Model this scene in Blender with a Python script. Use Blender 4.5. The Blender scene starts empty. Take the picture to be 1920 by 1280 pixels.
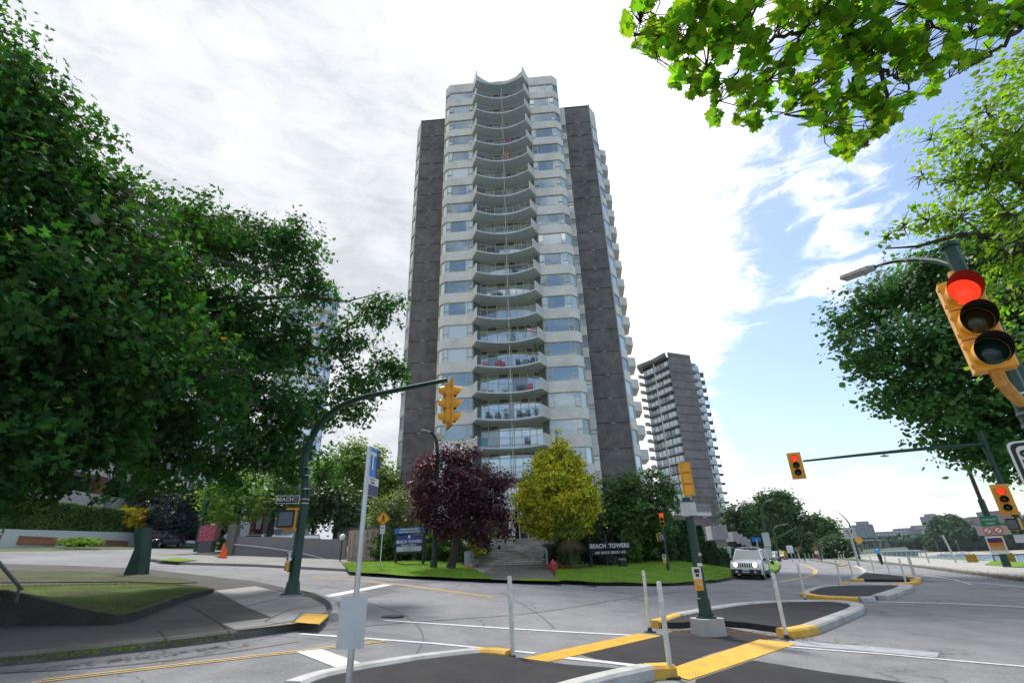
import bpy, bmesh, math, random
import numpy as np
from mathutils import Vector, Matrix, noise as mnoise
from mathutils.geometry import tessellate_polygon
random.seed(7); rng = np.random.default_rng(11)
SC = bpy.context.scene
COL = SC.collection
R_ = math.radians

# ------------------------------------------------------------------ camera
F = 922.0; CAMH = 1.6
_U = np.array([-70., 2070., F]); _U /= np.linalg.norm(_U)
_Y = np.array([0, 0, 1.]); _Y = _Y - _U * (_Y @ _U); _Y /= np.linalg.norm(_Y)
_X = np.cross(_U, _Y); _X = -_X if _X[0] < 0 else _X
RM = np.array([_X, _Y, _U]); CC = np.array([0, 0, CAMH])
cam = bpy.data.cameras.new('camera'); camo = bpy.data.objects.new('camera', cam); COL.objects.link(camo)
cam.sensor_width = 36; cam.lens = 36 * F / 1920; cam.clip_start = 0.05; cam.clip_end = 9000
m = Matrix.Identity(4)
for i in range(3):
    m[i][0] = RM[i, 0]; m[i][1] = RM[i, 1]; m[i][2] = -RM[i, 2]; m[i][3] = CC[i]
camo.matrix_world = m
SC.camera = camo

# ------------------------------------------------------------------ light
SUN_EL, SUN_AZ = 58.0, -22.0      # azimuth from +Y towards +X
sun = bpy.data.lights.new('sun', 'SUN'); suno = bpy.data.objects.new('sun', sun); COL.objects.link(suno)
sun.energy = 2.5; sun.angle = R_(7); sun.color = (1.0, 0.96, 0.9)
sd = Vector((math.sin(R_(SUN_AZ)) * math.cos(R_(SUN_EL)), math.cos(R_(SUN_AZ)) * math.cos(R_(SUN_EL)), math.sin(R_(SUN_EL))))
suno.rotation_euler = sd.to_track_quat('Z', 'Y').to_euler()
suno.location = (0, 0, 100)
SC.view_settings.view_transform = 'Standard'; SC.view_settings.look = 'None'
SC.view_settings.exposure = 0.84; SC.view_settings.gamma = 1
SC.cycles.max_bounces = 6; SC.cycles.diffuse_bounces = 3; SC.cycles.glossy_bounces = 3
SC.cycles.transparent_max_bounces = 8; SC.cycles.transmission_bounces = 3
SC.cycles.use_denoising = True

W = bpy.data.worlds.new('World'); SC.world = W; W.use_nodes = True
nt = W.node_tree; N = nt.nodes; L = nt.links
for n in list(N): N.remove(n)
out = N.new('ShaderNodeOutputWorld')
sky = N.new('ShaderNodeTexSky'); sky.sky_type = 'NISHITA'; sky.sun_disc = False
sky.sun_elevation = R_(SUN_EL); sky.sun_rotation = R_(SUN_AZ); sky.air_density = 1.2; sky.dust_density = 1.6; sky.ozone_density = 1.5
bg1 = N.new('ShaderNodeBackground'); bg1.inputs[1].default_value = 0.118
L.new(sky.outputs[0], bg1.inputs[0])
tc = N.new('ShaderNodeTexCoord'); sep = N.new('ShaderNodeSeparateXYZ'); L.new(tc.outputs['Generated'], sep.inputs[0])
def mth(op, a, b=None, c=None, nt=nt, clamp=False):
    n = nt.nodes.new('ShaderNodeMath'); n.operation = op; n.use_clamp = clamp
    for i, v in enumerate((a, b, c)):
        if v is None: continue
        if isinstance(v, (int, float)): n.inputs[i].default_value = v
        else: nt.links.new(v, n.inputs[i])
    return n.outputs[0]
def wnoise(scale, detail, rough, loc=(0, 0, 0), sc=(1, 1, 1), dist=0.0):
    mp = N.new('ShaderNodeMapping'); mp.inputs['Location'].default_value = loc; mp.inputs['Scale'].default_value = sc
    L.new(tc.outputs['Generated'], mp.inputs[0])
    n = N.new('ShaderNodeTexNoise'); n.inputs['Scale'].default_value = scale; n.inputs['Detail'].default_value = detail
    n.inputs['Roughness'].default_value = rough; n.inputs['Distortion'].default_value = dist
    L.new(mp.outputs[0], n.inputs[0]); return n.outputs[0]
x_, y_, z_ = sep.outputs[0], sep.outputs[1], sep.outputs[2]
# signed cover: cloud bank to the left / ahead, open blue towards the right, broken cloud near the horizon
n1 = wnoise(2.6, 8, 0.6, (3.1, 1.7, 0.4), (1, 1, 1.5), 0.35)
n2 = wnoise(9.0, 8, 0.66, (0.2, 5.0, 2.0), (1, 1, 3.0), 0.6)
n3 = wnoise(1.7, 4, 0.5, (6.2, 2.2, 1.1))
# front/back: open, mostly blue sky behind the camera with a few clouds
gx = mth('MULTIPLY', mth('SUBTRACT', 0.565, mth('SUBTRACT', x_, mth('MULTIPLY', mth('SUBTRACT', z_, 0.45), 0.15))), 4.2)
low = mth('MULTIPLY', mth('SUBTRACT', 0.34, z_, clamp=True), 5.5)
gx2 = mth('ADD', mth('MINIMUM', gx, 1.6), mth('MULTIPLY', low, 0.50))
hole = mth('MULTIPLY', mth('SUBTRACT', 0.30, mth('ABSOLUTE', mth('SUBTRACT', z_, 0.50)), clamp=True), mth('MULTIPLY', mth('SUBTRACT', 1.0, mth('MULTIPLY', mth('ABSOLUTE', mth('SUBTRACT', x_, 0.47)), 9.0), clamp=True), -2.6))
back = mth('MULTIPLY', mth('SUBTRACT', 0.25, y_, clamp=True), -1.55)
lowblue = mth('MULTIPLY', mth('MULTIPLY', mth('SUBTRACT', 1.0, mth('MULTIPLY', mth('ABSOLUTE', mth('SUBTRACT', z_, 0.24)), 5.2), clamp=True), mth('MULTIPLY', mth('SUBTRACT', x_, 0.26), 5.0, clamp=True)), -1.9)
cov = mth('ADD', mth('ADD', mth('ADD', gx2, hole), back), lowblue)
cov = mth('ADD', cov, mth('MULTIPLY', mth('SUBTRACT', n1, 0.5), 3.0))
cov = mth('ADD', cov, mth('MULTIPLY', mth('SUBTRACT', n2, 0.5), 2.3))
mr = N.new('ShaderNodeMapRange'); mr.interpolation_type = 'SMOOTHSTEP'; L.new(cov, mr.inputs[0])
mr.inputs[1].default_value = -0.15; mr.inputs[2].default_value = 0.75
# cloud tone: white with soft grey-blue undersides
tone = mth('ADD', mth('MULTIPLY', mth('SUBTRACT', n3, 0.5), 1.3), mth('MULTIPLY', mth('SUBTRACT', n1, 0.5), 0.5))
tone = mth('ADD', tone, mth('MULTIPLY', mth('ADD', x_, 0.20), 0.75))
tone = mth('ADD', tone, mth('MULTIPLY', mth('SUBTRACT', n2, 0.5), 0.55)); tone = mth('SUBTRACT', tone, mth('MULTIPLY', mth('SUBTRACT', 0.30, z_, clamp=True), 0.9))
cr = N.new('ShaderNodeMapRange'); L.new(tone, cr.inputs[0]); cr.inputs[1].default_value = -0.28; cr.inputs[2].default_value = 0.66
mixc = N.new('ShaderNodeMixRGB'); L.new(cr.outputs[0], mixc.inputs[0])
mixc.inputs[1].default_value = (0.385, 0.405, 0.435, 1); mixc.inputs[2].default_value = (1.0, 1.0, 1.0, 1)
bg2 = N.new('ShaderNodeBackground'); L.new(mixc.outputs[0], bg2.inputs[0]); bg2.inputs[1].default_value = 1.04
mx = N.new('ShaderNodeMixShader'); L.new(mr.outputs[0], mx.inputs[0]); L.new(bg1.outputs[0], mx.inputs[1]); L.new(bg2.outputs[0], mx.inputs[2])
L.new(mx.outputs[0], out.inputs[0])

# ------------------------------------------------------------------ terrain maths
SX, SY = -.891, .454
def _sp(t, w): return w * math.log1p(math.exp(max(-40, min(40, t / w))))
def ZS(s):
    z = .055 * _sp(s, 1.5) + .02 * _sp(s - 12, 3) - .06 * _sp(s - 75, 4)
    if s < -17: z -= min(1.0, (-17 - s) / 9) * 5.2
    return z
def TZ(x, y): return ZS(SX * x + SY * y)
def ray(px, py): return RM @ np.array([px - 960., -(py - 640.), F])
def G(px, py, off=0.):
    d = ray(px, py); prev = 0.0
    for i in range(6000):
        t = prev + 0.00005 * (1 + prev * 400); p = CC + d * t
        if p[2] < TZ(p[0], p[1]) + off:
            a, b = prev, t
            for _ in range(30):
                mm = (a + b) / 2; p = CC + d * mm
                if p[2] < TZ(p[0], p[1]) + off: b = mm
                else: a = mm
            return Vector(p)
        prev = t
        if t > 3: break
    return Vector(CC + d * 0.3)
def at(px, py, Y): d = ray(px, py); return Vector(CC + d * (Y / d[1]))
def atr(px, py, rg):      # point on the sight line at a horizontal distance rg
    d = ray(px, py); return Vector(CC + d * (rg / math.hypot(d[0], d[1])))
def g2(p): return (p[0], p[1])

# ------------------------------------------------------------------ materials
MATS = {}
def nodes(m): return m.node_tree.nodes, m.node_tree.links
def mat(name, col, rough=.6, metal=0., var=.18, scale=6., bump=0., bscale=40., emit=None, spec=.5, coat=0., var2=None):
    if name in MATS: return MATS[name]
    m = bpy.data.materials.new(name); m.use_nodes = True; n, l = nodes(m)
    b = n['Principled BSDF']; b.inputs['Roughness'].default_value = rough; b.inputs['Metallic'].default_value = metal
    b.inputs['Specular IOR Level'].default_value = spec; b.inputs['Coat Weight'].default_value = coat
    tcn = n.new('ShaderNodeTexCoord')
    nz = n.new('ShaderNodeTexNoise'); nz.inputs['Scale'].default_value = scale; nz.inputs['Detail'].default_value = 6; nz.inputs['Roughness'].default_value = .62
    l.new(tcn.outputs['Object'], nz.inputs[0])
    rp = n.new('ShaderNodeValToRGB'); l.new(nz.outputs[0], rp.inputs[0])
    c = list(col[:3])
    rp.color_ramp.elements[0].position = .3; rp.color_ramp.elements[1].position = .72
    rp.color_ramp.elements[0].color = [v * (1 - var) for v in c] + [1]; rp.color_ramp.elements[1].color = [min(1, v * (1 + var)) for v in c] + [1]
    src = rp.outputs[0]
    if var2:           # second, larger stain layer: (scale, colour, amount)
        nz2 = n.new('ShaderNodeTexNoise'); nz2.inputs['Scale'].default_value = var2[0]; nz2.inputs['Detail'].default_value = 5
        l.new(tcn.outputs['Object'], nz2.inputs[0])
        r2 = n.new('ShaderNodeValToRGB'); r2.color_ramp.elements[0].position = .45; r2.color_ramp.elements[1].position = .7
        r2.color_ramp.elements[0].color = (0, 0, 0, 1); r2.color_ramp.elements[1].color = (var2[2],) * 3 + (1,)
        l.new(nz2.outputs[0], r2.inputs[0])
        mxx = n.new('ShaderNodeMixRGB'); l.new(r2.outputs[0], mxx.inputs[0]); l.new(src, mxx.inputs[1]); mxx.inputs[2].default_value = list(var2[1]) + [1]
        src = mxx.outputs[0]
    l.new(src, b.inputs['Base Color'])
    if bump:
        n3_ = n.new('ShaderNodeTexNoise'); n3_.inputs['Scale'].default_value = bscale; n3_.inputs['Detail'].default_value = 4
        l.new(tcn.outputs['Object'], n3_.inputs[0])
        bp = n.new('ShaderNodeBump'); bp.inputs['Strength'].default_value = bump; bp.inputs['Distance'].default_value = .02
        l.new(n3_.outputs[0], bp.inputs['Height']); l.new(bp.outputs[0], b.inputs['Normal'])
    if emit: b.inputs['Emission Color'].default_value = list(emit[0]) + [1]; b.inputs['Emission Strength'].default_value = emit[1]
    MATS[name] = m; return m
def leafmat(name, col, trans=.35, var=.35, tcol=None, rough=.5, hue=.02, dry=None, spec=.35):
    if name in MATS: return MATS[name]
    m = bpy.data.materials.new(name); m.use_nodes = True; n, l = nodes(m)
    b = n['Principled BSDF']; b.inputs['Roughness'].default_value = rough; b.inputs['Specular IOR Level'].default_value = spec
    ge = n.new('ShaderNodeNewGeometry'); 
    hs = n.new('ShaderNodeHueSaturation'); hs.inputs['Color'].default_value = list(col) + [1]
    mr1 = n.new('ShaderNodeMapRange'); l.new(ge.outputs['Random Per Island'], mr1.inputs[0]); mr1.inputs[3].default_value = 1 - var; mr1.inputs[4].default_value = 1 + var * 1.3
    tcn = n.new('ShaderNodeTexCoord'); nz = n.new('ShaderNodeTexNoise'); nz.inputs['Scale'].default_value = 1.1; nz.inputs['Detail'].default_value = 3; l.new(tcn.outputs['Object'], nz.inputs[0])
    mrn = n.new('ShaderNodeMapRange'); mrn.inputs[1].default_value = .35; mrn.inputs[2].default_value = .65; mrn.inputs[3].default_value = .72; mrn.inputs[4].default_value = 1.32; l.new(nz.outputs[0], mrn.inputs[0])
    mlt = n.new('ShaderNodeMath'); mlt.operation = 'MULTIPLY'; l.new(mr1.outputs[0], mlt.inputs[0]); l.new(mrn.outputs[0], mlt.inputs[1]); l.new(mlt.outputs[0], hs.inputs['Value'])
    wn = n.new('ShaderNodeTexWhiteNoise'); wn.noise_dimensions = '1D'; l.new(ge.outputs['Random Per Island'], wn.inputs['W'])
    mr2 = n.new('ShaderNodeMapRange'); l.new(wn.outputs[0], mr2.inputs[0]); mr2.inputs[3].default_value = .5 - hue; mr2.inputs[4].default_value = .5 + hue
    l.new(mr2.outputs[0], hs.inputs['Hue'])
    src = hs.outputs[0]
    if dry:            # (colour, share)
        gt = n.new('ShaderNodeMath'); gt.operation = 'GREATER_THAN'; l.new(wn.outputs[0], gt.inputs[0]); gt.inputs[1].default_value = 1 - dry[1]
        md = n.new('ShaderNodeMixRGB'); l.new(gt.outputs[0], md.inputs[0]); l.new(src, md.inputs[1]); md.inputs[2].default_value = list(dry[0]) + [1]; src = md.outputs[0]
    l.new(src, b.inputs['Base Color'])
    if trans:
        t = n.new('ShaderNodeBsdfTranslucent')
        hs2 = n.new('ShaderNodeMixRGB'); hs2.blend_type = 'MULTIPLY'; hs2.inputs[0].default_value = 1; l.new(src, hs2.inputs[1])
        hs2.inputs[2].default_value = list(tcol or (2.2, 2.0, .9)) + [1]; l.new(hs2.outputs[0], t.inputs[0])
        ms = n.new('ShaderNodeMixShader'); ms.inputs[0].default_value = trans
        l.new(b.outputs[0], ms.inputs[1]); l.new(t.outputs[0], ms.inputs[2]); l.new(ms.outputs[0], n['Material Output'].inputs[0])
    MATS[name] = m; return m
def glassmat(name, col, refl=.45, rough=.03):
    if name in MATS: return MATS[name]
    m = bpy.data.materials.new(name); m.use_nodes = True; n, l = nodes(m)
    b = n['Principled BSDF']; b.inputs['Base Color'].default_value = list(col) + [1]; b.inputs['Roughness'].default_value = .25
    g = n.new('ShaderNodeBsdfGlossy'); g.inputs['Roughness'].default_value = rough; g.inputs['Color'].default_value = (.82, .93, .98, 1)
    tcn = n.new('ShaderNodeTexCoord'); nz = n.new('ShaderNodeTexNoise'); nz.inputs['Scale'].default_value = .35; l.new(tcn.outputs['Object'], nz.inputs[0])
    bp = n.new('ShaderNodeBump'); bp.inputs['Strength'].default_value = .25; bp.inputs['Distance'].default_value = .05; l.new(nz.outputs[0], bp.inputs['Height']); l.new(bp.outputs[0], g.inputs['Normal'])
    ms = n.new('ShaderNodeMixShader'); ms.inputs[0].default_value = refl
    l.new(b.outputs[0], ms.inputs[1]); l.new(g.outputs[0], ms.inputs[2]); l.new(ms.outputs[0], n['Material Output'].inputs[0])
    MATS[name] = m; return m

# ------------------------------------------------------------------ mesh builder and scene tree
def frame_of(d):
    d = Vector(d).normalized(); u = Vector((0, 0, 1)) if abs(d.z) < .95 else Vector((1, 0, 0))
    a = d.cross(u).normalized(); return a, a.cross(d).normalized()
class MB:
    def __init__(s): s.v = []; s.f = []; s.m = []
    def add(s, vs, fs, mi=0):
        b = len(s.v); s.v += [tuple(p) for p in vs]; s.f += [[i + b for i in f] for f in fs]; s.m += [mi] * len(fs); return s
    def box(s, c, d, rz=0., mi=0, top=None, rot=None, ch=0.):
        hx, hy, hz = d[0] / 2, d[1] / 2, d[2] / 2; tx, ty = (top or (1, 1))
        if ch:     # chamfered upright edges
            k = ch; pts = [(-hx + k, -hy), (hx - k, -hy), (hx, -hy + k), (hx, hy - k), (hx - k, hy), (-hx + k, hy), (-hx, hy - k), (-hx, -hy + k)]
            vs = [(x, y, -hz) for x, y in pts] + [(x * tx, y * ty, hz) for x, y in pts]
            fs = [list(range(7, -1, -1)), list(range(8, 16))] + [[i, (i + 1) % 8, 8 + (i + 1) % 8, 8 + i] for i in range(8)]
        else:
            vs = [(-hx, -hy, -hz), (hx, -hy, -hz), (hx, hy, -hz), (-hx, hy, -hz), (-hx * tx, -hy * ty, hz), (hx * tx, -hy * ty, hz), (hx * tx, hy * ty, hz), (-hx * tx, hy * ty, hz)]
            fs = [[3, 2, 1, 0], [4, 5, 6, 7], [0, 1, 5, 4], [1, 2, 6, 5], [2, 3, 7, 6], [3, 0, 4, 7]]
        M = rot if rot is not None else Matrix.Rotation(rz, 3, 'Z')
        return s.add([M @ Vector(p) + Vector(c) for p in vs], fs, mi)
    def tube(s, pts, r, n=8, mi=0, cap=True):
        pts = [Vector(p) for p in pts]; k = len(pts); rs = r if isinstance(r, (list, tuple)) else [r] * k
        vs = []; fs = []; a = None
        for i, p in enumerate(pts):
            d = (pts[min(i + 1, k - 1)] - pts[max(i - 1, 0)])
            if d.length < 1e-9: d = Vector((0, 0, 1))
            d.normalize()
            if a is None: a, b = frame_of(d)
            else:
                a = (a - d * a.dot(d)); a = a.normalized() if a.length > 1e-6 else frame_of(d)[0]; b = a.cross(d)
            for j in range(n):
                t = 2 * math.pi * j / n; vs.append(p + a * math.cos(t) * rs[i] + b * math.sin(t) * rs[i])
        for i in range(k - 1):
            for j in range(n):
                q = (j + 1) % n; fs.append([i * n + j, i * n + q, (i + 1) * n + q, (i + 1) * n + j])
        if cap: fs.append(list(range(n - 1, -1, -1))); fs.append([(k - 1) * n + j for j in range(n)])
        return s.add(vs, fs, mi)
    def cyl(s, p0, p1, r, r1=None, n=16, mi=0): return s.tube([p0, p1], [r, r if r1 is None else r1], n, mi)
    def prism(s, poly, z0, z1, mi=0, mtop=None):
        n = len(poly); a = sum(poly[i][0] * poly[(i + 1) % n][1] - poly[(i + 1) % n][0] * poly[i][1] for i in range(n))
        if a < 0: poly = poly[::-1]
        zz0 = z0 if isinstance(z0, (list, tuple)) else [z0] * n; zz1 = z1 if isinstance(z1, (list, tuple)) else [z1] * n
        vs = [(p[0], p[1], z) for p, z in zip(poly, zz0)] + [(p[0], p[1], z) for p, z in zip(poly, zz1)]
        s.add(vs, [[i, (i + 1) % n, n + (i + 1) % n, n + i] for i in range(n)] + [list(range(n - 1, -1, -1))], mi)
        return s.add(vs[n:], [list(range(n))], mi if mtop is None else mtop)
    def lathe(s, prof, c=(0, 0, 0), n=16, mi=0, rot=None):
        vs = []; fs = []; k = len(prof)
        for r, z in prof:
            for j in range(n):
                t = 2 * math.pi * j / n; p = Vector((r * math.cos(t), r * math.sin(t), z))
                if rot is not None: p = rot @ p
                vs.append(p + Vector(c))
        for i in range(k - 1):
            for j in range(n):
                q = (j + 1) % n; fs.append([i * n + j, i * n + q, (i + 1) * n + q, (i + 1) * n + j])
        fs.append([(k - 1) * n + j for j in range(n)]); fs.append(list(range(n - 1, -1, -1)))
        return s.add(vs, fs, mi)
    def grid(s, A, B, nu, nv, mi=0, fn=None):
        A = resample(A, nu); B = resample(B, nu); vs = []; fs = []
        for j in range(nv + 1):
            t = j / nv
            for a, b in zip(A, B):
                p = a.lerp(b, t); 
                if fn: p = fn(p, t)
                vs.append(p)
        w = len(A)
        for j in range(nv):
            for i in range(w - 1): fs.append([j * w + i, j * w + i + 1, (j + 1) * w + i + 1, (j + 1) * w + i])
        return s.add(vs, fs, mi)
    def quad(s, a, b, c, d, mi=0): return s.add([a, b, c, d], [[0, 1, 2, 3]], mi)
    def mesh(s, name, mats, smooth=False, off=None):
        me = bpy.data.meshes.new(name)
        v = s.v if off is None else [(p[0] - off[0], p[1] - off[1], p[2] - off[2]) for p in s.v]
        me.from_pydata(v, [], s.f); me.polygons.foreach_set('material_index', s.m)
        for mm in (mats if isinstance(mats, (list, tuple)) else [mats]): me.materials.append(mm)
        if smooth:
            me.polygons.foreach_set('use_smooth', [len(f) <= 4 for f in s.f])
            try: me.set_sharp_from_angle(angle=R_(40))
            except Exception: pass
        me.update(); return me
    def build(s, name, mats, parent=None, world=False, smooth=False):
        off = tuple(parent.location) if (world and parent is not None) else None
        return link(name, s.mesh(name, mats, smooth, off), parent)
def resample(P, n):
    P = [Vector(p) for p in P]; L_ = [0]
    for a, b in zip(P, P[1:]): L_.append(L_[-1] + (b - a).length)
    o = []
    for i in range(n + 1):
        t = L_[-1] * i / n; k = 0
        while k < len(P) - 2 and L_[k + 1] < t: k += 1
        w = (t - L_[k]) / max(1e-9, L_[k + 1] - L_[k]); o.append(P[k].lerp(P[k + 1], w))
    return o
def link(name, data, parent=None):
    o = bpy.data.objects.new(name, data); COL.objects.link(o)
    if parent is not None: o.parent = parent
    return o
def tag(o, label=None, cat=None, group=None, kind=None):
    if label: o['label'] = label
    if cat: o['category'] = cat
    if group: o['group'] = group
    if kind: o['kind'] = kind
    return o
def thing(name, label, cat, loc=(0, 0, 0), rz=0., group=None):
    o = link(name, None); o.location = loc; o.rotation_euler = (0, 0, rz); return tag(o, label, cat, group)
def dup(root, loc, rz, label, group=None):
    r = root.copy(); COL.objects.link(r); r.location = loc; r.rotation_euler = (0, 0, rz); r['label'] = label
    if group: r['group'] = group
    for ch in list(root.children):
        c = ch.copy(); COL.objects.link(c); c.parent = r
        for g in list(ch.children):
            d = g.copy(); COL.objects.link(d); d.parent = c
    return r
def text(s, name, size, loc, rot, m, parent, ext=.004, width=None, ax='CENTER', bold=0.):
    cu = bpy.data.curves.new(name, 'FONT'); cu.body = s; cu.size = size; cu.align_x = ax; cu.align_y = 'CENTER'; cu.extrude = ext; cu.resolution_u = 3
    cu.offset = bold
    cu.materials.append(m); o = link(name, cu); bpy.context.view_layer.update()
    me = bpy.data.meshes.new_from_object(o.evaluated_get(bpy.context.evaluated_depsgraph_get())); bpy.data.objects.remove(o); me.name = name
    if not me.materials: me.materials.append(m)
    o = link(name, me, parent); o.location = loc; o.rotation_euler = rot
    if width: o.scale = (width, 1, 1)
    return o
# exact agreement between draped sheets: the height profile is linear between knots
KN = sorted(set([-3000., -900., -200., -60., -26., -23., -20., -17.] + [float(k) for k in range(-12, 31)] + [32., 34., 37., 40., 44., 48., 53., 58., 64., 70., 74., 78., 84., 92., 110., 200., 900., 4000.]))
_ZK = [ZS(k) for k in KN]
def TZ(x, y): return float(np.interp(SX * x + SY * y, KN, _ZK))

A_ = dict
M_asph = mat('asphalt', (.205, .206, .215), .88, var=.22, scale=1.3, bump=.5, bscale=90, var2=(.22, (.28, .28, .285), .75), spec=.25)
def grain(m, scale, amt):
    n, l = nodes(m); b = n['Principled BSDF']; lk = b.inputs['Base Color'].links[0]; src = lk.from_socket
    tcn = n.new('ShaderNodeTexCoord'); v = n.new('ShaderNodeTexNoise'); v.inputs['Scale'].default_value = scale; v.inputs['Detail'].default_value = 2
    l.new(tcn.outputs['Object'], v.inputs[0]); mr = n.new('ShaderNodeMapRange'); mr.inputs[1].default_value = .3; mr.inputs[2].default_value = .7; mr.inputs[3].default_value = 1 - amt; mr.inputs[4].default_value = 1 + amt
    l.new(v.outputs[0], mr.inputs[0]); mx_ = n.new('ShaderNodeMixRGB'); mx_.blend_type = 'MULTIPLY'; mx_.inputs[0].default_value = 1
    l.new(src, mx_.inputs[1]); l.new(mr.outputs[0], mx_.inputs[2]); l.new(mx_.outputs[0], b.inputs['Base Color']); return m
def cracks(m, scale, width, dark):
    n, l = nodes(m); b = n['Principled BSDF']; src = b.inputs['Base Color'].links[0].from_socket
    tcn = n.new('ShaderNodeTexCoord'); w = n.new('ShaderNodeTexNoise'); w.inputs['Scale'].default_value = 1.4; w.inputs['Detail'].default_value = 5; l.new(tcn.outputs['Object'], w.inputs[0])
    ad = n.new('ShaderNodeMixRGB'); ad.blend_type = 'ADD'; ad.inputs[0].default_value = 1.3; l.new(tcn.outputs['Object'], ad.inputs[1]); l.new(w.outputs[1], ad.inputs[2])
    v = n.new('ShaderNodeTexVoronoi'); v.feature = 'DISTANCE_TO_EDGE'; v.inputs['Scale'].default_value = scale; l.new(ad.outputs[0], v.inputs[0])
    g = n.new('ShaderNodeTexNoise'); g.inputs['Scale'].default_value = .3; l.new(tcn.outputs['Object'], g.inputs[0])
    lt = mth('LESS_THAN', v.outputs[0], mth('MULTIPLY', mth('SUBTRACT', g.outputs[0], .47, nt=m.node_tree, clamp=True), width * 6, nt=m.node_tree), nt=m.node_tree)
    f_ = mth('MULTIPLY', lt, .55, nt=m.node_tree)
    mx_ = n.new('ShaderNodeMixRGB'); l.new(f_, mx_.inputs[0]); l.new(src, mx_.inputs[1]); mx_.inputs[2].default_value = list(dark) + [1]; l.new(mx_.outputs[0], b.inputs['Base Color']); return m
grain(M_asph, 60, .22); grain(M_asph, 18, .1); cracks(M_asph, .35, .012, (.07, .07, .075))
M_newasph = grain(mat('fresh_asphalt', (.032, .031, .035), .85, var=.25, scale=3, bump=.8, bscale=110, var2=(1.1, (.055, .05, .05), .7), spec=.3), 90, .35)
M_darkasph = grain(mat('old_path_asphalt', (.085, .082, .085), .9, var=.25, scale=2, bump=.6, bscale=90), 70, .25)
M_conc = grain(mat('pavement_concrete', (.30, .29, .275), .85, var=.16, scale=1.6, bump=.3, bscale=70, var2=(.7, (.2, .19, .175), .6)), 50, .12)
M_kerb = grain(mat('kerb_concrete', (.46, .46, .45), .8, var=.18, scale=3, var2=(2.2, (.26, .25, .23), .7), bump=.3, bscale=60), 60, .1)
M_oldkerb = grain(mat('old_kerb_concrete', (.15, .14, .125), .9, var=.3, scale=3, bump=.6, bscale=40, var2=(1.5, (.05, .055, .03), .8)), 50, .25)
M_ykerb = mat('yellow_kerb_paint', (.80, .44, .035), .55, var=.15, scale=6, var2=(7, (.36, .27, .14), .65), bump=.15)
M_white = mat('white_road_paint', (.62, .63, .65), .6, var=.1, scale=8, var2=(12, (.3, .3, .31), .55))
M_faint = mat('worn_white_road_paint', (.36, .37, .40), .7, var=.12, scale=8, var2=(6, (.22, .22, .235), .8))
M_yline = mat('yellow_road_paint', (.56, .36, .10), .6, var=.15, scale=8, var2=(10, (.27, .23, .17), .6))
M_grass = grain(mat('lawn_grass', (.14, .25, .022), .9, var=.25, scale=1.2, bump=1.0, bscale=60, var2=(.5, (.10, .19, .02), .7), spec=.15), 40, .4)
M_dgrass = grain(mat('shade_tinted_lawn_grass', (.075, .115, .022), .9, var=.35, scale=1.5, bump=1.0, bscale=50, var2=(.9, (.06, .05, .035), .8), spec=.15), 45, .4)  # darker copy of the lawn green, tree shade put into its colour
M_dirt = grain(mat('bare_soil', (.055, .042, .032), .95, var=.4, scale=2.2, bump=1., bscale=30, var2=(1.2, (.06, .09, .02), .6)), 50, .3)

def patch(name, poly, off, m, side=0., zfn=None, parent=None, kind='structure', mside=None):
    bm = bmesh.new(); P = [Vector((p[0], p[1], 0)) for p in poly]
    vs = [bm.verts.new(p) for p in P]
    for t in tessellate_polygon([P]): 
        try: bm.faces.new([vs[i] for i in t])
        except ValueError: pass
    ss = [SX * p[0] + SY * p[1] for p in poly]; lo, hi = min(ss), max(ss); nn = Vector((SX, SY, 0))
    for k in KN:
        if lo < k < hi: bmesh.ops.bisect_plane(bm, geom=bm.verts[:] + bm.edges[:] + bm.faces[:], dist=1e-5, plane_co=nn * (k / (SX * SX + SY * SY)), plane_no=nn)
    bmesh.ops.remove_doubles(bm, verts=bm.verts[:], dist=1e-4)
    for f in bm.faces:
        f.normal_update()
        if f.normal.z < 0: f.normal_flip()
    for v in bm.verts: v.co.z = (zfn(v.co.x, v.co.y) if zfn else TZ(v.co.x, v.co.y)) + off
    if side:
        be = [e for e in bm.edges if len(e.link_faces) == 1]; mp = {}
        for e in be:
            for v in e.verts:
                if v not in mp: mp[v] = bm.verts.new(v.co - Vector((0, 0, side)))
        for e in be:
            f0 = e.link_faces[0]; a, b = e.verts
            lp = [l_ for l_ in f0.loops if l_.edge == e][0]; a = lp.vert; b = lp.link_loop_next.vert
            f = bm.faces.new([b, a, mp[a], mp[b]]); f.material_index = 1 if mside else 0
    me = bpy.data.meshes.new(name); bm.to_mesh(me); bm.free(); me.materials.append(m)
    if mside: me.materials.append(mside)
    o = link(name, me, parent)
    if kind: o['kind'] = kind
    return o
def GP(L_, off=0.): return [G(x, y, off) for x, y in L_]
def dens(P, step=.5, closed=False):
    P = [Vector((p[0], p[1], 0)) for p in P]; P = P + [P[0]] if closed else P; o = []
    for a, b in zip(P, P[1:]):
        k = max(1, int((b - a).length / step)); o += [a.lerp(b, i / k) for i in range(k)]
    return o + [P[-1]]
def smooth_line(P, it=2):
    P = [Vector((p[0], p[1], 0)) for p in P]
    for _ in range(it):
        Q = [P[0]]
        for a, b in zip(P, P[1:]): Q += [a.lerp(b, .25), a.lerp(b, .75)]
        P = Q + [P[-1]]
    return P
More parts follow.
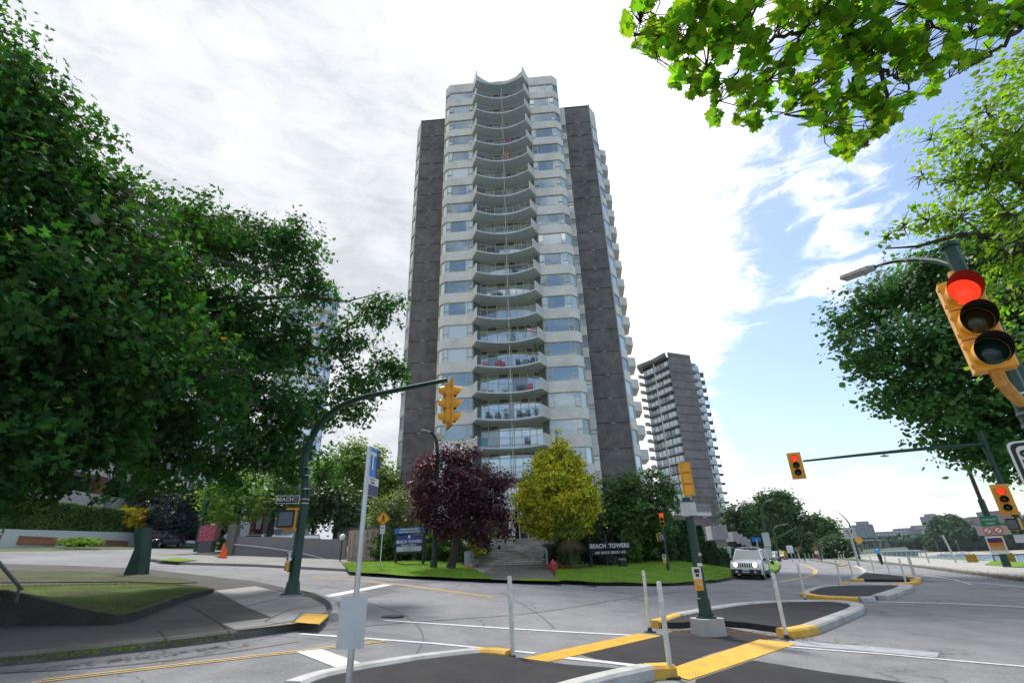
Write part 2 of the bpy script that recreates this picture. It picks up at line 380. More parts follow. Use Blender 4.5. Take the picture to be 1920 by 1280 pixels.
def ribbon(mb, pts, w, h, mi=0, bev=.025, base=-.12, zoff=0., step=.45, taper=None, endbev=True):
    """kerb: a bevelled section swept along the line, following the ground"""
    P = dens(pts, step); n = len(P); sec0 = [(-w / 2, base), (-w / 2, h - bev), (-w / 2 + bev, h), (w / 2 - bev, h), (w / 2, h - bev), (w / 2, base)]
    vs = []
    for i, p in enumerate(P):
        d = (P[min(i + 1, n - 1)] - P[max(i - 1, 0)]).normalized(); nrm = Vector((-d.y, d.x, 0)); z = TZ(p.x, p.y) + zoff
        k = 1.0 if taper is None else taper(i / (n - 1))
        for a, b in sec0: vs.append(p + nrm * a + Vector((0, 0, z + (b * k if b > 0 else b))))
    c = len(sec0); fs = []
    for i in range(n - 1):
        for j in range(c - 1): fs.append([i * c + j, i * c + j + 1, (i + 1) * c + j + 1, (i + 1) * c + j][::-1])
    fs.append(list(range(c))); fs.append([(n - 1) * c + j for j in range(c)][::-1])
    mb.add(vs, fs, mi)
def line(mb, pts, w, off=.012, mi=0, step=.5):
    P = dens(pts, step); n = len(P); vs = []
    for i, p in enumerate(P):
        d = (P[min(i + 1, n - 1)] - P[max(i - 1, 0)]).normalized(); nrm = Vector((-d.y, d.x, 0))
        for a in (-w / 2, w / 2):
            q = p + nrm * a; vs.append((q.x, q.y, TZ(q.x, q.y) + off))
    mb.add(vs, [[i * 2, i * 2 + 1, i * 2 + 3, i * 2 + 2][::-1] for i in range(n - 1)], mi)

# --- ground, sea, road
def st(s, t):     # s across (towards the hill), t along the avenue -> x, y
    q = 1 / (SX * SX + SY * SY); return (SX * s * q + .454 * t, SY * s * q + .891 * t)
M_ground = grain(mat('ground_soil_and_grass', (.075, .10, .035), .95, var=.4, scale=.4), 20, .3)
patch('ground', [st(-27, -600), st(-27, 1500), st(1500, 2500), st(2500, -1500)], 0, M_ground)
M_sea = bpy.data.materials.new('sea_water'); M_sea.use_nodes = True; n_, l_ = nodes(M_sea); b_ = n_['Principled BSDF']
b_.inputs['Base Color'].default_value = (.10, .15, .19, 1); b_.inputs['Roughness'].default_value = .22
_t = n_.new('ShaderNodeTexCoord'); _m = n_.new('ShaderNodeMapping'); _m.inputs['Scale'].default_value = (.5, .5, .5); l_.new(_t.outputs['Object'], _m.inputs[0])
_z = n_.new('ShaderNodeTexNoise'); _z.inputs['Scale'].default_value = 1.4; _z.inputs['Detail'].default_value = 5; l_.new(_m.outputs[0], _z.inputs[0])
_b = n_.new('ShaderNodeBump'); _b.inputs['Strength'].default_value = .9; _b.inputs['Distance'].default_value = .5; l_.new(_z.outputs[0], _b.inputs['Height']); l_.new(_b.outputs[0], b_.inputs['Normal'])
sw = MB(); sw.quad((-200, -1500, -4), (4500, -1500, -4), (4500, 4500, -4), (-200, 4500, -4)); sw.build('sea_water', M_sea)['kind'] = 'structure'
road_poly = [st(-9.2, -120), st(-9.2, 92), (57, 103), (90, 160), (150, 260), (120, 300), st(8, 190), st(5.5, 95), st(8, 66), (9, 62), (-10, 62), (-16, 140), (-34.5, 140), (-34.5, -10), (-20, -60), st(12, -120)]
road_poly = [st(-9.2, -120), st(-9.2, 92), (62, 110), (150, 262), (120, 300), (70, 180), (41, 100), (30, 64), (12, 40), (-8, 38), (-23, 48), (-26.5, 60), (-26.5, 150), (-32.3, 150), (-32.6, 40), (-33.4, 30), (-34, -20), st(12, -120)]
patch('road', road_poly, .004, M_asph)

# older / newer asphalt panels
patch('asphalt_patch', GP([(1075, 1224), (1140, 1206), (1245, 1191), (1262, 1183), (1360, 1176), (1468, 1196), (1424, 1200), (1330, 1226), (1237, 1260), (1150, 1243)]), .008, M_newasph)
patch('asphalt_patch', GP([(1305, 1274), (1412, 1238), (1560, 1262), (1760, 1288), (1500, 1330), (1300, 1300)]), .008, M_newasph)
M_panel = grain(mat('patched_asphalt', (.125, .125, .132), .9, var=.18, scale=1.5, bump=.4, bscale=90), 60, .22)
for pl in ([(700, 1090), (790, 1086), (850, 1089), (770, 1098), (740, 1104), (690, 1110), (660, 1103)], [(640, 1118), (730, 1104), (752, 1108), (650, 1128)], [(1500, 1147), (1560, 1150), (1545, 1180)]):
    patch('asphalt_patch', GP(pl), .008, M_panel)

# --- painted markings (each line its own object)
def mark(pts, w, m, name='road_marking', px=True, off=.012):
    mb = MB(); line(mb, GP(pts) if px else pts, w, off); o = mb.build(name, m); o['kind'] = 'structure'; return o
mark([(562, 1188.5), (678, 1196.5), (813, 1206.5), (1003, 1225)], .13, M_white)
mark([(1058, 1233.5), (1130, 1241), (1238, 1254)], .17, M_white)
mark([(720, 1163), (978, 1180), (1190, 1191.5)], .14, M_white)
mark([(1477, 1213), (1650, 1226), (1920, 1250), (2000, 1258)], .1, M_white)
mark([(1478, 1205), (1600, 1214), (1760, 1228)], .55, M_faint, off=.010)
mark([(1424, 1093.5), (1600, 1096), (1690, 1098)], .16, M_faint); mark([(1700, 1097.5), (1920, 1100)], .16, M_faint)
mark([(1250, 1097), (1350, 1093), (1424, 1092)], .13, M_faint)
mark([(1640, 1128), (1780, 1131), (1960, 1140)], .5, M_faint)
mark([(1732, 1078), (1790, 1086.5), (1822, 1095.5)], .12, M_white)
mark([(1735, 1086), (1830, 1092), (1960, 1104)], .35, M_faint)
mark([(598, 1121), (728, 1095.5)], .42, M_white)
for a, b in (((578, 1219.5), (690, 1261.5)),): mark([a, b], .40, M_white)
for dx in (-.07, .07):
    for pts in ([(70, 1278), (328, 1248), (572, 1220), (729, 1201)], [(583, 1082.7), (660, 1087.5), (759, 1096.6), (926, 1120)], [(1497, 1056), (1515, 1061), (1530, 1068), (1527, 1076), (1505, 1083), (1463, 1090)]):
        P = [Vector((p.x, p.y + dx * (1 if pts[0][1] > 1100 else 2.2), 0)) for p in GP(pts)]
        mark(P, .055 if pts[0][1] > 1100 else .12, M_yline, px=False)
M_tar = mat('tar_seam', (.085, .085, .09), .7, var=.4, scale=4)
for pts, w in (([(560, 1186), (700, 1172), (860, 1160), (1010, 1150), (1200, 1116), (1330, 1104)], .06), ([(0, 1262), (200, 1252), (400, 1228), (560, 1203)], .05), ([(690, 1130), (760, 1150), (800, 1190), (780, 1228)], .04), ([(940, 1110), (1010, 1150), (1040, 1178)], .04), ([(1650, 1110), (1760, 1118), (1930, 1122)], .05), ([(300, 1080), (560, 1092), (640, 1104)], .06), ([(1380, 1100), (1440, 1112), (1500, 1116)], .05)): mark(smooth_line(GP(pts), 2), w, M_tar, 'tar_seam', px=False, off=.0095)
M_stain = mat('pale_scuffed_asphalt', (.25, .25, .265), .85, var=.2, scale=2)
mk = MB(); mk.box((0, 0, .01), (.1, .1, .02), 0, 0, (.6, .6)); p = G(681, 1201)
tag(mk.build('road_reflector', M_ykerb), 'small yellow raised reflector at the end of the yellow centre line', 'road stud').location = (p.x, p.y, p.z + .01)
M_iron = mat('cast_iron', (.04, .038, .036), .7, bump=.4)
for i, (x, y) in enumerate([(736, 1156), (1040, 1096.5), (1106, 1099.5)]):
    p = G(x, y); mk = MB(); mk.cyl((0, 0, 0), (0, 0, .02), .27, .27, 20) if i == 0 else mk.box((0, 0, .01), (.6, .35, .02), -.1)
    o = mk.build('manhole_cover' if i == 0 else 'drain_grate', M_iron); o.location = (p.x, p.y, p.z + .004)
    tag(o, ['round iron cover in the road left of the upper white crosswalk line', 'dark drain grate in the road below the grass strip by the stairs', 'dark drain grate in the road below the pavement ramp'][i], 'cover' if i == 0 else 'drain')

# --- traffic islands
def islands():
    Hh = .15; Wd = .26
    def kerbs(name, label, segs, fill, fo=.12):
        t = thing(name, label, 'traffic island', (0, 0, 0), 0, 'kerbed islands between the road and the bike lane')
        for pts, yel, w in segs:
            mb = MB(); ribbon(mb, smooth_line(GP(pts), 2) if len(pts) > 2 else GP(pts), w, Hh, 0, .035, step=.3)
            mb.build('kerb', M_ykerb if yel else M_kerb, t)
        f = patch('asphalt_top', GP(fill), fo, M_newasph, .2, None, t, None)
        return t
    kerbs('traffic_island', 'nearest kerbed island at the bottom edge with one yellow kerb end', [([(545, 1306), (600, 1285), (700, 1265), (800, 1248), (893, 1237)], 0, .27), ([(893, 1237), (925, 1236), (955, 1240)], 1, .27), ([(1262, 1268), (1215, 1270)], 1, .27), ([(1215, 1270), (1120, 1292), (1000, 1330)], 0, .27)],
          [(548, 1312), (605, 1288), (702, 1268), (800, 1251), (893, 1240), (955, 1246), (1060, 1262), (1215, 1275), (1120, 1295), (1000, 1340), (700, 1400)], .11)
    kerbs('traffic_island', 'large black topped island with a pale kerb just behind the middle signal pole', [([(1228, 1177), (1247, 1172), (1270, 1163)], 1, .26), ([(1270, 1163), (1330, 1150), (1400, 1139), (1480, 1134.5), (1560, 1134), (1606, 1139), (1612, 1148), (1580, 1162), (1540, 1178), (1520, 1186)], 0, .34), ([(1521, 1186), (1492, 1193), (1468, 1194)], 1, .34)],
          [(1236, 1178), (1270, 1164), (1330, 1151), (1400, 1140), (1480, 1136), (1560, 1135), (1598, 1141), (1604, 1149), (1575, 1161), (1540, 1176), (1515, 1184), (1470, 1188), (1400, 1178), (1330, 1172), (1280, 1178)])
    kerbs('traffic_island', 'second black topped island with a long yellow front kerb', [([(1509, 1118), (1530, 1124), (1580, 1127), (1612, 1128)], 1, .26), ([(1612, 1128), (1638, 1127)], 0, .26), ([(1509, 1118), (1518, 1112), (1545, 1104), (1590, 1101.5), (1650, 1101), (1700, 1102)], 0, .26), ([(1700, 1102), (1698, 1108), (1650, 1125)], 0, .5)],
          [(1512, 1118), (1545, 1105), (1590, 1102.5), (1650, 1102), (1695, 1103), (1698, 1108), (1640, 1127), (1612, 1127), (1580, 1126), (1530, 1123)])
    kerbs('traffic_island', 'thin grey kerb bar with two yellow ends behind the second island', [([(1578, 1097.5), (1595, 1098)], 1, .24), ([(1595, 1098), (1672, 1099)], 0, .24), ([(1672, 1099), (1702, 1099), (1722, 1094)], 1, .24)],
          [(1579, 1096.5), (1600, 1094.5), (1690, 1095.5), (1700, 1098), (1600, 1097.5)], .06)
    kerbs('traffic_island', 'farthest black topped island pointed at its far end with yellow front corners', [([(1600, 1090), (1621, 1090)], 1, .24), ([(1600, 1090), (1607, 1083), (1624, 1075), (1618, 1068), (1605, 1063)], 0, .3), ([(1624, 1075), (1660, 1079), (1700, 1084)], 0, .26), ([(1700, 1084), (1722, 1087), (1724, 1091), (1708, 1091)], 1, .26)],
          [(1603, 1089), (1610, 1083), (1626, 1076), (1660, 1080), (1700, 1085), (1718, 1088), (1706, 1090.5), (1620, 1090)])
    # long kerb line of the bike lane beyond
    t = thing('lane_kerb', 'low dark kerb dividing road and bike lane beyond the islands', 'kerb')
    mb = MB(); ribbon(mb, GP([(1580, 1060), (1560, 1056), (1535, 1052), (1518, 1049.5)]), .3, .12, 0, .03, step=2); mb.build('kerb', M_oldkerb, t)
    mb = MB(); ribbon(mb, GP([(1574, 1061.5), (1587, 1059.5)]), .3, .14, 0, .03); mb.build('kerb_end', M_ykerb, t)
islands()

# --- tactile strips: yellow plates with truncated domes
M_tact = mat('yellow_tactile_plate', (.80, .45, .03), .5, var=.12, scale=5, var2=(3, (.50, .31, .07), .6), bump=.1)
def tactile(label, a, b, c, d, off=.016, nu=6, nv=40, dome=.018, px=True, grp='yellow tactile strips'):
    a, b, c, d = (GP([a, b, c, d]) if px else (a, b, c, d)); mb = MB(); o = a.copy()
    def P(u, v, dz=0.):
        q = a.lerp(b, u).lerp(d.lerp(c, u), v); return Vector((q.x, q.y, TZ(q.x, q.y) + off + dz))
    n = 24; vs = [P(u, i / n) for i in range(n + 1) for u in (0, 1)]; mb.add(vs, [[2 * i, 2 * i + 1, 2 * i + 3, 2 * i + 2] for i in range(n)])
    for u, v1 in ((0, 0), (1, 0)):
        e = [P(u, i / n) for i in range(n + 1)]; mb.add(e + [q - Vector((0, 0, .03)) for q in e], [[i, i + 1, n + 2 + i, n + 1 + i] for i in range(n)])
    for i in range(nv):
        for j in range(nu):
            q = P((j + .5) / nu, (i + .5) / nv); r = dome; h = .008
            vv = [q + Vector((math.cos(t) * r, math.sin(t) * r, 0)) for t in (0, 1.57, 3.14, 4.71)] + [q + Vector((math.cos(t) * r * .5, math.sin(t) * r * .5, h)) for t in (0, 1.57, 3.14, 4.71)]
            mb.add(vv, [[4, 5, 6, 7]] + [[k, (k + 1) % 4, 4 + (k + 1) % 4, 4 + k] for k in range(4)])
    t = thing('tactile_strip', label, 'tactile paving', a, 0, grp); mb.build('plate', M_tact, t, world=True); return t
tactile('yellow studded strip from the near island end to the large island', (972, 1237), (1020, 1243.5), (1238, 1193), (1196, 1188.5), nu=8, nv=58)
tactile('wide yellow studded strip nearest the bottom edge beside the middle signal', (1237, 1261), (1292, 1276), (1494, 1207), (1424, 1199.5), nu=10, nv=46)
R8 = lambda L_: [(x / 2.743, 900 + y / 2.743) for x, y in L_]
# ---------------- left corner
M_agg = grain(mat('exposed_aggregate_path', (.088, .082, .078), .92, var=.25, scale=1.2, bump=.7, bscale=80, var2=(.5, (.055, .052, .048), .7)), 65, .3)  # dark aggregate, with the oak's shade worked into the base colour
outer = [(-420, 1290), (-150, 1264), (0, 1248), (120, 1236), (321, 1213), (430, 1199), (485, 1191), (569, 1175.5), (612, 1163), (627, 1150), (613, 1133), (583, 1121), (550, 1113.5), (478, 1097.5), (350, 1082), (270, 1072), (120, 1066), (0, 1063), (-300, 1060)]
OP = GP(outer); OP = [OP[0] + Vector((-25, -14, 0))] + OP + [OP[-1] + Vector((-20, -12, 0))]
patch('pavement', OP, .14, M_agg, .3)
lc = R8([(1110, 567), (1310, 545), (1600, 605), (1672, 645), (1688, 690), (1550, 733), (1222, 772), (1140, 738), (1400, 706), (1262, 650)])
patch('pavement', GP(lc, .14), .145, M_conc)
mb = MB(); ribbon(mb, smooth_line([GP([(-420, 1290)])[0]] + GP(outer[1:13]), 2), .17, .15, 0, .04); kb = mb.build('kerb', M_oldkerb); kb['kind'] = 'structure'
mb = MB(); ribbon(mb, smooth_line(GP(R8([(1712, 722), (1726, 695), (1700, 645), (1620, 606)])), 2), .2, .158, 0, .04)
mb.build('kerb', M_kerb)['kind'] = 'structure'
M_joint = mat('joint_dirt', (.05, .05, .04), .95)
mj = MB()
for L_ in ([(970, 640), (1140, 742), (1200, 795)], [(1400, 706), (1500, 662), (1690, 640)], [(1200, 612), (1420, 575)], [(1262, 650), (1460, 600)], [(600, 750), (880, 762), (1140, 742)], [(810, 768), (870, 830)], [(1500, 735), (1555, 680), (1700, 688)], [(1400, 706), (1360, 728), (1480, 742)]):
    line(mj, GP(R8(L_), .14), .022, .152)
mj.build('pavement_joints', M_joint)['kind'] = 'structure'
pa = [GP([q], .16)[0] for q in R8([(1510, 728), (1640, 738), (1692, 690), (1572, 684)])]
tactile('yellow studded pad on the left corner pavement beside the kerb', pa[0], pa[1], pa[2], pa[3], off=.16, nu=12, nv=14, px=False, grp='yellow tactile strips')
# moss and leaf litter along the kerb
mg = MB()
for i in range(260):
    t = random.random(); q = resample(GP([(0, 1238), (120, 1228), (321, 1206), (430, 1193)], .14), 60)[int(t * 60)]
    q = q + Vector((random.uniform(-.15, .12), random.uniform(-.1, .2), 0)); s = random.uniform(.02, .07)
    mg.box((q.x, q.y, TZ(q.x, q.y) + .145), (s, s * .7, .02), random.random() * 3, 0, (.4, .4))
tag(mg.build('moss', M_dgrass), kind='stuff')
# raised lawn with low wall
def rise(px, yb, yt): b = G(px, yb, .14); return b, atr(px, yt, math.hypot(b.x, b.y))
wl = [rise(*q) for q in ((-330, 1195, 1072), (-150, 1186, 1094), (0, 1172, 1111), (40, 1172, 1119), (153, 1172, 1146.5), (215, 1171, 1157), (255, 1163, 1151), (346, 1127, 1118.5), (401, 1110, 1106.5))]
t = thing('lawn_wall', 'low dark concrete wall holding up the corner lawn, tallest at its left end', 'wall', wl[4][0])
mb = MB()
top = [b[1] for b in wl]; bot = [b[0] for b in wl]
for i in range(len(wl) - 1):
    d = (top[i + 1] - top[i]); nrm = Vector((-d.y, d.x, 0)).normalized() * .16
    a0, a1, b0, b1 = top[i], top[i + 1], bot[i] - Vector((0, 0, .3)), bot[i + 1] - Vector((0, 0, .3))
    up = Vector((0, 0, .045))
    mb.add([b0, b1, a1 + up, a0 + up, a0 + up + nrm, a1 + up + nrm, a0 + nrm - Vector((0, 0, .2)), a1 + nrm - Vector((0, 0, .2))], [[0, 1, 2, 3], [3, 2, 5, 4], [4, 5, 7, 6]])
mb.build('wall', grain(mat('mossy_shade_toned_wall', (.05, .045, .038), .95, var=.4, scale=2, bump=.6, var2=(1.2, (.03, .035, .015), .8)), 30, .3), t, world=True)  # wall colour darkened to carry the oak's shade, mossy blotches on top
mb = MB(); back = GP([(-330, 1090), (-150, 1094), (0, 1097), (100, 1096), (255, 1093), (330, 1096), (364, 1100), (401, 1105.5)], .17)
def lump(p, t): p = p.copy(); p.z += .05 * mnoise.noise(p * .9) * math.sin(math.pi * t) + .06 * math.sin(math.pi * t); return p
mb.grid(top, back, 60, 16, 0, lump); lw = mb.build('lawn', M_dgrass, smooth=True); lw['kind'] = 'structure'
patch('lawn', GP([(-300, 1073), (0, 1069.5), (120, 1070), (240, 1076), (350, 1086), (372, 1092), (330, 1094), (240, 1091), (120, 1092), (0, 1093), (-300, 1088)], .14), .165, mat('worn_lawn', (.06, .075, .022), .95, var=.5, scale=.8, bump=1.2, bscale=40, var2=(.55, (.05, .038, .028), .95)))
# grass blades
def blades(name, P, n, h, m, spread=.0, zf=None):
    """P: list of quads (a, b, c, d) to scatter over"""
    vs = []; fs = []
    for i in range(n):
        a, b, c, d = P[i % len(P)]; u, v = random.random(), random.random(); q = a.lerp(b, u).lerp(d.lerp(c, u), v)
        hh = h * random.uniform(.5, 1.3); t = random.random() * 6.28; w = h * .13; dx, dy = math.cos(t), math.sin(t); k = len(vs)
        ln = Vector((random.uniform(-1, 1), random.uniform(-1, 1), 0)) * hh * .45
        vs += [q + Vector((dx * w, dy * w, -.01)), q - Vector((dx * w, dy * w, .01)), q + ln + Vector((0, 0, hh))]; fs.append((k, k + 1, k + 2))
    me = bpy.data.meshes.new(name); me.from_pydata([tuple(v) for v in vs], [], fs); me.materials.append(m); o = link(name, me); o['kind'] = 'stuff'; return o
M_blade = leafmat('grass_blade', (.13, .25, .022), .3, .4); M_bladed = leafmat('shade_tinted_grass_blade', (.07, .12, .025), .3, .5, dry=((.16, .13, .05), .12))  # second blade green is a copy with shade mixed into the colour
tg = resample(top, 30); bg = resample(back, 30)
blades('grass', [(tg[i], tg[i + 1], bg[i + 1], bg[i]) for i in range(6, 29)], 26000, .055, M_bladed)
# handrail
t = thing('handrail', 'short galvanised handrail leaning down at the left edge by the lawn wall', 'handrail', atr(22, 1110, 12.6))
M_galv = mat('galvanised_steel', (.52, .55, .57), .38, .85, var=.15, scale=5)
mb = MB(); a, b = atr(-40, 1010, 11.3), atr(41, 1104, 12.6); mb.tube([a, b], .028, 10); mb.build('rail', M_galv, t, world=True)
mb = MB(); c = a.lerp(b, .93); mb.tube([c, atr(31, 1128, 12.7)], .022, 8); mb.build('post', M_galv, t, world=True)

# ---------------- right pavement and lawn strip
M_pave2 = grain(mat('promenade_concrete', (.36, .345, .32), .85, var=.14, scale=.8, bump=.3, bscale=60, var2=(.3, (.26, .25, .23), .5)), 40, .12)
tt = [-90, -30, 0, 30, 60, 90, 130, 200, 400, 900]
patch('pavement', [st(-9.15, t_) for t_ in tt] + [st(-16.95, t_) for t_ in tt[::-1]], .14, M_pave2, .3)
patch('lawn', [st(-13.1, t_) for t_ in (-60, 55)] + [st(-13.6, 57)] + [st(-16.9, 68), st(-17.6, -60)], .165, M_grass)
patch('lawn', [st(-16.2, t_) for t_ in (72, 900)] + [st(-20, 900), st(-20, 60)], .168, M_grass)
patch('lawn', [st(-16.95, -200), st(-16.95, 900), st(-26.5, 900), st(-26.5, -200)], .1, mat('shore_rocks', (.2, .19, .17), .95, var=.5, scale=1.5, bump=1., bscale=3))['kind'] = 'structure'
patch('lawn', GP([(1545, 1046.5), (1600, 1050), (1640, 1054), (1678, 1060), (1660, 1056), (1600, 1048.3)]), .17, M_grass)
mb = MB(); ribbon(mb, [st(-9.15, -90), st(-9.15, 70), st(-9.3, 90), st(-9.15, 110), st(-9.15, 400)], .2, .16, 0, .04, step=1.); mb.build('kerb', M_oldkerb)['kind'] = 'structure'
# litter of seeds and moss at that kerb
mg = MB()
for i in range(700):
    x, y = st(-9.15 - abs(random.gauss(0, .35)), random.uniform(-5, 60)); s = random.uniform(.02, .09); mg.box((x, y, TZ(x, y) + .16), (s, s, .015), random.random() * 3, 0, (.5, .5))
for i in range(260):
    x, y = st(-8.95 + abs(random.gauss(0, .25)), random.uniform(2, 45)); s = random.uniform(.02, .08); mg.box((x, y, TZ(x, y) + .012), (s, s, .015), random.random() * 3, 0, (.5, .5))
tag(mg.build('leaf_litter', mat('leaf_litter', (.12, .09, .045), .95, var=.5, scale=9)), kind='stuff')
mg = MB()
for i in range(900):
    q = resample(GP([(1262, 1183), (1330, 1186), (1400, 1188), (1470, 1198), (1500, 1197)]), 50)[random.randrange(50)]; x = q.x + random.gauss(0, .22); y = q.y + random.gauss(0, .16); s = random.uniform(.008, .03)
    mg.box((x, y, TZ(x, y) + .02), (s, s * .6, .008), random.random() * 3, 0, (.5, .5))
tag(mg.build('leaf_litter', mat('dry_seed_litter', (.22, .12, .06), .95, var=.5, scale=9)), kind='stuff')

# ---------------- tower lot
K = [(268, 1050.5), (335, 1058), (477, 1062), (649, 1071), (758, 1078), (904, 1085.3), (977, 1087.3), (1050, 1089), (1101, 1093), (1140, 1095), (1185, 1095.5), (1240, 1095.8), (1300, 1094.5), (1361, 1087), (1449, 1075), (1461, 1067), (1462, 1056.5), (1455, 1050)]
KP = GP(K); lot = KP + [Vector((110, 250, 0)), Vector((-26, 250, 0)), Vector((-25.6, 60, 0)), Vector((-24.5, 44, 0)), Vector((-22.6, 36, 0))]
M_apron = grain(mat('driveway_concrete', (.24, .235, .225), .9, var=.2, scale=.9, bump=.5, bscale=60, var2=(.35, (.17, .165, .16), .6)), 45, .2)
patch('pavement', lot, .13, M_apron, .3)
mb = MB(); ribbon(mb, smooth_line(KP[3:9], 1), .2, .15, 0, .03); ribbon(mb, smooth_line(KP[11:], 1), .2, .15, 0, .03); ribbon(mb, KP[0:2], .2, .15, 0, .03); mb.build('kerb', M_oldkerb)['kind'] = 'structure'
def lawn(name, A, B, nu, nv, amp=.04, m=None, bl=0, h=.06):
    mb = MB(); mb.grid(A, B, nu, nv, 0, lambda p, t: Vector((p.x, p.y, p.z + amp * mnoise.noise(p * .7) + amp * math.sin(math.pi * t))))
    o = mb.build(name, m or M_grass, smooth=True); o['kind'] = 'structure'
    if bl:
        w = nu + 1; V = [Vector(v) for v in mb.v]; Q = [(V[j * w + i], V[j * w + i + 1], V[(j + 1) * w + i + 1], V[(j + 1) * w + i]) for j in range(nv) for i in range(nu)]; random.shuffle(Q)
        blades('grass', Q, bl, h, M_blade)
    return o
def ATS(L_, off=0): return [at(x, y, Y) + Vector((0, 0, off)) for x, y, Y in L_]
lawn('lawn', GP([(655, 1071), (758, 1077.5), (850, 1082), (925, 1085.5)], .16), ATS([(640, 1055, 34), (690, 1051.5, 34), (740, 1050.5, 33.5), (800, 1051, 33.5), (860, 1054, 33), (872, 1062, 31.5)]), 60, 14, .05, bl=16000)
lawn('lawn', GP([(1040, 1087.2), (1110, 1090.5), (1240, 1091.5), (1300, 1089.5), (1345, 1085.5), (1372, 1081)], .16), ATS([(1043, 1062.5, 34), (1100, 1060, 35), (1165, 1056, 36), (1215, 1050, 38), (1245, 1048.5, 39), (1290, 1053, 41), (1345, 1061, 44), (1380, 1066, 44)]), 70, 16, .06, bl=22000)
lawn('lawn', GP([(975, 1087.2), (1050, 1088.8)], .165), GP([(975, 1083), (1048, 1084.5)], .17), 10, 2, .01)
lawn('lawn', GP([(1395, 1081), (1449, 1073.5), (1459, 1067), (1460, 1057)], .16), ATS([(1385, 1064, 45), (1420, 1060, 50), (1440, 1054, 60), (1450, 1049, 85)]), 30, 6, .03)
for L_ in ([(292, 1050.5), (335, 1053.5), (372, 1050), (332, 1046.5)], [(296, 1043), (350, 1039.5), (420, 1034.5), (430, 1032.5), (380, 1036), (340, 1040), (300, 1041)], [(400, 1043), (432, 1041), (436, 1036), (415, 1038)], [(700, 1066), (780, 1070.5), (860, 1075.5), (900, 1080), (850, 1077), (760, 1071.5)]):
    patch('lawn', GP(L_, .14), .17, M_grass)
# brick ramp up to the stairs
M_brickpave = mat('brick_paving', (.20, .19, .175), .9, var=.2, scale=4, bump=.3)
def brickify(m, sx, c1, c2, mort, scale=1., mw=.02, axis=None, bw=.22, bh=.075):
    n, l = nodes(m); b = n['Principled BSDF']; tcn = n.new('ShaderNodeTexCoord'); mp = n.new('ShaderNodeMapping'); l.new(tcn.outputs['Object'], mp.inputs[0])
    if axis: mp.inputs['Rotation'].default_value = axis
    br = n.new('ShaderNodeTexBrick'); br.inputs['Scale'].default_value = scale; br.inputs['Color1'].default_value = list(c1) + [1]; br.inputs['Color2'].default_value = list(c2) + [1]; br.inputs['Mortar'].default_value = list(mort) + [1]
    br.inputs['Mortar Size'].default_value = mw; br.inputs['Brick Width'].default_value = bw; br.inputs['Row Height'].default_value = bh; l.new(mp.outputs[0], br.inputs[0])
    src = b.inputs['Base Color'].links[0].from_socket; mx_ = n.new('ShaderNodeMixRGB'); mx_.blend_type = 'MULTIPLY'; mx_.inputs[0].default_value = .999
    l.new(src, mx_.inputs[1]); l.new(br.outputs[0], mx_.inputs[2]); l.new(mx_.outputs[0], b.inputs['Base Color']); return m
brickify(M_brickpave, 1, (1.1, 1.05, 1.), (.75, .72, .7), (.45, .43, .4), 1., .03, None, .4, .2)
SB, ST = 36.5, 42.0; zb = at(960, 1061, SB).z; zt = at(960, 1010, ST).z
xl0, xr0 = at(896, 1061, SB).x, at(1023, 1061, SB).x; xl1, xr1 = at(912, 1010, ST).x, at(1020, 1010, ST).x
mb = MB(); mb.grid(GP([(860, 1082), (923, 1085.5), (977, 1087.3), (1042, 1088.5)], .15), [Vector((xl0 - .6, SB + .1, zb)), Vector((xr0 + .3, SB + .1, zb))], 20, 8); mb.build('path', M_brickpave, smooth=True)['kind'] = 'structure'
t = thing('entrance_stairs', 'wide pale concrete stairs climbing to the tower entrance', 'stairs', (0, SB, zb))
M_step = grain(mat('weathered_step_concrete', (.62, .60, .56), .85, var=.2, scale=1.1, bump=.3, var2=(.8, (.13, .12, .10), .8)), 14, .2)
M_riser = mat('darker_riser', (.34, .33, .31), .9, var=.5, scale=1.2)  # risers toned darker and blotchier than the treads
mb = MB(); NS = 14
for i in range(NS):
    y0 = SB + (ST - SB) * i / NS + (.7 if i >= 7 else 0) * .0; z0 = zb + (zt - zb) * i / NS; z1 = zb + (zt - zb) * (i + 1) / NS; f = i / NS; xl = xl0 + (0 if i < 8 else .55); xr = xr0
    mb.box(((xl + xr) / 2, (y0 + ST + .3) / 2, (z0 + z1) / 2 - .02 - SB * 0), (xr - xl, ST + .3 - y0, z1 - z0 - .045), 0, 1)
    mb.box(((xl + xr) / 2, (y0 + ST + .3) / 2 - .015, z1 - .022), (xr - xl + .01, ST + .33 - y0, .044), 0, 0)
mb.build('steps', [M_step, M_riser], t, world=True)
M_rail = mat('grey_painted_rail', (.40, .45, .46), .4, .3)
def railing(name, a, b, h, parent, sp=.13, r=.012, solid=False):
    mb = MB(); a = Vector(a); b = Vector(b); L_ = (b - a).length; up = Vector((0, 0, h)); mb.tube([a + up, b + up], .025, 6); mb.tube([a + up * .12, b + up * .12], .016, 6)
    n = max(2, int(L_ / sp))
    for i in range(n + 1):
        p = a.lerp(b, i / n); k = i % 12 == 0 or i == n; mb.cyl(p + up * (0 if k else .12), p + up, .022 if k else r, n=6)
    return mb.build(name, M_rail, parent, world=True)
railing('railing', (xl0 + .0, SB + .2, zb + .05), (xl0 + .0, SB + 3.0, zb + 1.1), 1.0, t); railing('railing', (xl0 + .5, SB + 3.1, zb + 1.1), (xl0 + .5, ST, zt), 1.05, t); railing('railing', (xl0, SB + 3.0, zb + 1.1), (xl0 + .5, SB + 3.1, zb + 1.12), 1.05, t)
railing('railing', (xr0 + .05, SB - 2.2, zb - .15), (xr0 + .05, SB + .6, zb + .2), 1.0, t); railing('railing', (xr0 + .05, SB + .6, zb + .2), (xr0 + .05, ST, zt), 1.0, t)
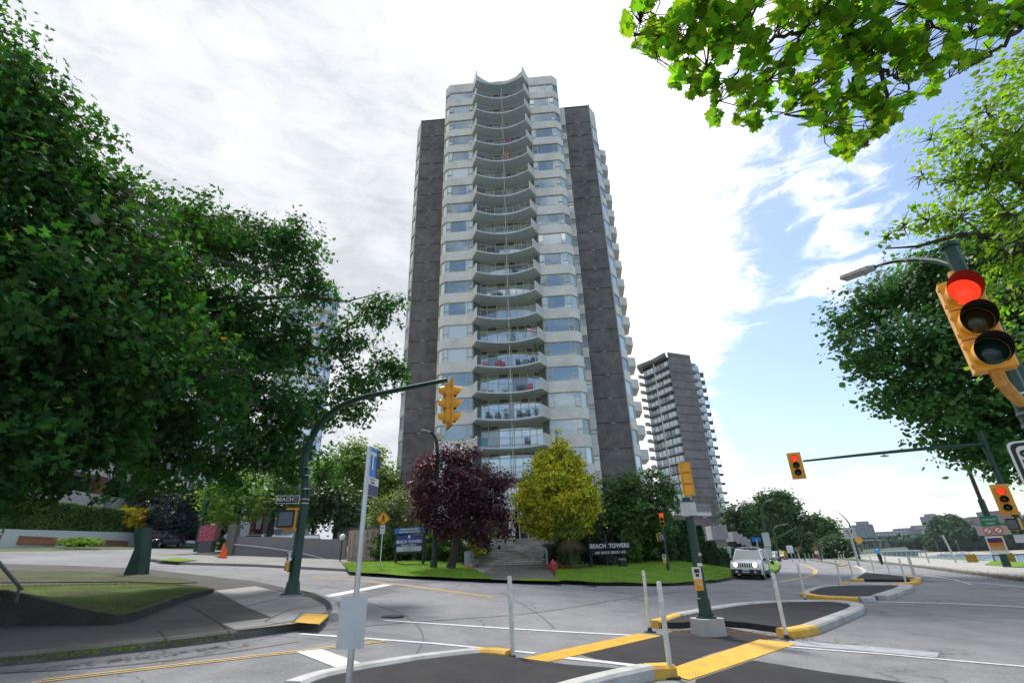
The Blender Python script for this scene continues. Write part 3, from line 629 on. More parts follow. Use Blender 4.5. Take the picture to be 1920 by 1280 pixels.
t = thing('mesh_fence', 'low grey mesh fence panel by the red flowers left of the stairs', 'fence', (xl0 - 1.2, SB - 1.5, zb))
railing('panel', at(871, 1070, 32.5), at(893, 1062, 36), 1.05, t, .05, .006)
# podium / terrace under the tower
t = thing('terrace', 'concrete terrace the round balconied tower stands on', 'terrace', (0, 42, 0))
mb = MB(); mb.prism([(-9, 42.02), (xl0 + .55, 42.02), (xr0, 42.02), (6, 42.02), (12.6, 44), (12.6, 62), (-13, 62), (-13, 46)], .5, zt - .03); mb.build('base', M_conc, t, world=True)
M_tc = grain(mat('precast_concrete', (.80, .765, .69), .8, var=.08, scale=2.5, bump=.35, bscale=22, var2=(.45, (.58, .56, .52), .75)), 9, .12)
M_soff = mat('painted_soffit', (.56, .60, .57), .75, var=.12, scale=1.5)
M_slabedge = mat('slab_edge_paint', (.60, .66, .72), .6, var=.15, scale=4)
M_clad = grain(mat('ribbed_brown_concrete', (.23, .215, .205), .75, var=.25, scale=.35, bump=.2, var2=(.22, (.29, .275, .26), .8)), 1.2, .22)
M_joint2 = mat('panel_joint', (.03, .028, .028), .8)
M_pipe = mat('cream_downpipe', (.52, .50, .46), .5)
M_yfr = mat('cream_window_frame', (.62, .55, .30), .5, var=.08)
M_wfr = mat('pale_window_frame', (.62, .64, .62), .5, var=.08)
M_gl = glassmat('window_glass', (.06, .10, .11), .30); M_gl2 = glassmat('window_glass_light', (.45, .50, .50), .42)
M_gldk = glassmat('window_glass_dark', (.02, .025, .03), .22); M_gbal = glassmat('balcony_glass', (.20, .23, .23), .45)
M_curt = mat('white_curtain', (.70, .73, .72), .8, var=.12, scale=3)
M_rail2 = mat('balcony_rail_metal', (.42, .46, .48), .4, .3)
M_inn = mat('dark_interior', (.03, .032, .035), .9)
FH = 2.68; SILL0 = 12.2; WH = 1.55
def curtain(mb, x0, x1, z0, z1, y, mi, n=14, amp=.02):
    P = [(x0 + (x1 - x0) * i / n, y + amp * (-1) ** i) for i in range(n + 1)]
    for a, b in zip(P, P[1:]): mb.quad((a[0], a[1], z0), (b[0], b[1], z0), (b[0], b[1], z1), (a[0], a[1], z1), mi)
def wall_xform(a, b):
    """local frame on the wall from a to b: x along, y into the wall, z up"""
    d = Vector((b[0] - a[0], b[1] - a[1], 0)); L_ = d.length; return L_, math.atan2(d.y, d.x)
def bay_window(L_, kind, h=WH, fr=None, split=(.55, None, .55), low=True):
    """frame mesh and pane mesh in wall coordinates (x 0..L, z 0..h, y outwards = -)"""
    f = MB(); p = MB(); t = .05; s0, s2 = split[0], split[2]; xs = [0] + ([s0] if s0 else []) + ([L_ - s2] if s2 else []) + [L_]
    for z in (t / 2, h - t / 2): f.box((L_ / 2, -.02, z), (L_, .09, t))
    for x in xs: f.box((min(max(x, t / 2), L_ - t / 2), -.021, h / 2), (t, .086, h - .004))
    for i in range(len(xs) - 1):
        a, b = xs[i], xs[i + 1]; small = b - a < .7
        if small and low:
            f.box(((a + b) / 2, -.022, h * .34), (b - a - t, .08, t * .8)); 
            if kind in (2, 4): f.box(((a + b) / 2, -.09, h * .17), (b - a - .1, .10, h * .3), rot=Matrix.Rotation(-.16, 3, 'X'), mi=1)
        full = kind == 3 or (small and kind in (1, 4)) or (kind == 5)
        mi = 1 if full else 0
        p.quad((a, .02, 0), (b, .02, 0), (b, .02, h), (a, .02, h), mi)
        if kind == 1 and not small: p.quad((b - .22, .012, .03), (b - .02, .012, .03), (b - .02, .012, h - .03), (b - .22, .012, h - .03), 1)
    return f, p
def make_tower_main():
    O = Vector((-.37, 46.14, 0)); rz = R_(-4.1)
    T = thing('apartment_tower', 'tallest pale concrete apartment tower with a central stack of curved balconies', 'building', O, rz)
    zr = 60.56; zlow = zt - .02
    out = [(-7.55, 4.6), (-7.55, .65), (-6.87, 0), (-3.73, 0)]; outr = [(-x, y) for x, y in out[::-1]]
    w = MB()
    lv = [(SILL0 - FH + FH * k) for k in range(-1, 19)]          # sill heights
    def band(seg, z0, z1, th=.22, prot=.0):
        for a, b in zip(seg, seg[1:]):
            d = Vector((b[0] - a[0], b[1] - a[1], 0)); n_ = Vector((d.y, -d.x, 0)).normalized()
            a2 = Vector((a[0], a[1], 0)) - n_ * prot; 
            poly = [(a[0], a[1]), (b[0], b[1]), (b[0] - n_.x * th, b[1] - n_.y * th), (a[0] - n_.x * th, a[1] - n_.y * th)]
            w.prism(poly, z0, z1)
    for z in lv:
        for seg in (out, outr): band(seg, z - 1.13, z)
    for seg in (out, outr): band(seg, lv[-1] + 1.32, zr + .02)
    # lower shaft, storey heights down to the terrace
    for seg in (out, outr): band(seg, zlow, lv[0] - 1.13 - .0 if False else 5.9)
    # dark core that closes the rooms
    c = MB(); c.prism([(-7.3, 4.6), (-7.3, .75), (-6.8, .25), (-3.85, .25), (-3.1, 1.12), (3.1, 1.12), (3.85, .25), (6.8, .25), (7.3, .75), (7.3, 4.6)], zlow, zr - .1)
    c.build('core', M_inn, T)
    w.prism([(-7.5, 4.7), (-7.5, .7), (-6.85, .05), (6.85, .05), (7.5, .7), (7.5, 4.7)], zr - .25, zr - .05)
    w.build('wall', M_tc, T)
    # wings
    for s in (-1, 1):
        wd = MB(); u0, u1 = (8.62, 11.95); n = 24
        P = []
        for i in range(n):
            x = u0 + (u1 - u0) * i / n; dx = (u1 - u0) / n; P += [(x, 5.02), (x + dx * .25, 4.94), (x + dx * .62, 4.94), (x + dx * .87, 5.02)]
        P += [(u1, 5.02), (u1, 16.0), (u0, 16.0)]; P = [(s * x, y) for x, y in P]
        wd.prism(P, zlow, zr - .55)
        wd.build('cladding', M_clad, T)
        for z in lv[:-1] + [lv[-1] - .3]:
            j = MB(); j.box((s * (u0 + u1) / 2, 4.955, z - .5), (u1 - u0 + .02, .06, .05), 0, 0); j.box((s * (u0 + u1) / 2, 4.90, z - .56), (.42, .08, .08), 0, 1)
            j.build('panel_joint', [M_joint2, M_pipe], T)
        for px_, py_, r in ((12.03, 4.92, .075), (7.62, 4.35, .05)):
            q = MB(); q.cyl((s * px_, py_, zlow), (s * px_, py_, zr - .3), r, n=8); q.build('downpipe', M_pipe if r > .06 else M_joint2, T)
        # narrow strip with small windows between bay and wing, and outer light bay
        ww = MB(); strip = [(s * 7.9, 4.75), (s * 8.55, 4.75)]; outb = [(s * 12.12, 5.02), (s * 12.95, 6.35), (s * 13.2, 8.2)]
        if s < 0: strip = strip[::-1]; outb = outb[::-1]
        def bnd(seg, z0, z1, th=.2):
            for a, b in zip(seg, seg[1:]):
                d = Vector((b[0] - a[0], b[1] - a[1], 0)); n_ = Vector((d.y, -d.x, 0)).normalized(); ww.prism([a, b, (b[0] - n_.x * th, b[1] - n_.y * th), (a[0] - n_.x * th, a[1] - n_.y * th)], z0, z1)
        for z in lv[:-1]:
            for seg in (strip, outb): bnd(seg, z - 1.13, z)
        for seg in (strip, outb): bnd(seg, lv[-1] - 1.13, zr - .6)
        ww.box((s * 8.22, 5.2, (zlow + zr) / 2 - .4), (.7, .6, zr - zlow - .6), 0, 1); ww.prism([(s * 12.0, 5.4), (s * 12.7, 6.5), (s * 13.0, 8.2), (s * 13.0, 15), (s * 12.0, 15)], zlow, zr - .9, 1)
        ww.build('wing_wall', [M_tc, M_inn], T)
        meshes = {}
        for k, z in enumerate(lv[:-1]):
            for seg, nm in ((strip, 's'), (outb[:2] if s > 0 else outb[1:], 'o')):
                a, b = seg[0], seg[1]; L_, an = wall_xform(a, b)
                if (nm, L_) not in meshes:
                    f, p = bay_window(L_, 0, WH - .02, split=(None, None, None), low=False)
                    if nm == 's': f.box((L_ / 2, -.02, WH * .72), (L_, .08, .05))
                    meshes[(nm, L_)] = (f.mesh('window_frame', [M_yfr if nm == 's' else M_wfr, M_curt]), [p.mesh('pane', [g_, M_curt]) for g_ in ((M_gldk, M_gl) if nm == 's' else (M_gl2, M_gl))])
                fm, pm = meshes[(nm, L_)]
                fo = link('window', fm, T); n_ = Vector((b[1] - a[1], -(b[0] - a[0]), 0)).normalized() * -.10
                fo.location = (a[0] + n_.x, a[1] + n_.y, z + .005); fo.rotation_euler = (0, 0, an); po = link('pane', pm[(k * 7 + (s > 0)) % 3 == 0 if nm == 'o' else (k % 3 == 1)], fo)
        # balcony stubs on the far flank
        for z in (lv[1:-1] if s > 0 else []):
            b_ = MB(); b_.prism([(s * 13.2, 8.2), (s * 14.15, 8.6), (s * 14.3, 11.5), (s * 13.2, 11.9)], z - 1.13, z - .95); b_.prism([(s * 13.25, 8.2), (s * 14.15, 8.6), (s * 14.1, 8.72), (s * 13.2, 8.32)], z - .95, z - .05); b_.build('side_balcony', M_tc, T)
        rr = MB(); rr.box((s * 10.3, 10, zr - .5), (3.6, 10.2, .12)); rr.build('roof_cap', M_joint2, T)
    # bay windows
    cache = {}
    rnd = random.Random(4)
    segs = [((-7.55, .65), (-6.87, 0), 'c'), ((-6.87, 0), (-3.73, 0), 'b'), ((3.73, 0), (6.87, 0), 'b'), ((6.87, 0), (7.55, .65), 'c')]
    for ki, z in enumerate(lv):
        for si, (a, b, nm) in enumerate(segs):
            if z < 9: 
                pass
            L_, an = wall_xform(a, b); top = ki == len(lv) - 1
            kind = rnd.choice([0, 0, 1, 2, 4, 1]) if nm == 'b' else rnd.choice([0, 5]) if si == 3 else 5
            if si == 1 and ki in (5, 6, 14): kind = 3
            if top: kind = 0
            key = (nm, kind, top, round(L_, 3))
            if key not in cache:
                f, p = bay_window(L_, kind, 1.3 if top else WH, split=(1.05, None, 1.05) if (top and nm == 'b') else (.55, None, .55) if nm == 'b' else (None, None, None), low=not top)
                cache[key] = (f.mesh('window_frame', [M_wfr if top else M_yfr, M_wfr]), p.mesh('pane', [M_gl if nm == 'b' else M_gl, M_gl2 if kind != 3 else M_curt2]))
            fm, pm = cache[key]; n_ = Vector((b[1] - a[1], -(b[0] - a[0]), 0)).normalized() * -.10
            fo = link('window', fm, T); fo.location = (a[0] + n_.x, a[1] + n_.y, z + .003); fo.rotation_euler = (0, 0, an); link('pane', pm, fo)
    # balconies
    arc = []
    for i in range(25):
        t_ = i / 24 * 2 - 1; arc.append((3.05 * t_, -.45 - .98 * t_ ** 2 * (1 - .0 * t_)))
    sl = MB(); sl.prism([(-3.73, 0)] + arc + [(3.73, 0), (3.05, 1.1), (-3.05, 1.1)], 0, .03, 0); 
    sl.prism([(-3.73, -.001)] + arc + [(3.73, -.001), (3.05, 1.1), (-3.05, 1.1)], -.001 + .03, .16, 1)
    slab = sl.mesh('slab', [M_soff, M_slabedge])
    pars = []
    for s in (-1, 1):
        pr = MB()
        a = Vector((s * 3.73, 0, 0)); b = Vector((s * 3.05, -1.43, 0)); d = (b - a).normalized(); n_ = Vector((-d.y, d.x, 0)) * (.09 * s); a = a + Vector((0, -.002, 0))
        pr.prism([(a.x, a.y), (b.x, b.y), (b.x + n_.x, b.y + n_.y), (a.x + n_.x, a.y + n_.y)], -.002, 1.13); pars.append(pr.mesh('parapet', M_tc))
    rl = MB(); A3 = [Vector((x, y + .05, 0)) for x, y in arc[0:]]; 
    rl.tube([p + Vector((0, 0, 1.08)) for p in A3], .022, 5); rl.tube([p + Vector((0, 0, .27)) for p in A3], .014, 4); rl.tube([p + Vector((0, 0, .98)) for p in A3], .012, 4)
    RS = resample(A3, 56)
    for i, p in enumerate(RS): rl.cyl(p + Vector((0, 0, .27 if i % 14 else .16)), p + Vector((0, 0, 1.08)), .009 if i % 14 else .022, n=4)
    railm = rl.mesh('railing', M_rail2)
    def glazing(var):
        g = MB(); h = 2.5; xs = [-3.02, -2.3, -1.25, -.2, .2, .95, 1.75, 2.4, 3.02]
        g.box((0, 1.06, .05), (6.04, .1, .1)); g.box((0, 1.06, h - .05), (6.04, .1, .1)); g.box((0, 1.055, 1.95), (6.0, .08, .06))
        for x in xs: g.box((x, 1.058, h / 2), (.07, .085, h - .01))
        for s in (-1, 1):
            a, b = (s * 3.72, .06), (s * 3.04, 1.02); L_, an = wall_xform(a, b); g.box(((a[0] + b[0]) / 2, (a[1] + b[1]) / 2, h / 2), (L_, .05, h), an, 4); g.box((a[0] - s * .03, a[1] + .05, h / 2), (.08, .1, h), 0, 0)
        for i, (a, b) in enumerate(zip(xs, xs[1:])):
            r = random.Random(var * 31 + i); 
            op = r.random() < .14; mi = 3 if op else (2 if r.random() < .45 else 1)
            g.quad((a, 1.08, .1), (b, 1.08, .1), (b, 1.08, 1.95), (a, 1.08, 1.95), mi)
            g.quad((a, 1.08, 1.95), (b, 1.08, 1.95), (b, 1.08, h), (a, 1.08, h), 3 if r.random() < .5 else 1)
        return g.mesh('balcony_door', [M_yfr, M_gbal, M_gl2, M_gldk, mat('balcony_side_panel', (.16, .19, .2), .5)])
    gz = [glazing(v) for v in range(5)]
    for k in range(0, 20):
        zb_ = lv[0] - 1.13 + FH * k
        if k == 0: zb_ = lv[0] - 1.13
        e = link('balcony', slab, T); e.location = (0, 0, zb_); [link('parapet', p_, e) for p_ in pars]; link('railing', railm, e)
        d = link('balcony_door', gz[(k * 3) % 5], T); d.location = (0, 0, zb_ + .16)
    q = MB(); q.box((.12, -.28, (lv[0] + zr) / 2 - 1), (.07, .1, zr - lv[0] - 1.5)); q.build('divider_post', M_pipe, T)
    # roof canopy with two raised points
    cz = zr - 1.32; cp = MB(); n = len(arc)
    hgt = lambda t_: .30 + 1.0 * abs(t_) ** 3
    cp.prism([(-3.73, .0)] + arc + [(3.73, .0), (3.05, 1.1), (-3.05, 1.1)], [cz] * (n + 4), [cz + .95] + [cz + .18 + .9 * abs(i / 12 - 1) ** 2.2 for i in range(n)] + [cz + .95, cz + .9, cz + .9], 0, 1)
    for s in (-1, 1):
        a = Vector((s * 3.75, 0, 0)); b = Vector((s * 3.05, -1.47, 0)); n_ = Vector((.1 * -s, 0, 0)); vs = []
        for p, z0, z1 in ((a, cz - .02, zr - .02), (b, cz - .02, zr + .40)):
            for o_ in (Vector((0, 0, 0)), n_): vs += [p + o_ + Vector((0, 0, z0)), p + o_ + Vector((0, 0, z1))]
        cp.add(vs, [[0, 4, 5, 1], [2, 3, 7, 6], [1, 5, 7, 3], [4, 6, 7, 5], [0, 1, 3, 2], [0, 2, 6, 4]], 1)
    cp.build('canopy', [M_soff, M_tc], T)
    # entrance storey: columns, glass doors, panels
    e = MB(); h = 2.6; zz = zlow
    for x in (-3.6, -.2, 3.4): e.box((x, .4, zz + h / 2 + .35), (.55, .5, h + .9), 0, 1)
    for x in (-1.3, -.75): e.box((x, .78, zz + h / 2), (.09, .09, h), 0, 0)
    for x in (.45, 1.2, 2.0, 2.75): e.box((x, .5, zz + h / 2), (.10, .12, h + .6), 0, 0)
    e.quad((-3.3, .95, zz), (-.4, .95, zz), (-.4, .95, zz + h), (-3.3, .95, zz + h), 3); e.quad((.3, .8, zz), (3.1, .8, zz), (3.1, .8, zz + 3), (.3, .8, zz + 3), 2)
    e.box((.1, .12, zz + 1.75), (.32, .02, .1), 0, 4); e.box((.1, .12, zz + 1.5), (.32, .02, .1), 0, 4); e.box((.1, .12, zz + 1.2), (.3, .02, .2), 0, 4)
    e.box((0, .9, zz + h + .75), (7.2, .3, .9), 0, 1)
    e.build('entrance', [M_yfr, M_tc, M_gl, mat('ochre_panel', (.22, .19, .04), .5, var=.4, scale=2), M_inn], T)
    return T, lv
M_curt2 = glassmat('curtained_glass', (.66, .70, .70), .16)
TOWER, LV = make_tower_main()
def tw(u, v, z):    # tower local -> world
    return TOWER.matrix_basis @ Vector((u, v, z)) if False else Matrix.Rotation(R_(-4.1), 3, 'Z') @ Vector((u, v, z)) + Vector((-.37, 46.14, 0))
# --- things on the balconies
def chair_mesh(m):
    b = MB(); b.box((0, 0, .40), (.5, .48, .05), mi=0)
    for i in range(5): b.box((-.2 + .1 * i, .25, .72), (.07, .03, .62), rot=Matrix.Rotation(-.25, 3, 'X'))
    for x in (-.25, .25):
        b.box((x, -.05, .58), (.06, .55, .03)); b.box((x, -.26, .28), (.05, .05, .56)); b.box((x, .22, .28), (.05, .05, .56))
    return b.mesh('chair', m)
M_red = mat('red_chair_plastic', (.62, .02, .03), .45); M_blk = mat('black_chair_metal', (.03, .03, .035), .5); M_wht = mat('white_plastic', (.7, .7, .7), .5)
cm = {0: chair_mesh(M_red), 1: chair_mesh(M_blk), 2: chair_mesh(M_wht)}
ORD = ['fourth', 'third', 'second', 'fifth', 'sixth', 'seventh', 'eighth', 'ninth']
bal = lambda k: LV[0] - 1.13 + FH * k + .165
spots = [(5, -2.4, .1, 0, .3), (5, -1.1, -.05, 0, -.5), (5, -.75, .45, 0, -.2), (5, 1.0, .1, 1, .4), (5, 1.7, .2, 1, 0), (5, 2.3, -.2, 1, -.4), (4, -2.6, -.2, 2, .3), (4, -1.9, .1, 2, 0), (4, -.5, .2, 2, .2), (4, .9, .3, 1, 0), (4, 1.35, .2, 1, .1), (4, 2.0, .0, 0, -.2), (3, -2.1, .1, 1, .4), (3, -1.3, .3, 1, 0), (3, .9, .1, 1, .2), (3, 1.6, .0, 1, -.3), (8, -1.5, .1, 1, 0), (8, -.8, .1, 1, .3), (9, 1.0, .0, 1, .2), (10, -1.0, .1, 1, 0), (2, 1.5, 0, 1, 0)]
cn = {0: 'red slatted', 1: 'black slatted', 2: 'white'}
fl = {2: 'lowest clear balcony, the one with the teal box', 3: 'second clear balcony up', 4: 'third clear balcony up', 5: 'fourth clear balcony up', 8: 'seventh clear balcony up', 9: 'eighth clear balcony up', 10: 'ninth clear balcony up'}
for k, u, v, c, rz in spots:
    o = link('chair', cm[c]); p = tw(u, v, bal(k)); o.location = p; o.rotation_euler = (0, 0, rz)
    n_same = [s_ for s_ in spots if s_[0] == k and s_[3] == c]; i_ = sorted([s_[1] for s_ in n_same]).index(u)
    pos = '' if len(n_same) == 1 else (['left', 'right'] if len(n_same) == 2 else ['leftmost', 'middle', 'rightmost', 'far right'])[i_] + ' of the '
    tag(o, ('%s%s chair%s on the %s' % (pos or 'only ', cn[c], '' if not pos else 's', fl[k])), 'chair', 'chairs on the tower balconies')
def pot(label, k, u, v, h, lm, cat='potted plant'):
    p = tw(u, v, bal(k)); t = thing('potted_plant', label, cat, p, 0, 'plants on the tower balconies'); mb = MB(); mb.lathe([(.1, 0), (.16, .28), (.17, .3)], n=10); mb.build('pot', mat('clay_pot', (.2, .09, .05), .8), t)
    mb = MB()
    for i in range(160):
        q = Vector((random.gauss(0, .16), random.gauss(0, .16), .3 + random.random() * h)); d = Vector((random.gauss(0, 1), random.gauss(0, 1), random.gauss(0, 1))).normalized() * .09; a, b = frame_of(d)
        mb.add([q - d * .5 - a * .02, q + a * .05, q + d * .8, q - a * .05], [[0, 1, 2, 3]])
    mb.build('foliage', lm, t)
M_potleaf = leafmat('pot_plant_leaf', (.04, .10, .025))
pot('tall dark potted plant beside the divider on the second clear balcony up', 3, -.45, 0, .9, M_potleaf); pot('leafy green potted plant at the right end of the second clear balcony up', 3, 2.5, -.5, .55, M_potleaf)
pot('bushy potted plant right of the divider on the balcony with the flag', 6, .5, .1, 1.1, M_potleaf); pot('small potted plant at the left end of the ninth clear balcony up', 10, -2.4, 0, .4, M_potleaf)
mb = MB(); mb.tube([(0, 0, -.02), (0, 0, -.35)], .01, 4); mb.lathe([(.05, -.35), (.13, -.55), (.12, -.95), (.2, -1.25), (.19, -1.3)], n=12); o = mb.build('hanging_basket', mat('dark_green_fabric', (.01, .07, .04), .8)); o.location = tw(2.75, -.9, bal(6) - .16)
tag(o, 'dark green hanging windsock below the right tip of a lower tower balcony', 'windsock')
mb = MB(); mb.box((0, 0, .75), (.45, .3, 1.5)); [mb.box((0, -.16, .15 + .3 * i), (.47, .02, .03)) for i in range(5)]; o = mb.build('screen', mat('orange_wood', (.55, .2, .07), .6)); o.location = tw(.55, -.05, bal(15)); tag(o, 'tall orange brown cabinet standing on an upper tower balcony', 'cabinet')
mb = MB(); mb.box((0, 0, .4), (.6, .35, .8), ch=.05); mb.box((0, -.18, .5), (.5, .02, .35)); mb.box((0, 0, .82), (.64, .4, .05), ch=.05); o = mb.build('storage_box', mat('teal_plastic', (.08, .38, .36), .5)); o.location = tw(-2.5, -.6, bal(2)); tag(o, 'teal storage box at the left end of the lowest clear tower balcony', 'box')
mb = MB(); mb.lathe([(.05, 0), (.25, .25), (.35, .5), (.28, .75), (.05, .8)], n=12); o = mb.build('beach_ball_chair', mat('magenta_cloth', (.5, .05, .25), .7)); o.location = tw(.9, -.2, bal(16)); tag(o, 'magenta round seat on a high tower balcony right of the divider', 'seat')
mb = MB(); mb.box((0, 0, .5), (1.1, .02, .75)); mb.box((0, -.015, .62), (1.1, .01, .12), 0, 1); mb.tube([(-.55, 0, .9), (.55, 0, .9)], .015, 5); o = mb.build('flag', [M_wht, M_red]); o.location = tw(2.5, -.93, bal(6) + .1); o.rotation_euler = (0, 0, .5); tag(o, 'red and white flag hung at the right end of a tower balcony rail', 'flag')
M_green = mat('dark_green_pole_paint', (.005, .048, .035), .45, .0, var=.3, scale=5, coat=.08, var2=(5, (.02, .06, .05), .5))
M_green2 = mat('weathered_green_paint', (.010, .06, .05), .6, var=.5, scale=3, var2=(4, (.05, .07, .06), .5))
M_sigy = mat('signal_yellow', (.83, .38, .02), .45, var=.1, scale=4, coat=.15, var2=(6, (.50, .25, .05), .5))
M_sigb = mat('visor_black', (.012, .012, .012), .6)
M_redon = mat('red_signal_lens_lit', (.8, .02, .01), .3, emit=((1, .03, .01), 1.0), scale=90, var=.3)
M_redoff = mat('dark_red_lens', (.06, .006, .005), .12, scale=90); M_amber = mat('dark_amber_lens', (.045, .028, .006), .12, scale=90); M_grn = mat('dark_green_lens', (.004, .035, .028), .12, scale=90)
M_band = mat('steel_strap', (.45, .46, .47), .35, .9)
M_greyplate = mat('bare_aluminium_plate', (.52, .56, .60), .4, .4, var=.12, scale=3, var2=(4, (.38, .41, .44), .6))
M_signw = mat('sign_white', (.72, .73, .72), .45, var=.05); M_signk = mat('sign_black', (.015, .015, .018), .5); M_signy = mat('sign_yellow', (.85, .38, .01), .45)
M_signg = mat('sign_green', (.01, .19, .10), .45); M_signr = mat('sign_red', (.6, .02, .03), .45); M_signbl = mat('sign_blue', (.01, .08, .42), .4); M_navy = mat('sign_navy', (.012, .022, .09), .4)
M_tblue = mat('sign_bright_blue', (.0, .17, .62), .4)
def plane_hit(px, py, P0, P1):
    d = Vector(ray(px, py)); n = (P1 - P0).cross(Vector((0, 0, 1))); return Vector(CC) + d * ((P0 - Vector(CC)).dot(n) / d.dot(n))
def rot_az(az): return R_(-az)          # local +Y looks along compass azimuth az (from +Y towards +X)
def signal_head(parent, loc, az, S=.355, lit=0, plate=False, two=False):
    """three-section head; the lenses look along local +Y turned to az"""
    hb = MB(); D = S * .55
    for i in range(3):
        z = (1 - i) * S; hb.box((0, 0, z), (S * .98, D, S * .965), ch=S * .06); hb.box((S * .5, D * .3, z + S * .3), (.02, .05, .03)); hb.box((S * .5, D * .3, z - S * .3), (.02, .05, .03)); hb.box((0, -D * .55, z), (S * .8, D * .15, S * .8), ch=.02)
        hb.tube([(0, D * .45, z), (0, D * .62, z)], S * .44, 24)
    if plate:
        hb.box((0, D * .2, 0), (S * 1.75, .015, S * 3.7), 0, 1, ch=.02)
        for i in range(3): hb.lathe([(S * .3, 0), (S * .34, D * .5), (S * .2, D * .95)], (0, -D * .4, (1 - i) * S), 14, 0, Matrix.Rotation(R_(90), 3, 'X'))
    ho = hb.build('signal_head', [M_sigy, M_sigy], parent, smooth=True); ho.location = Vector(loc) - parent.location; ho.rotation_euler = (0, 0, rot_az(az))
    for i in range(3):
        z = (1 - i) * S; m = (M_redon if lit == 0 else M_redoff) if i == 0 else (M_amber if i == 1 else M_grn)
        l_ = MB(); prof = [(S * .40, 0), (S * .37, .012), (S * .28, .03), (S * .15, .042), (.004, .046)]; l_.lathe(prof, (0, D * .63, z), 28, 0, Matrix.Rotation(R_(-90), 3, 'X')); l_.build('lens', m, ho, smooth=True)
        v = MB(); n = 26; a0 = -55; vs = []; Ln = S * .78; vs2 = []
        for k in range(n + 1):
            t = R_(a0 + (180 - 2 * a0) * k / n); r = S * .43; ln = Ln * (.30 + .70 * max(0, (math.sin(t) + .82) / 1.82) ** .8)
            for rr, arr in ((r, vs), (r * .965, vs2)): arr += [(rr * math.cos(t), D * .6, z + rr * math.sin(t)), (rr * math.cos(t) * 1.03, D * .6 + ln, z + rr * math.sin(t) * 1.0 - .01)]
        fs = [[2 * k, 2 * k + 1, 2 * k + 3, 2 * k + 2] for k in range(n)]
        v.add(vs, fs, 0); v.add(vs2, fs, 1); v.build('visor', [M_sigy, M_sigb], ho, smooth=True)
    return ho
def ped_head(parent, loc, az, sz=.42):
    b = MB(); b.box((0, 0, 0), (sz, .22, sz), 0, 0, ch=.03); b.box((0, .12, sz * .02), (sz * .96, .05, sz * .96), 0, 1, ch=.02); b.box((0, .14, 0), (sz * .76, .03, sz * .76), 0, 2)
    b.box((0, -.02, -sz * .56), (.1, .1, .06), 0, 0); b.box((0, -.02, sz * .56), (.1, .1, .06), 0, 0)
    o = b.build('pedestrian_head', [M_sigy, M_sigb, mat('unlit_walk_screen', (.13, .16, .20), .35)], parent); o.location = Vector(loc) - parent.location; o.rotation_euler = (0, 0, rot_az(az)); return o
def push_button(parent, loc, az, k=1.):
    b = MB(); b.box((0, 0, .12 * k), (.15 * k, .05, .2 * k), 0, 1, ch=.01); b.box((0, .012, -.07 * k), (.14 * k, .09, .17 * k), 0, 0, ch=.02); b.box((0, .03, .16 * k), (.09 * k, .01, .06 * k), 0, 2); b.box((0, .03, .09 * k), (.06 * k, .01, .045 * k), 0, 2)
    b.lathe([(.035 * k, 0), (.03 * k, .02), (.01, .025)], (0, .055, -.07 * k), 12, 3, Matrix.Rotation(R_(-90), 3, 'X'))
    o = b.build('push_button', [M_sigy, M_signw, M_signk, M_band], parent); o.location = Vector(loc) - parent.location; o.rotation_euler = (0, 0, rot_az(az)); return o
def pole_at(base, top_z, r0, r1, parent, m=None, n=8, foot=True, name='pole'):
    b = MB(); b.tube([base, (base[0], base[1], base[2] + (top_z - base[2]) * .5), (base[0], base[1], top_z)], [r0, (r0 + r1) / 2, r1], n); o = b.build(name, m or M_green, parent, world=True, smooth=n > 10)
    if foot:
        f = MB(); f.box((base[0], base[1], base[2] + .02), (r0 * 3.4, r0 * 3.4, .04), .2, ch=.03); f.tube([(base[0], base[1], base[2] + .03), (base[0], base[1], base[2] + .22)], [r0 * 1.5, r0 * 1.25], n)
        for sx in (-1, 1):
            for sy in (-1, 1): f.cyl((base[0] + sx * r0 * 1.35, base[1] + sy * r0 * 1.35, base[2] + .03), (base[0] + sx * r0 * 1.35, base[1] + sy * r0 * 1.35, base[2] + .09), .02, n=6)
        f.build('base_plate', m or M_green, parent, world=True)
    return o
def bands(parent, x, y, zs, r, m=None):
    for z in zs: b = MB(); b.tube([(x, y, z - .012), (x, y, z + .012)], r, 12); b.build('strap', m or M_band, parent, world=True)
TZP = lambda x, y, o=.0: Vector((x, y, TZ(x, y) + o))

# (1) near right signal
P = atr(1778, 458, 7.45); gz_ = TZ(P.x, P.y)
t = thing('traffic_signal', 'large near signal showing red on a dark green pole at the right edge', 'traffic light', (P.x, P.y, gz_), 0, 'traffic signals of the crossing')
pole_at((P.x, P.y, gz_), P.z - .05, .10, .074, t)
b = MB(); b.tube([(P.x, P.y, P.z - .05), (P.x, P.y, P.z)], .098, 8); b.build('pole_cap', M_green, t, world=True)
hd = (atr(1793, 530, 6.9) + atr(1866, 694, 6.9)) / 2; hd.z = (atr(1793, 530, 6.9).z + atr(1866, 694, 6.9).z) / 2
signal_head(t, hd, 214, .350, 0)
b = MB(); q = hd - Vector((0, 0, .6)); b.tube([q + Vector((0, 0, .1)), q + Vector((0, 0, -.05)), Vector((P.x, P.y, q.z - .18)) * .6 + q * .4 - Vector((0, 0, .06)), Vector((P.x, P.y, q.z - .2))], [.06, .06, .055, .055], 8)
q = hd + Vector((0, 0, .56)); b.tube([q, q + Vector((0, 0, .07)), Vector((P.x, P.y, q.z + .1))], .04, 8); b.build('bracket', mat('rusty_yellow_bracket', (.55, .26, .04), .6, var=.4, scale=8), t, world=True)
bands(t, P.x, P.y, [2.85, 2.72, 2.45, 2.3, 3.05], .095)
so = atr(1887, 836, 6.6); t2 = thing('road_sign', 'white sign with rounded black border cut by the right edge of the picture', 'sign', so)
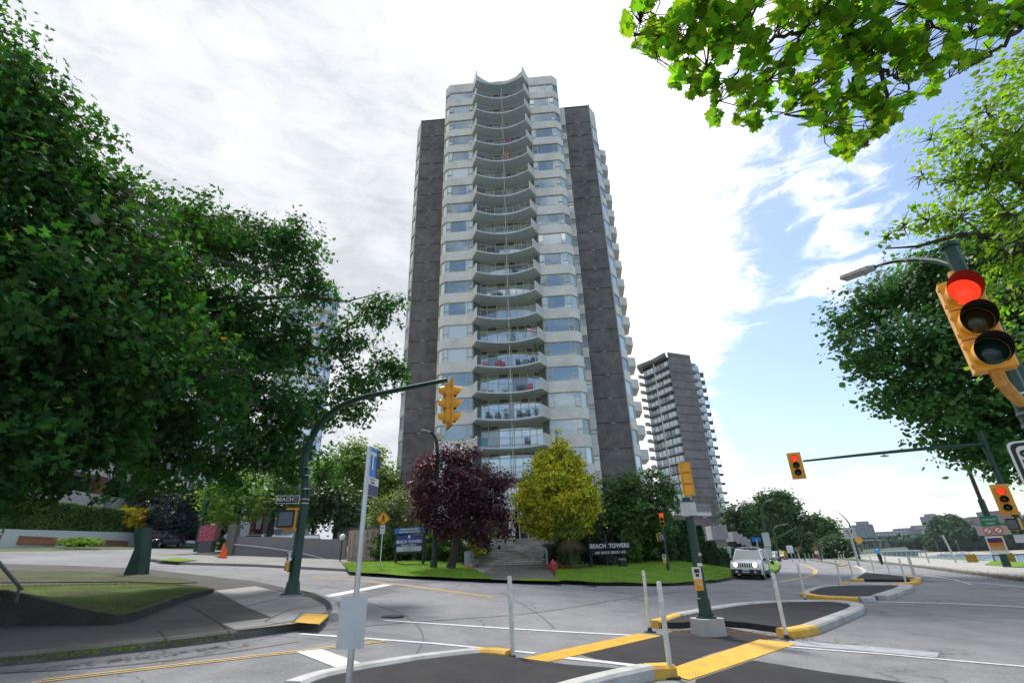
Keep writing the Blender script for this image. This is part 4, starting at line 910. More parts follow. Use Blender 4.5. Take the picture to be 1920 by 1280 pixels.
def sign(parent, c, az, w, h, m, border=None, thick=.006, r=.04, name='panel', mb_only=False, tilt=0):
    """flat rounded plate centred on c looking along az"""
    b = MB(); pts = []
    for sx, sz, a0 in ((1, 1, 0), (-1, 1, 90), (-1, -1, 180), (1, -1, 270)):
        for k in range(4): a = R_(a0 + 30 * k); pts.append((sx * (w / 2 - r) + r * math.cos(a), sz * (h / 2 - r) + r * math.sin(a)))
    def plate(P_, y0, y1, mi):
        n = len(P_); b.add([(x, y0, z) for x, z in P_] + [(x, y1, z) for x, z in P_], [list(range(n)), list(range(2 * n - 1, n - 1, -1))] + [[i, n + i, n + (i + 1) % n, (i + 1) % n] for i in range(n)], mi)
    plate(pts, 0, -thick, 0)
    if border:
        bw = min(w, h) * .05
        k1 = [(x * (1 - 2 * bw * .6 / w), z * (1 - 2 * bw * .6 / h)) for x, z in pts]; k2 = [(x * (1 - 2 * bw * 1.6 / w), z * (1 - 2 * bw * 1.6 / h)) for x, z in pts]
        plate(k1, .0015, 0, 1); plate(k2, .003, .0015, 0)
    o = b.build(name, [m, border or m], parent); o.location = Vector(c) - parent.location; o.rotation_euler = (0, 0, rot_az(az)); return o
def stext(parent, s, c, az, size, m, off=.006, dx=0, dz=0, width=None, bold=0.):
    """lettering lying on a plate that looks along az"""
    a = R_(az); n = Vector((math.sin(a), math.cos(a), 0)); rt = Vector((-math.cos(a), math.sin(a), 0))      # reader's right
    p = Vector(c) + n * off + rt * dx + Vector((0, 0, dz)) - (parent.matrix_basis.translation if parent.parent is None else parent.parent.location + parent.location)
    return p, a
def wr(parent, s, c, az, size, m, off=.006, dx=0, dz=0, width=None, bold=0., name='lettering'):
    a = R_(az); n = Vector((math.sin(a), math.cos(a), 0)); rt = Vector((-math.cos(a), math.sin(a), 0)); p = Vector(c) + n * off + rt * dx + Vector((0, 0, dz)) - parent.location
    return text(s, name, size, p, (R_(90), 0, -a + math.pi), m, parent, .001, width, bold=bold)
rt_ = Vector((math.cos(R_(34)), -math.sin(R_(34)), 0)); c_ = so + rt_ * .30 - Vector((0, 0, .34)); sign(t2, c_, 214, .6, .75, M_signw, M_signk, r=.05)
wr(t2, 'SLOW', c_, 214, .17, M_signk, dz=.22, bold=.004); wr(t2, 'AHEAD', c_, 214, .15, M_signk, dz=-.02, bold=.003); b = MB(); b.box((0, 0, 0), (.05, .3, .04)); o = b.build('bracket', M_band, t2); o.location = c_ - so + Vector((.08, .16, .1)); o.rotation_euler = (0, 0, R_(-34))

# (2) street lamp whose arm reaches over the near signal
def curve_pts(L_): return [atr(x, y, d) for x, y, d in L_]
C = curve_pts([(1636, 502, 11.9), (1655, 495, 11.8), (1680, 489, 11.6), (1720, 486, 11.4), (1760, 489, 11.1), (1795, 500, 10.9), (1818, 518, 10.7), (1836, 548, 10.6), (1856, 590, 10.6), (1886, 652, 10.6)])
last = C[-1]; base = TZP(last.x, last.y, .1)
t = thing('street_lamp', 'curved green street lamp with flat grey head above the near red signal', 'street lamp', base, 0, 'street lamps')
b = MB(); b.tube([base + Vector((.1, -.05, 0)), Vector((last.x + .03, last.y, 2.0))] + C[::-1], [.11, .10] + [.085, .08, .07, .06, .055, .05, .045, .04, .035, .03], 10); b.build('pole', M_green, t, world=True, smooth=True)
M_lum = mat('luminaire_grey', (.42, .43, .43), .45)
def luminaire(parent, p, d, L_=.68, w=.26):
    d = Vector(d).normalized(); s_ = d.cross(Vector((0, 0, 1))).normalized(); u = s_.cross(d); M3 = Matrix((d, s_, u)).transposed()
    b = MB(); b.box(p + d * (L_ * .5), (L_, w, .07), rot=M3, ch=.04); b.box(p + d * (L_ * .6) - u * .04, (L_ * .7, w * .8, .03), rot=M3, mi=1); b.box(p + d * .05, (.2, .09, .09), rot=M3)
    for i in range(5): b.box(p + d * (L_ * (.3 + .15 * i)) + u * .045, (.02, w * .7, .03), rot=M3)
    return b.build('lamp_head', [M_lum, mat('lamp_lens', (.30, .31, .32), .3)], parent, world=True)
luminaire(t, C[0], (C[0] - C[1]) + Vector((0, 0, -.0)))

# (3) far right signal with mast arm
P = atr(1846, 830, 34.5); base = TZP(P.x, P.y, .15); t = thing('traffic_signal', 'green pole with a long arm, red signals at its tip and on the pole', 'traffic light', base, 0, 'traffic signals of the crossing')
pole_at(tuple(base), P.z + .6, .17, .14, t)
E1 = atr(1506, 864, 29.9); A0 = Vector((P.x, P.y, atr(1843, 833, 34.5).z)); b = MB(); b.tube([A0, A0.lerp(E1, .3) + Vector((0, 0, .06)), A0.lerp(E1, .7) + Vector((0, 0, .04)), E1], [.11, .09, .07, .05], 10); b.build('arm', M_green, t, world=True, smooth=True)
bands(t, P.x, P.y, [A0.z - .15, A0.z + .15], .17, M_green)
h1 = (atr(1490, 853, 29.7) + atr(1496, 893, 29.7)) / 2; signal_head(t, h1, 207, .36, 0, True)
h2 = (atr(1872, 914, 34.2) + atr(1893, 958, 34.2)) / 2; signal_head(t, h2, 219, .38, 0, True)
q = atr(1902, 982, 34.0); ped_head(t, q, 250, .5)
b = MB(); q = A0.lerp(E1, .55) - Vector((0, 0, .12)); b.box(q, (.35, .2, .06), .4); b.cyl(q, q + Vector((0, 0, .12)), .03); b.build('camera', M_lum, t, world=True)
q = atr(1914, 1009, 34.2); sign(t, q, 220, .45, .35, M_signw, name='notice')

# (4) lamp post with signs by the sea wall
base = G(1889, 1062, .17); t = thing('sign_post', 'tall thin lamp post with green sign, parking sign and orange poster by the water', 'post', base, 0)
P = base; top = 10.5; b = MB(); b.tube([P, (P.x, P.y, 4.6)], [.24, .2], 10, 0); b.tube([(P.x, P.y, 4.6), (P.x, P.y, top)], [.13, .1], 8, 1); b.build('pole', [M_green, mat('weathered_wood_pole', (.07, .06, .055), .8)], t, world=True)
rgP = math.hypot(P.x, P.y)
for (px_, py_, w, h, m, nm) in ((1856, 978, .95, .8, M_signg, 'green_panel'), (1862, 994, 1.75, .58, mat('faded_red_white', (.50, .38, .39), .6, var=.1), 'prohibition_panel'), (1869, 1021, .95, 1.15, M_signw, 'poster')):
    c = atr(px_, py_, rgP - .3); sign(t, c, 222, w, h, m, name=nm)
    if nm == 'prohibition_panel':
        for dx in (-.28, .28):
            b = MB(); b.lathe([(.24, 0), (.24, .01), (.01, .011)], n=20); b.lathe([(.18, .012), (.18, .015), (.01, .016)], n=20, mi=1); b.box((0, 0, .018), (.4, .05, .006), .78, 0)
            o = b.build('no_entry_symbol', [M_signr, M_signw], t); o.location = c - P + Vector((math.cos(R_(42)) * dx - .02 * .7, -math.sin(R_(42)) * dx - .02 * .7, 0)); o.rotation_euler = (R_(90), 0, R_(-42))
    if nm == 'green_panel': wr(t, 'STANLEY', c, 222, .2, M_signw, dz=.16, off=.01); wr(t, 'PARK', c, 222, .2, M_signw, dz=-.1, off=.01)
    if nm == 'poster':
        for dz, hh, mm in ((.30, .3, mat('poster_purple', (.06, .03, .12), .6)), (.08, .3, mat('poster_orange', (.62, .17, .03), .6)), (-.2, .3, mat('poster_tan', (.5, .30, .12), .6))): sign(t, c + Vector((-.01, -.01, dz)) * 1.0, 222, .78, hh, mm, thick=.012, r=.01, name='poster_print')

# (5) left signal with curved mast arm
base = G(547, 1115, .145); P1 = Vector((-1.55, 12.05, 0)); t = thing('traffic_signal', 'dark green pole whose curved arm carries a yellow signal seen from its side', 'traffic light', base, 0, 'traffic signals of the crossing')
B2 = Vector((base.x, base.y, 0)); arm = [plane_hit(x, y, B2, P1) for x, y in ((569, 866), (580, 828), (597, 797), (625, 768), (665, 748), (730, 734), (800, 720), (843, 711))]
vx = [base, Vector((base.x, base.y, base.z + 1.6)), Vector((base.x, base.y, arm[0].z - .9))]; b = MB(); pts = vx + arm
for i in range(3, 5): pts[i] = pts[i]
# smooth the bend
for _ in range(2):
    q = [pts[0]]
    for a_, c_ in zip(pts, pts[1:]): q += [a_.lerp(c_, .25), a_.lerp(c_, .75)]
    pts = q + [pts[-1]]
b.tube(pts, [.155 - .105 * (i / (len(pts) - 1)) ** .9 for i in range(len(pts))], 12); b.build('mast', M_green, t, world=True, smooth=True)
f = MB(); f.box(base + Vector((0, 0, .03)), (.55, .55, .06), .3, ch=.03); f.box(base + Vector((0, 0, .0)), (.62, .62, .05), .3, 1); f.tube([base + Vector((0, 0, .05)), base + Vector((0, 0, .35))], [.21, .175], 12); f.build('base_plate', [M_green, M_conc], t, world=True); f = MB(); f.box(base + Vector((-.15, -.08, .75)), (.09, .14, .3), .4, ch=.01); f.build('access_box', M_green, t, world=True)
hz_ = (atr(848, 718, 12.1).z + atr(838, 796, 12.1).z) / 2; hp = atr(841, 756, 12.1); hp.z = hz_; signal_head(t, hp, 68, .335, -1, True)
b = MB(); e_ = arm[-1]; b.box(e_, (.12, .12, .12), ch=.02); b.cyl(e_, Vector((hp.x, hp.y, hp.z + .5)), .025, n=8); b.build('hanger', M_band, t, world=True)
q = atr(538, 973, math.hypot(base.x, base.y) - .15); ped_head(t, q, 172, .50)
for dz in (.29, -.29): b = MB(); b.box(q + Vector((.14, .05, dz)), (.30, .06, .06), 0); b.build('bracket', M_sigy, t, world=True)
q = atr(541, 1055, math.hypot(base.x, base.y) - .1); push_button(t, q + Vector((.0, -.06, 0)), 230, 1.3)
rgB = math.hypot(base.x, base.y)
q = atr(539.5, 936, rgB - .1); sign(t, q, 168, .62, .2, M_signk, None, name='street_name_sign', r=.015); sign(t, q + Vector((0, .004, 0)), 168, .66, .235, M_signw, None, thick=.004, r=.02, name='sign_border')
wr(t, 'BEACH', q, 168, .155, M_signw, dx=-.08, off=.008, bold=.003); wr(t, 'AVE', q, 168, .06, M_signw, dx=.22, dz=.04, off=.008); wr(t, '1600', q, 168, .05, M_signw, dx=.22, dz=-.04, off=.008)
q = atr(579, 922, rgB - .1); sign(t, q, 215, .56, .17, mat('street_sign_brown_black', (.03, .022, .02), .5), M_signw, name='street_name_sign', r=.015); wr(t, 'BIDWELL', q, 215, .11, mat('faded_letter', (.4, .38, .36), .6), dx=-.05, off=.008); wr(t, 'ST', q, 215, .05, M_signw, dx=.22, off=.008)
b = MB(); oc = [(.19 * math.cos(R_(22.5 + 45 * i)), .19 * math.sin(R_(22.5 + 45 * i))) for i in range(8)]; b.add([(x, 0, z) for x, z in oc] + [(x, .008, z) for x, z in oc], [list(range(7, -1, -1)), list(range(8, 16))] + [[i, (i + 1) % 8, 8 + (i + 1) % 8, 8 + i] for i in range(8)])
o = b.build('sign_back', M_greyplate, t); q = atr(562, 980, rgB + .12); o.location = q - base; o.rotation_euler = (0, 0, .5)
bands(t, base.x, base.y, [base.z + 3.0 + k for k in (-.4, -.52, -.1, .3, .55)], .145)

# (6) centre pedestal signal
base = G(1330, 1190, .0); t = thing('traffic_signal', 'short dark green pedestal signal seen from behind on a pale concrete block', 'traffic light', base, 0, 'traffic signals of the crossing')
b = MB(); b.box(base + Vector((0, 0, .13)), (.56, .56, .34), .35, ch=.09, top=(.96, .96)); b.build('block', grain(mat('cast_concrete_block', (.42, .42, .41), .85, var=.12, scale=3, bump=.3, bscale=30), 50, .12), t, world=True)
bz = base.z + .30; rgC = math.hypot(base.x, base.y); ztop = atr(1290, 932, rgC).z
b = MB(); b.tube([(base.x, base.y, bz), (base.x, base.y, bz + .35), (base.x, base.y, bz + .36), (base.x, base.y, ztop)], [.135, .125, .105, .085], 8); b.build('pole', M_green, t, world=True)
b = MB(); b.tube([(base.x, base.y, bz), (base.x, base.y, bz + .03)], .21, 8); [b.cyl((base.x + .17 * math.cos(a), base.y + .17 * math.sin(a), bz + .02), (base.x + .17 * math.cos(a), base.y + .17 * math.sin(a), bz + .08), .018, n=6) for a in (.4, 2, 3.5, 5.1)]; b.build('flange', M_green, t, world=True)
hc = (atr(1284, 866, rgC) + atr(1291, 930, rgC)) / 2; hc.z = (atr(1284, 866, rgC).z + atr(1291, 930, rgC).z) / 2 + .0; signal_head(t, hc, 12, .245, -1)
q = atr(1291, 954, rgC - .12); b = MB(); b.box((0, 0, 0), (.30, .16, .27), ch=.02); b.box((0, -.07, 0), (.1, .06, .08)); b.box((-.0, .05, -.14), (.12, .05, .02)); o = b.build('control_box', mat('light_grey_box', (.52, .54, .57), .5), t); o.location = q - base; o.rotation_euler = (0, 0, .25)
q = atr(1309, 1088, rgC - .12); push_button(t, q, 192, 1.15)
b = MB(); q = atr(1312, 1058, rgC - .1); b.box(q, (.1, .004, .06), -.2); b.build('sticker', M_signw, t, world=True)
b = MB(); q = atr(1312, 1039, rgC - .11); b.lathe([(.04, 0), (.035, .02), (.01, .025)], q, 12, 0, Matrix.Rotation(R_(90), 3, 'X')); b.build('sensor', M_lum, t, world=True)

# (7) small signal on the lawn corner
base = at(1256, 1086, 30.6); t = thing('traffic_signal', 'small far signal showing red with a pedestrian head below, on the lawn corner', 'traffic light', base, 0, 'traffic signals of the crossing')
rg = math.hypot(base.x, base.y); pole_at(tuple(base), atr(1242, 985, rg).z, .10, .07, t)
b = MB(); b.box(base + Vector((0, 0, .0)), (.7, .7, .22), .2, ch=.05); b.build('block', M_conc, t, world=True)
q = (atr(1239, 962, rg) + atr(1243, 985, rg)) / 2; signal_head(t, q, 196, .235, 0); ped_head(t, atr(1238, 1006, rg - .1), 170, .38); push_button(t, atr(1246, 1049, rg - .1), 200, 1.3)

# (8) bus stop post and sign
pb = G(652, 1300, .13); rg = math.hypot(pb.x, pb.y); tp = atr(684, 838, rg); t = thing('bus_stop_post', 'galvanised bus stop post with a blue and black sign at its top', 'bus stop', pb)
b = MB(); b.tube([pb, (pb.x, pb.y, 1.2)], [.037, .035], 12); b.tube([(pb.x, pb.y, 1.2), (pb.x, pb.y, tp.z)], .031, 12); b.tube([(pb.x, pb.y, pb.z), (pb.x, pb.y, pb.z + .09)], .045, 12); b.build('post', M_galv, t, world=True, smooth=True)
az = 128.; a = R_(az); rdir = Vector((-math.cos(a), math.sin(a), 0)); zc = tp.z - .27; w_ = .36; n_ = Vector((math.sin(a), math.cos(a), 0))
az = 97.; a = R_(az); rdir = Vector((-math.cos(a), math.sin(a), 0)); n_ = Vector((math.sin(a), math.cos(a), 0)); cS = Vector((pb.x, pb.y, zc)) + rdir * (w_ / 2 + .03) + n_ * .0
sign(t, cS, az, w_, .60, M_signw, None, .012, .02, 'sign_panel')
for dx, dz, ww, hh, mm, nm in ((-.065, .11, .225, .36, M_tblue, 'logo_field'), (.115, .11, .13, .36, M_signk, 'route_field'), (0, -.23, .355, .13, M_navy, 'footer_field')): sign(t, cS + rdir * dx + n_ * .003 + Vector((0, 0, dz)), az, ww, hh, mm, None, .004, .01, nm)
wr(t, 'T', cS, az, .30, M_signw, off=.008, dx=-.075, dz=.11, bold=.008); wr(t, '6  23', cS, az, .05, M_signw, off=.008, dx=.115, dz=.23); wr(t, 'NIGHT', cS, az, .035, M_signy, off=.008, dx=.115, dz=.03); wr(t, 'BUS', cS, az, .035, M_signy, off=.008, dx=.115, dz=-.01)
wr(t, 'Beach Ave', cS, az, .035, M_signk, off=.006, dx=-.02, dz=-.10); wr(t, 'Bidwell St', cS, az, .03, M_signk, off=.006, dx=-.02, dz=-.14)
c = atr(660, 1166, rg - .05); o = sign(t, c, 180, .30, .50, M_greyplate, None, .006, .015, 'info_panel_back'); bands(t, pb.x, pb.y, [c.z + .17, c.z - .17], .036)

# (9) delineator posts
M_del = mat('white_flexible_post', (.68, .67, .62), .55, var=.08, scale=3, var2=(5, (.38, .35, .30), .6)); M_rubber = mat('black_rubber', (.02, .02, .02), .7)
b = MB(); b.tube([(0, 0, .05), (0, 0, .10), (0, 0, 1.13), (0, 0, 1.15)], [.03, .036, .034, .025], 12); pm = b.mesh('post', M_del, True); b = MB(); b.tube([(0, 0, 0), (0, 0, .022)], [.13, .12], 10); b.tube([(0, 0, .02), (0, 0, .09)], [.06, .035], 10); b.box((.1, 0, .02), (.1, .05, .03)); fm = b.mesh('foot', M_rubber)
b = MB(); b.tube([(0, 0, .80), (0, 0, .90)], .0375, 12); b.tube([(0, 0, .95), (0, 0, 1.05)], .0375, 12); rm = b.mesh('reflective_band', mat('reflective_band', (.7, .7, .7), .25, .3))
DL = [((962, 1240), 'white post beside the yellow end of the nearest island', 0), ((1259, 1271), 'white post nearest the bottom edge, right of the middle signal block and strip start', .05), ((1219, 1185), 'white post at the left yellow end of the large island', 0), ((1476, 1199), 'white post at the front yellow end of the large island', 0), ((1511, 1126), 'white post at the left corner of the second island', 0), ((1578, 1095), 'white post at the left yellow end of the thin kerb bar', 0),
      ((1602, 1089), 'white post at the left yellow corner of the farthest black island', 0), ((1640, 1075), 'white post behind the farthest black island, left of the cyclist', 0), ((1669, 1077), 'white post behind the farthest black island, right of the cyclist', 0), ((1700, 1097), 'white post at the right yellow end of the thin kerb bar', 0), ((1716, 1089), 'white post at the right yellow corner of the farthest island, nearer one', 0), ((1718, 1084), 'white post at the right corner of the farthest island, farther one', 0),
      ((1577, 1060.5), 'leftmost of the three small posts on the yellow kerb end beyond the islands', 0), ((1582, 1060), 'middle of the three small posts on the yellow kerb end beyond the islands', 0), ((1587, 1059.5), 'rightmost of the three small posts on the yellow kerb end beyond the islands', 0)]
for i, ((x, y), lab, k) in enumerate(DL):
    p = G(x, y, 0.0); root = thing('delineator_post', lab, 'bollard', p, random.random() * 3, 'white flexible lane posts'); root.rotation_euler = (random.uniform(-.02, .02), random.uniform(-.03, .02), random.random() * 3)
    link('post', pm, root); link('foot', fm, root); link('reflective_band', rm, root)
for i in range(7):
    p = G(1478 + i * 7.4 + (i > 3) * 4, 1048.8 + (i % 2) * .2); o = link('delineator_post', pm); o.location = p; tag(o, 'one of the tiny white posts in the row far along the road', 'bollard', 'far row of white lane posts')

# (10) lamp posts and other poles
def lamp_post(label, base, top, out_pt, r0, m, lum=.6, group='street lamps', extra=None):
    t = thing('street_lamp', label, 'street lamp', base, 0, group); b = MB(); base = Vector(base); top = Vector(top); out_pt = Vector(out_pt); h = top.z - base.z
    pts = [base, base + Vector((0, 0, h * .4)), Vector((base.x, base.y, top.z - h * .14))]; c1 = Vector((base.x, base.y, top.z + .1)); 
    for i in range(1, 9): k = i / 8; pts.append((pts[2] * (1 - k) ** 2 + c1 * 2 * k * (1 - k) + out_pt * k * k) if i else pts[2])
    n = len(pts); b.tube(pts, [r0 * (1 - .55 * i / (n - 1)) for i in range(n)], 10); b.build('pole', m, t, world=True, smooth=True)
    b = MB(); b.tube([base, base + Vector((0, 0, .5)), base + Vector((0, 0, .55))], [r0 * 1.5, r0 * 1.45, r0], 10); b.build('base', m, t, world=True)
    luminaire(t, out_pt, (out_pt - pts[-2]) * Vector((1, 1, .3)), lum); return t
M_dkpole = mat('near_black_green_paint', (.012, .022, .02), .45)
base = at(813, 1070.5, 28.6); rg = math.hypot(base.x, base.y)
lamp_post('dark lamp post in front of the purple tree with a small flat head', base, atr(817, 818, rg), atr(806, 809.5, rg - .3), .13, M_dkpole, .55)
base = G(367, 1034, .13); rg = math.hypot(base.x, base.y); lp = thing('lamp_pole', 'green pole with a small dark street sign left of the orange cones', 'street lamp', base, 0, 'street lamps'); b = MB(); b.tube([base, (base.x, base.y, 14)], [.2, .1], 10); b.build('pole', M_green, lp, world=True)
sign(lp, atr(393, 954, rg), 190, .9, .22, M_signk, M_signw, name='street_name_sign')
base = G(1612, 1048, .14); rg = math.hypot(base.x, base.y)
lamp_post('thin curved street lamp standing by the bridge with a yellow diamond sign', base, atr(1601, 975, rg), atr(1572, 960, rg), .14, M_green, 1.2)
s_ = thing('warning_sign', 'small yellow diamond sign fixed to the far curved street lamp', 'sign', atr(1610, 1012, rg - .3)); o = sign(s_, s_.location, 200, .85, .85, M_signy, None, r=.04); o.rotation_euler = (0, R_(45), R_(-20)); b = MB(); b.box((0, -.2, 0), (.08, .3, .08)); b.build('bracket', M_band, s_)
base = G(1449, 1061, .14) if False else atr(1449, 1060, 62); base.z = TZ(base.x, base.y) + .14; rg = 62
t = lamp_post('tall green street lamp with two grey plates behind the white car', base, atr(1431, 955, rg), atr(1436, 940, rg), .13, M_green, .8)
for y0, h in ((1005, 1.9), (1030, 1.5)): sign(t, atr(1437 + (y0 - 1005) * .14, y0 + 6, rg - .3), 197, .7, h * .72, M_greyplate, name='plate')
base = G(1463, 1052, .14); rg = math.hypot(base.x, base.y); lamp_post('far curved street lamp in front of the big trees', base, atr(1447, 990, rg), atr(1462, 984, rg), .14, M_green, 1.2)
base = atr(1536, 1046, 118); base.z = 0.; rg = 118
lamp_post('far dark lamp pole before the round far tree right of the road', base, atr(1526, 1000, rg), atr(1523, 999, rg), .12, M_green, .8)
# small far signals and signs along the road
for (x, y, lab) in ((1449, 1013, 'tiny yellow signal head beside the two grey plates'), (1499, 1029, 'tiny yellow signal on the thin arm far along the road'), (1529, 1026, 'tiny yellow signal near the far walkers')):
    q = atr(x, y, 95); t = thing('traffic_signal', lab, 'traffic light', (q.x, q.y, TZ(q.x, q.y)), 0, 'distant traffic signals'); signal_head(t, q, 205, .28, -1); b = MB(); b.cyl((q.x + .4, q.y, TZ(q.x, q.y)), (q.x + .4, q.y, q.z + .8), .08, n=8)
    if x == 1499:
        e0 = Vector((q.x + .4, q.y, q.z + 3.2)); b.cyl((q.x + .4, q.y, q.z + .8), e0, .08, n=8); b.tube([e0, atr(1452, 1011, 93)], .07, 6)
    b.build('pole', M_green, t, world=True)
for (x, y, yb, w, h, m, lab, d) in ((1418, 1011, 1062, .8, .42, M_tblue, 'tiny blue and white bus stop sign on a pole behind the white car', 58), (1367, 1030, 1060, .3, .5, M_greyplate, 'thin grey sign post behind the white car roof left side', 47), (1481, 1029, 1049, .9, 1.1, M_signw, 'tiny white sign left of the far post row', 95), (1494, 1029, 1049, .9, .6, M_signg, 'tiny green sign above the far post row', 95)):
    q = atr(x, y, d); b0 = Vector((q.x, q.y, TZ(q.x, q.y))); t = thing('road_sign', lab, 'sign', b0); sign(t, q, 200, w, h, m); b = MB(); b.cyl(b0, (q.x, q.y, q.z + .1), .06, n=8); b.build('post', M_galv, t, world=True)
# yield style sign on its tall grey post by the bridge
b0 = G(1605, 1062, .1); rg = math.hypot(b0.x, b0.y); q = atr(1593, 999, rg); b0 = Vector((q.x, q.y, TZ(q.x, q.y))); t = thing('road_sign', 'white square sign with a dark triangle on a thick leaning grey post', 'sign', b0); sign(t, q, 205, 1.0, 1.0, mat('faded_sign', (.5, .5, .48), .6), None)
b = MB(); b.add([(-.3, .004, .25), (.3, .004, .25), (0, .004, -.28)], [[0, 1, 2]]); b.add([(-.17, .008, .17), (.17, .008, .17), (0, .008, -.13)], [[0, 1, 2]], 1); o = b.build('triangle', [M_signk, M_signw], t); o.location = q - b0; o.rotation_euler = (0, 0, R_(-205))
b = MB(); b.tube([b0, (q.x + .05, q.y + .05, q.z + .3)], .11, 10); b.build('post', M_galv, t, world=True)
# pedestrian warning sign on the left lawn
b0 = at(712, 1071, 28.3); rg = math.hypot(b0.x, b0.y); t = thing('warning_sign', 'orange diamond walking sign above a small white speed tab on the lawn', 'sign', b0); q = atr(714.5, 972, rg)
b = MB(); b.tube([b0, (b0.x, b0.y, q.z + .3)], .035, 8); b.build('post', M_galv, t, world=True); qq = Vector((b0.x, b0.y - .05, q.z)); o = sign(t, qq, 178, .56, .56, M_signy, M_signk, r=.03); o.rotation_euler = (0, R_(45), R_(-178))
w = MB(); w.lathe([(.001, -.035), (.035, 0), (.001, .035)], (0, 0, .17), 8); w.tube([(0, 0, .13), (-.01, 0, 0)], [.035, .03], 6); w.tube([(-.01, 0, 0), (.07, 0, -.09), (.06, 0, -.2)], .02, 5); w.tube([(-.01, 0, 0), (-.05, 0, -.1), (-.11, 0, -.18)], .02, 5); w.tube([(0, 0, .1), (.08, 0, .04), (.1, 0, .01)], .015, 5); w.tube([(0, 0, .1), (-.08, 0, .03)], .015, 5)
o = w.build('walker_symbol', M_signk, t); o.location = qq - b0 + Vector((0, -.02, 0)); c = Vector((b0.x, b0.y - .05, atr(714, 992, rg).z)); sign(t, c, 178, .28, .46, M_signw, M_signk, r=.02); wr(t, '30', c, 178, .17, M_signk, dz=.07, off=.01, bold=.003); wr(t, 'km/h', c, 178, .09, M_signk, dz=-.11, off=.01)
# globe lamps
M_globe = mat('white_globe', (.85, .85, .82), .3, var=.03)
for lab, x, yt_, yb, Y, r in (('white globe lamp on a black post left of the container', 642, 1006.5, 1052, 36.5, .21), ('white globe lamp behind the mesh fence panel left of the stairs', 872, 1019, 1062, 34, .18), ('white globe lamp on a thin post right of the stairs', 1028, 1014, 1058, 34.5, .18), ('white globe lamp on the left end of the grey ramp wall', 438, 1001, 1008, 39.0, .24)):
    g = at(x, yt_, Y); bb = at(x, yb, Y); bb = Vector((g.x, g.y, bb.z)); t = thing('globe_lamp', lab, 'lamp', bb, 0, 'globe lamps around the entrance'); b = MB(); k = [(r * math.cos(R_(a)), r * math.sin(R_(a))) for a in range(-80, 91, 17)]; b.lathe([(max(.002, p), q) for p, q in k], g, 18); b.build('globe', M_globe, t, world=True, smooth=True)
    b = MB(); b.cyl(bb, g - Vector((0, 0, r * .9)), .045, n=8); b.cyl(g - Vector((0, 0, r * 1.15)), g - Vector((0, 0, r * .85)), .09, n=10); b.build('post', M_dkpole, t, world=True)
# hydrant
b0 = at(1038, 1079, 29.5); t = thing('fire_hydrant', 'red fire hydrant at the kerb right of the stairs', 'hydrant', b0); b = MB(); b.lathe([(.2, 0), (.2, .06), (.13, .07), (.13, .5), (.17, .52), (.17, .56), (.14, .58), (.13, .68), (.08, .76), (.03, .78), (.03, .84)], b0, 16); b.build('barrel', mat('hydrant_red', (.45, .03, .03), .4), t, world=True, smooth=True)
for dx, dy, r in ((-1, 0, .06), (1, 0, .06), (0, -1, .09)): b = MB(); b.cyl(b0 + Vector((dx * .1, dy * .1, .42)), b0 + Vector((dx * .24, dy * .24, .42)), r, n=10); b.build('outlet', MATS['hydrant_red'], t, world=True)
# BEACH TOWERS lawn sign (posts and boards)
bl = at(1108, 1067, 33.5); br = at(1176, 1066, 34.0); t = thing('name_sign', 'black timber sign with white raised letters on the right lawn', 'sign', bl)
M_tim = mat('black_stained_timber', (.018, .02, .024), .7, var=.3, scale=5); zt1, zb1 = at(1140, 1017.5, 33.5).z, at(1140, 1028.5, 33.5).z; zt2, zb2 = at(1140, 1031, 33.5).z, at(1140, 1039.5, 33.5).z
dv = (br - bl).normalized(); azs = math.degrees(math.atan2(-dv.x, -dv.y)) ; azs = 180 + math.degrees(math.atan2(dv.y, dv.x)) * -1
for i, k in enumerate((.02, .47, .92)): p = bl.lerp(br, k); b = MB(); b.box((p.x, p.y, (p.z - .3 + zt1 + .55) / 2), (.16, .16, zt1 + .55 - p.z + .3), math.atan2(dv.y, dv.x)); b.build('post', M_tim, t, world=True)
ang = math.atan2(dv.y, dv.x); xa, xb = at(1100, 1023, 33.5), at(1181, 1022, 34); mid = (xa + xb) / 2; Lb = (xb - xa).length
b = MB(); nrm = Vector((dv.y, -dv.x, 0)).normalized() * .14
b.box((mid.x + nrm.x, mid.y + nrm.y, (zt1 + zb1) / 2), (Lb, .07, zt1 - zb1), ang); b.build('board', M_tim, t, world=True)
b = MB(); b.box((mid.x + nrm.x, mid.y + nrm.y, (zt2 + zb2) / 2), (Lb * .86, .07, zt2 - zb2), ang); b.build('board', M_tim, t, world=True)
azb = 180 - math.degrees(ang); cm_ = Vector((mid.x, mid.y, (zt1 + zb1) / 2)) + nrm * 1.25
wr(t, 'BEACH  TOWERS', cm_, azb, (zt1 - zb1) * 1.02, M_signw, off=.012, bold=.008, dx=.0, width=.98); wr(t, '1600  BLOCK  BEACH  AVE', cm_, azb, (zt2 - zb2) * .74, M_signw, off=.012, dz=(zt2 + zb2 - zt1 - zb1) / 2, bold=.004, width=.9)
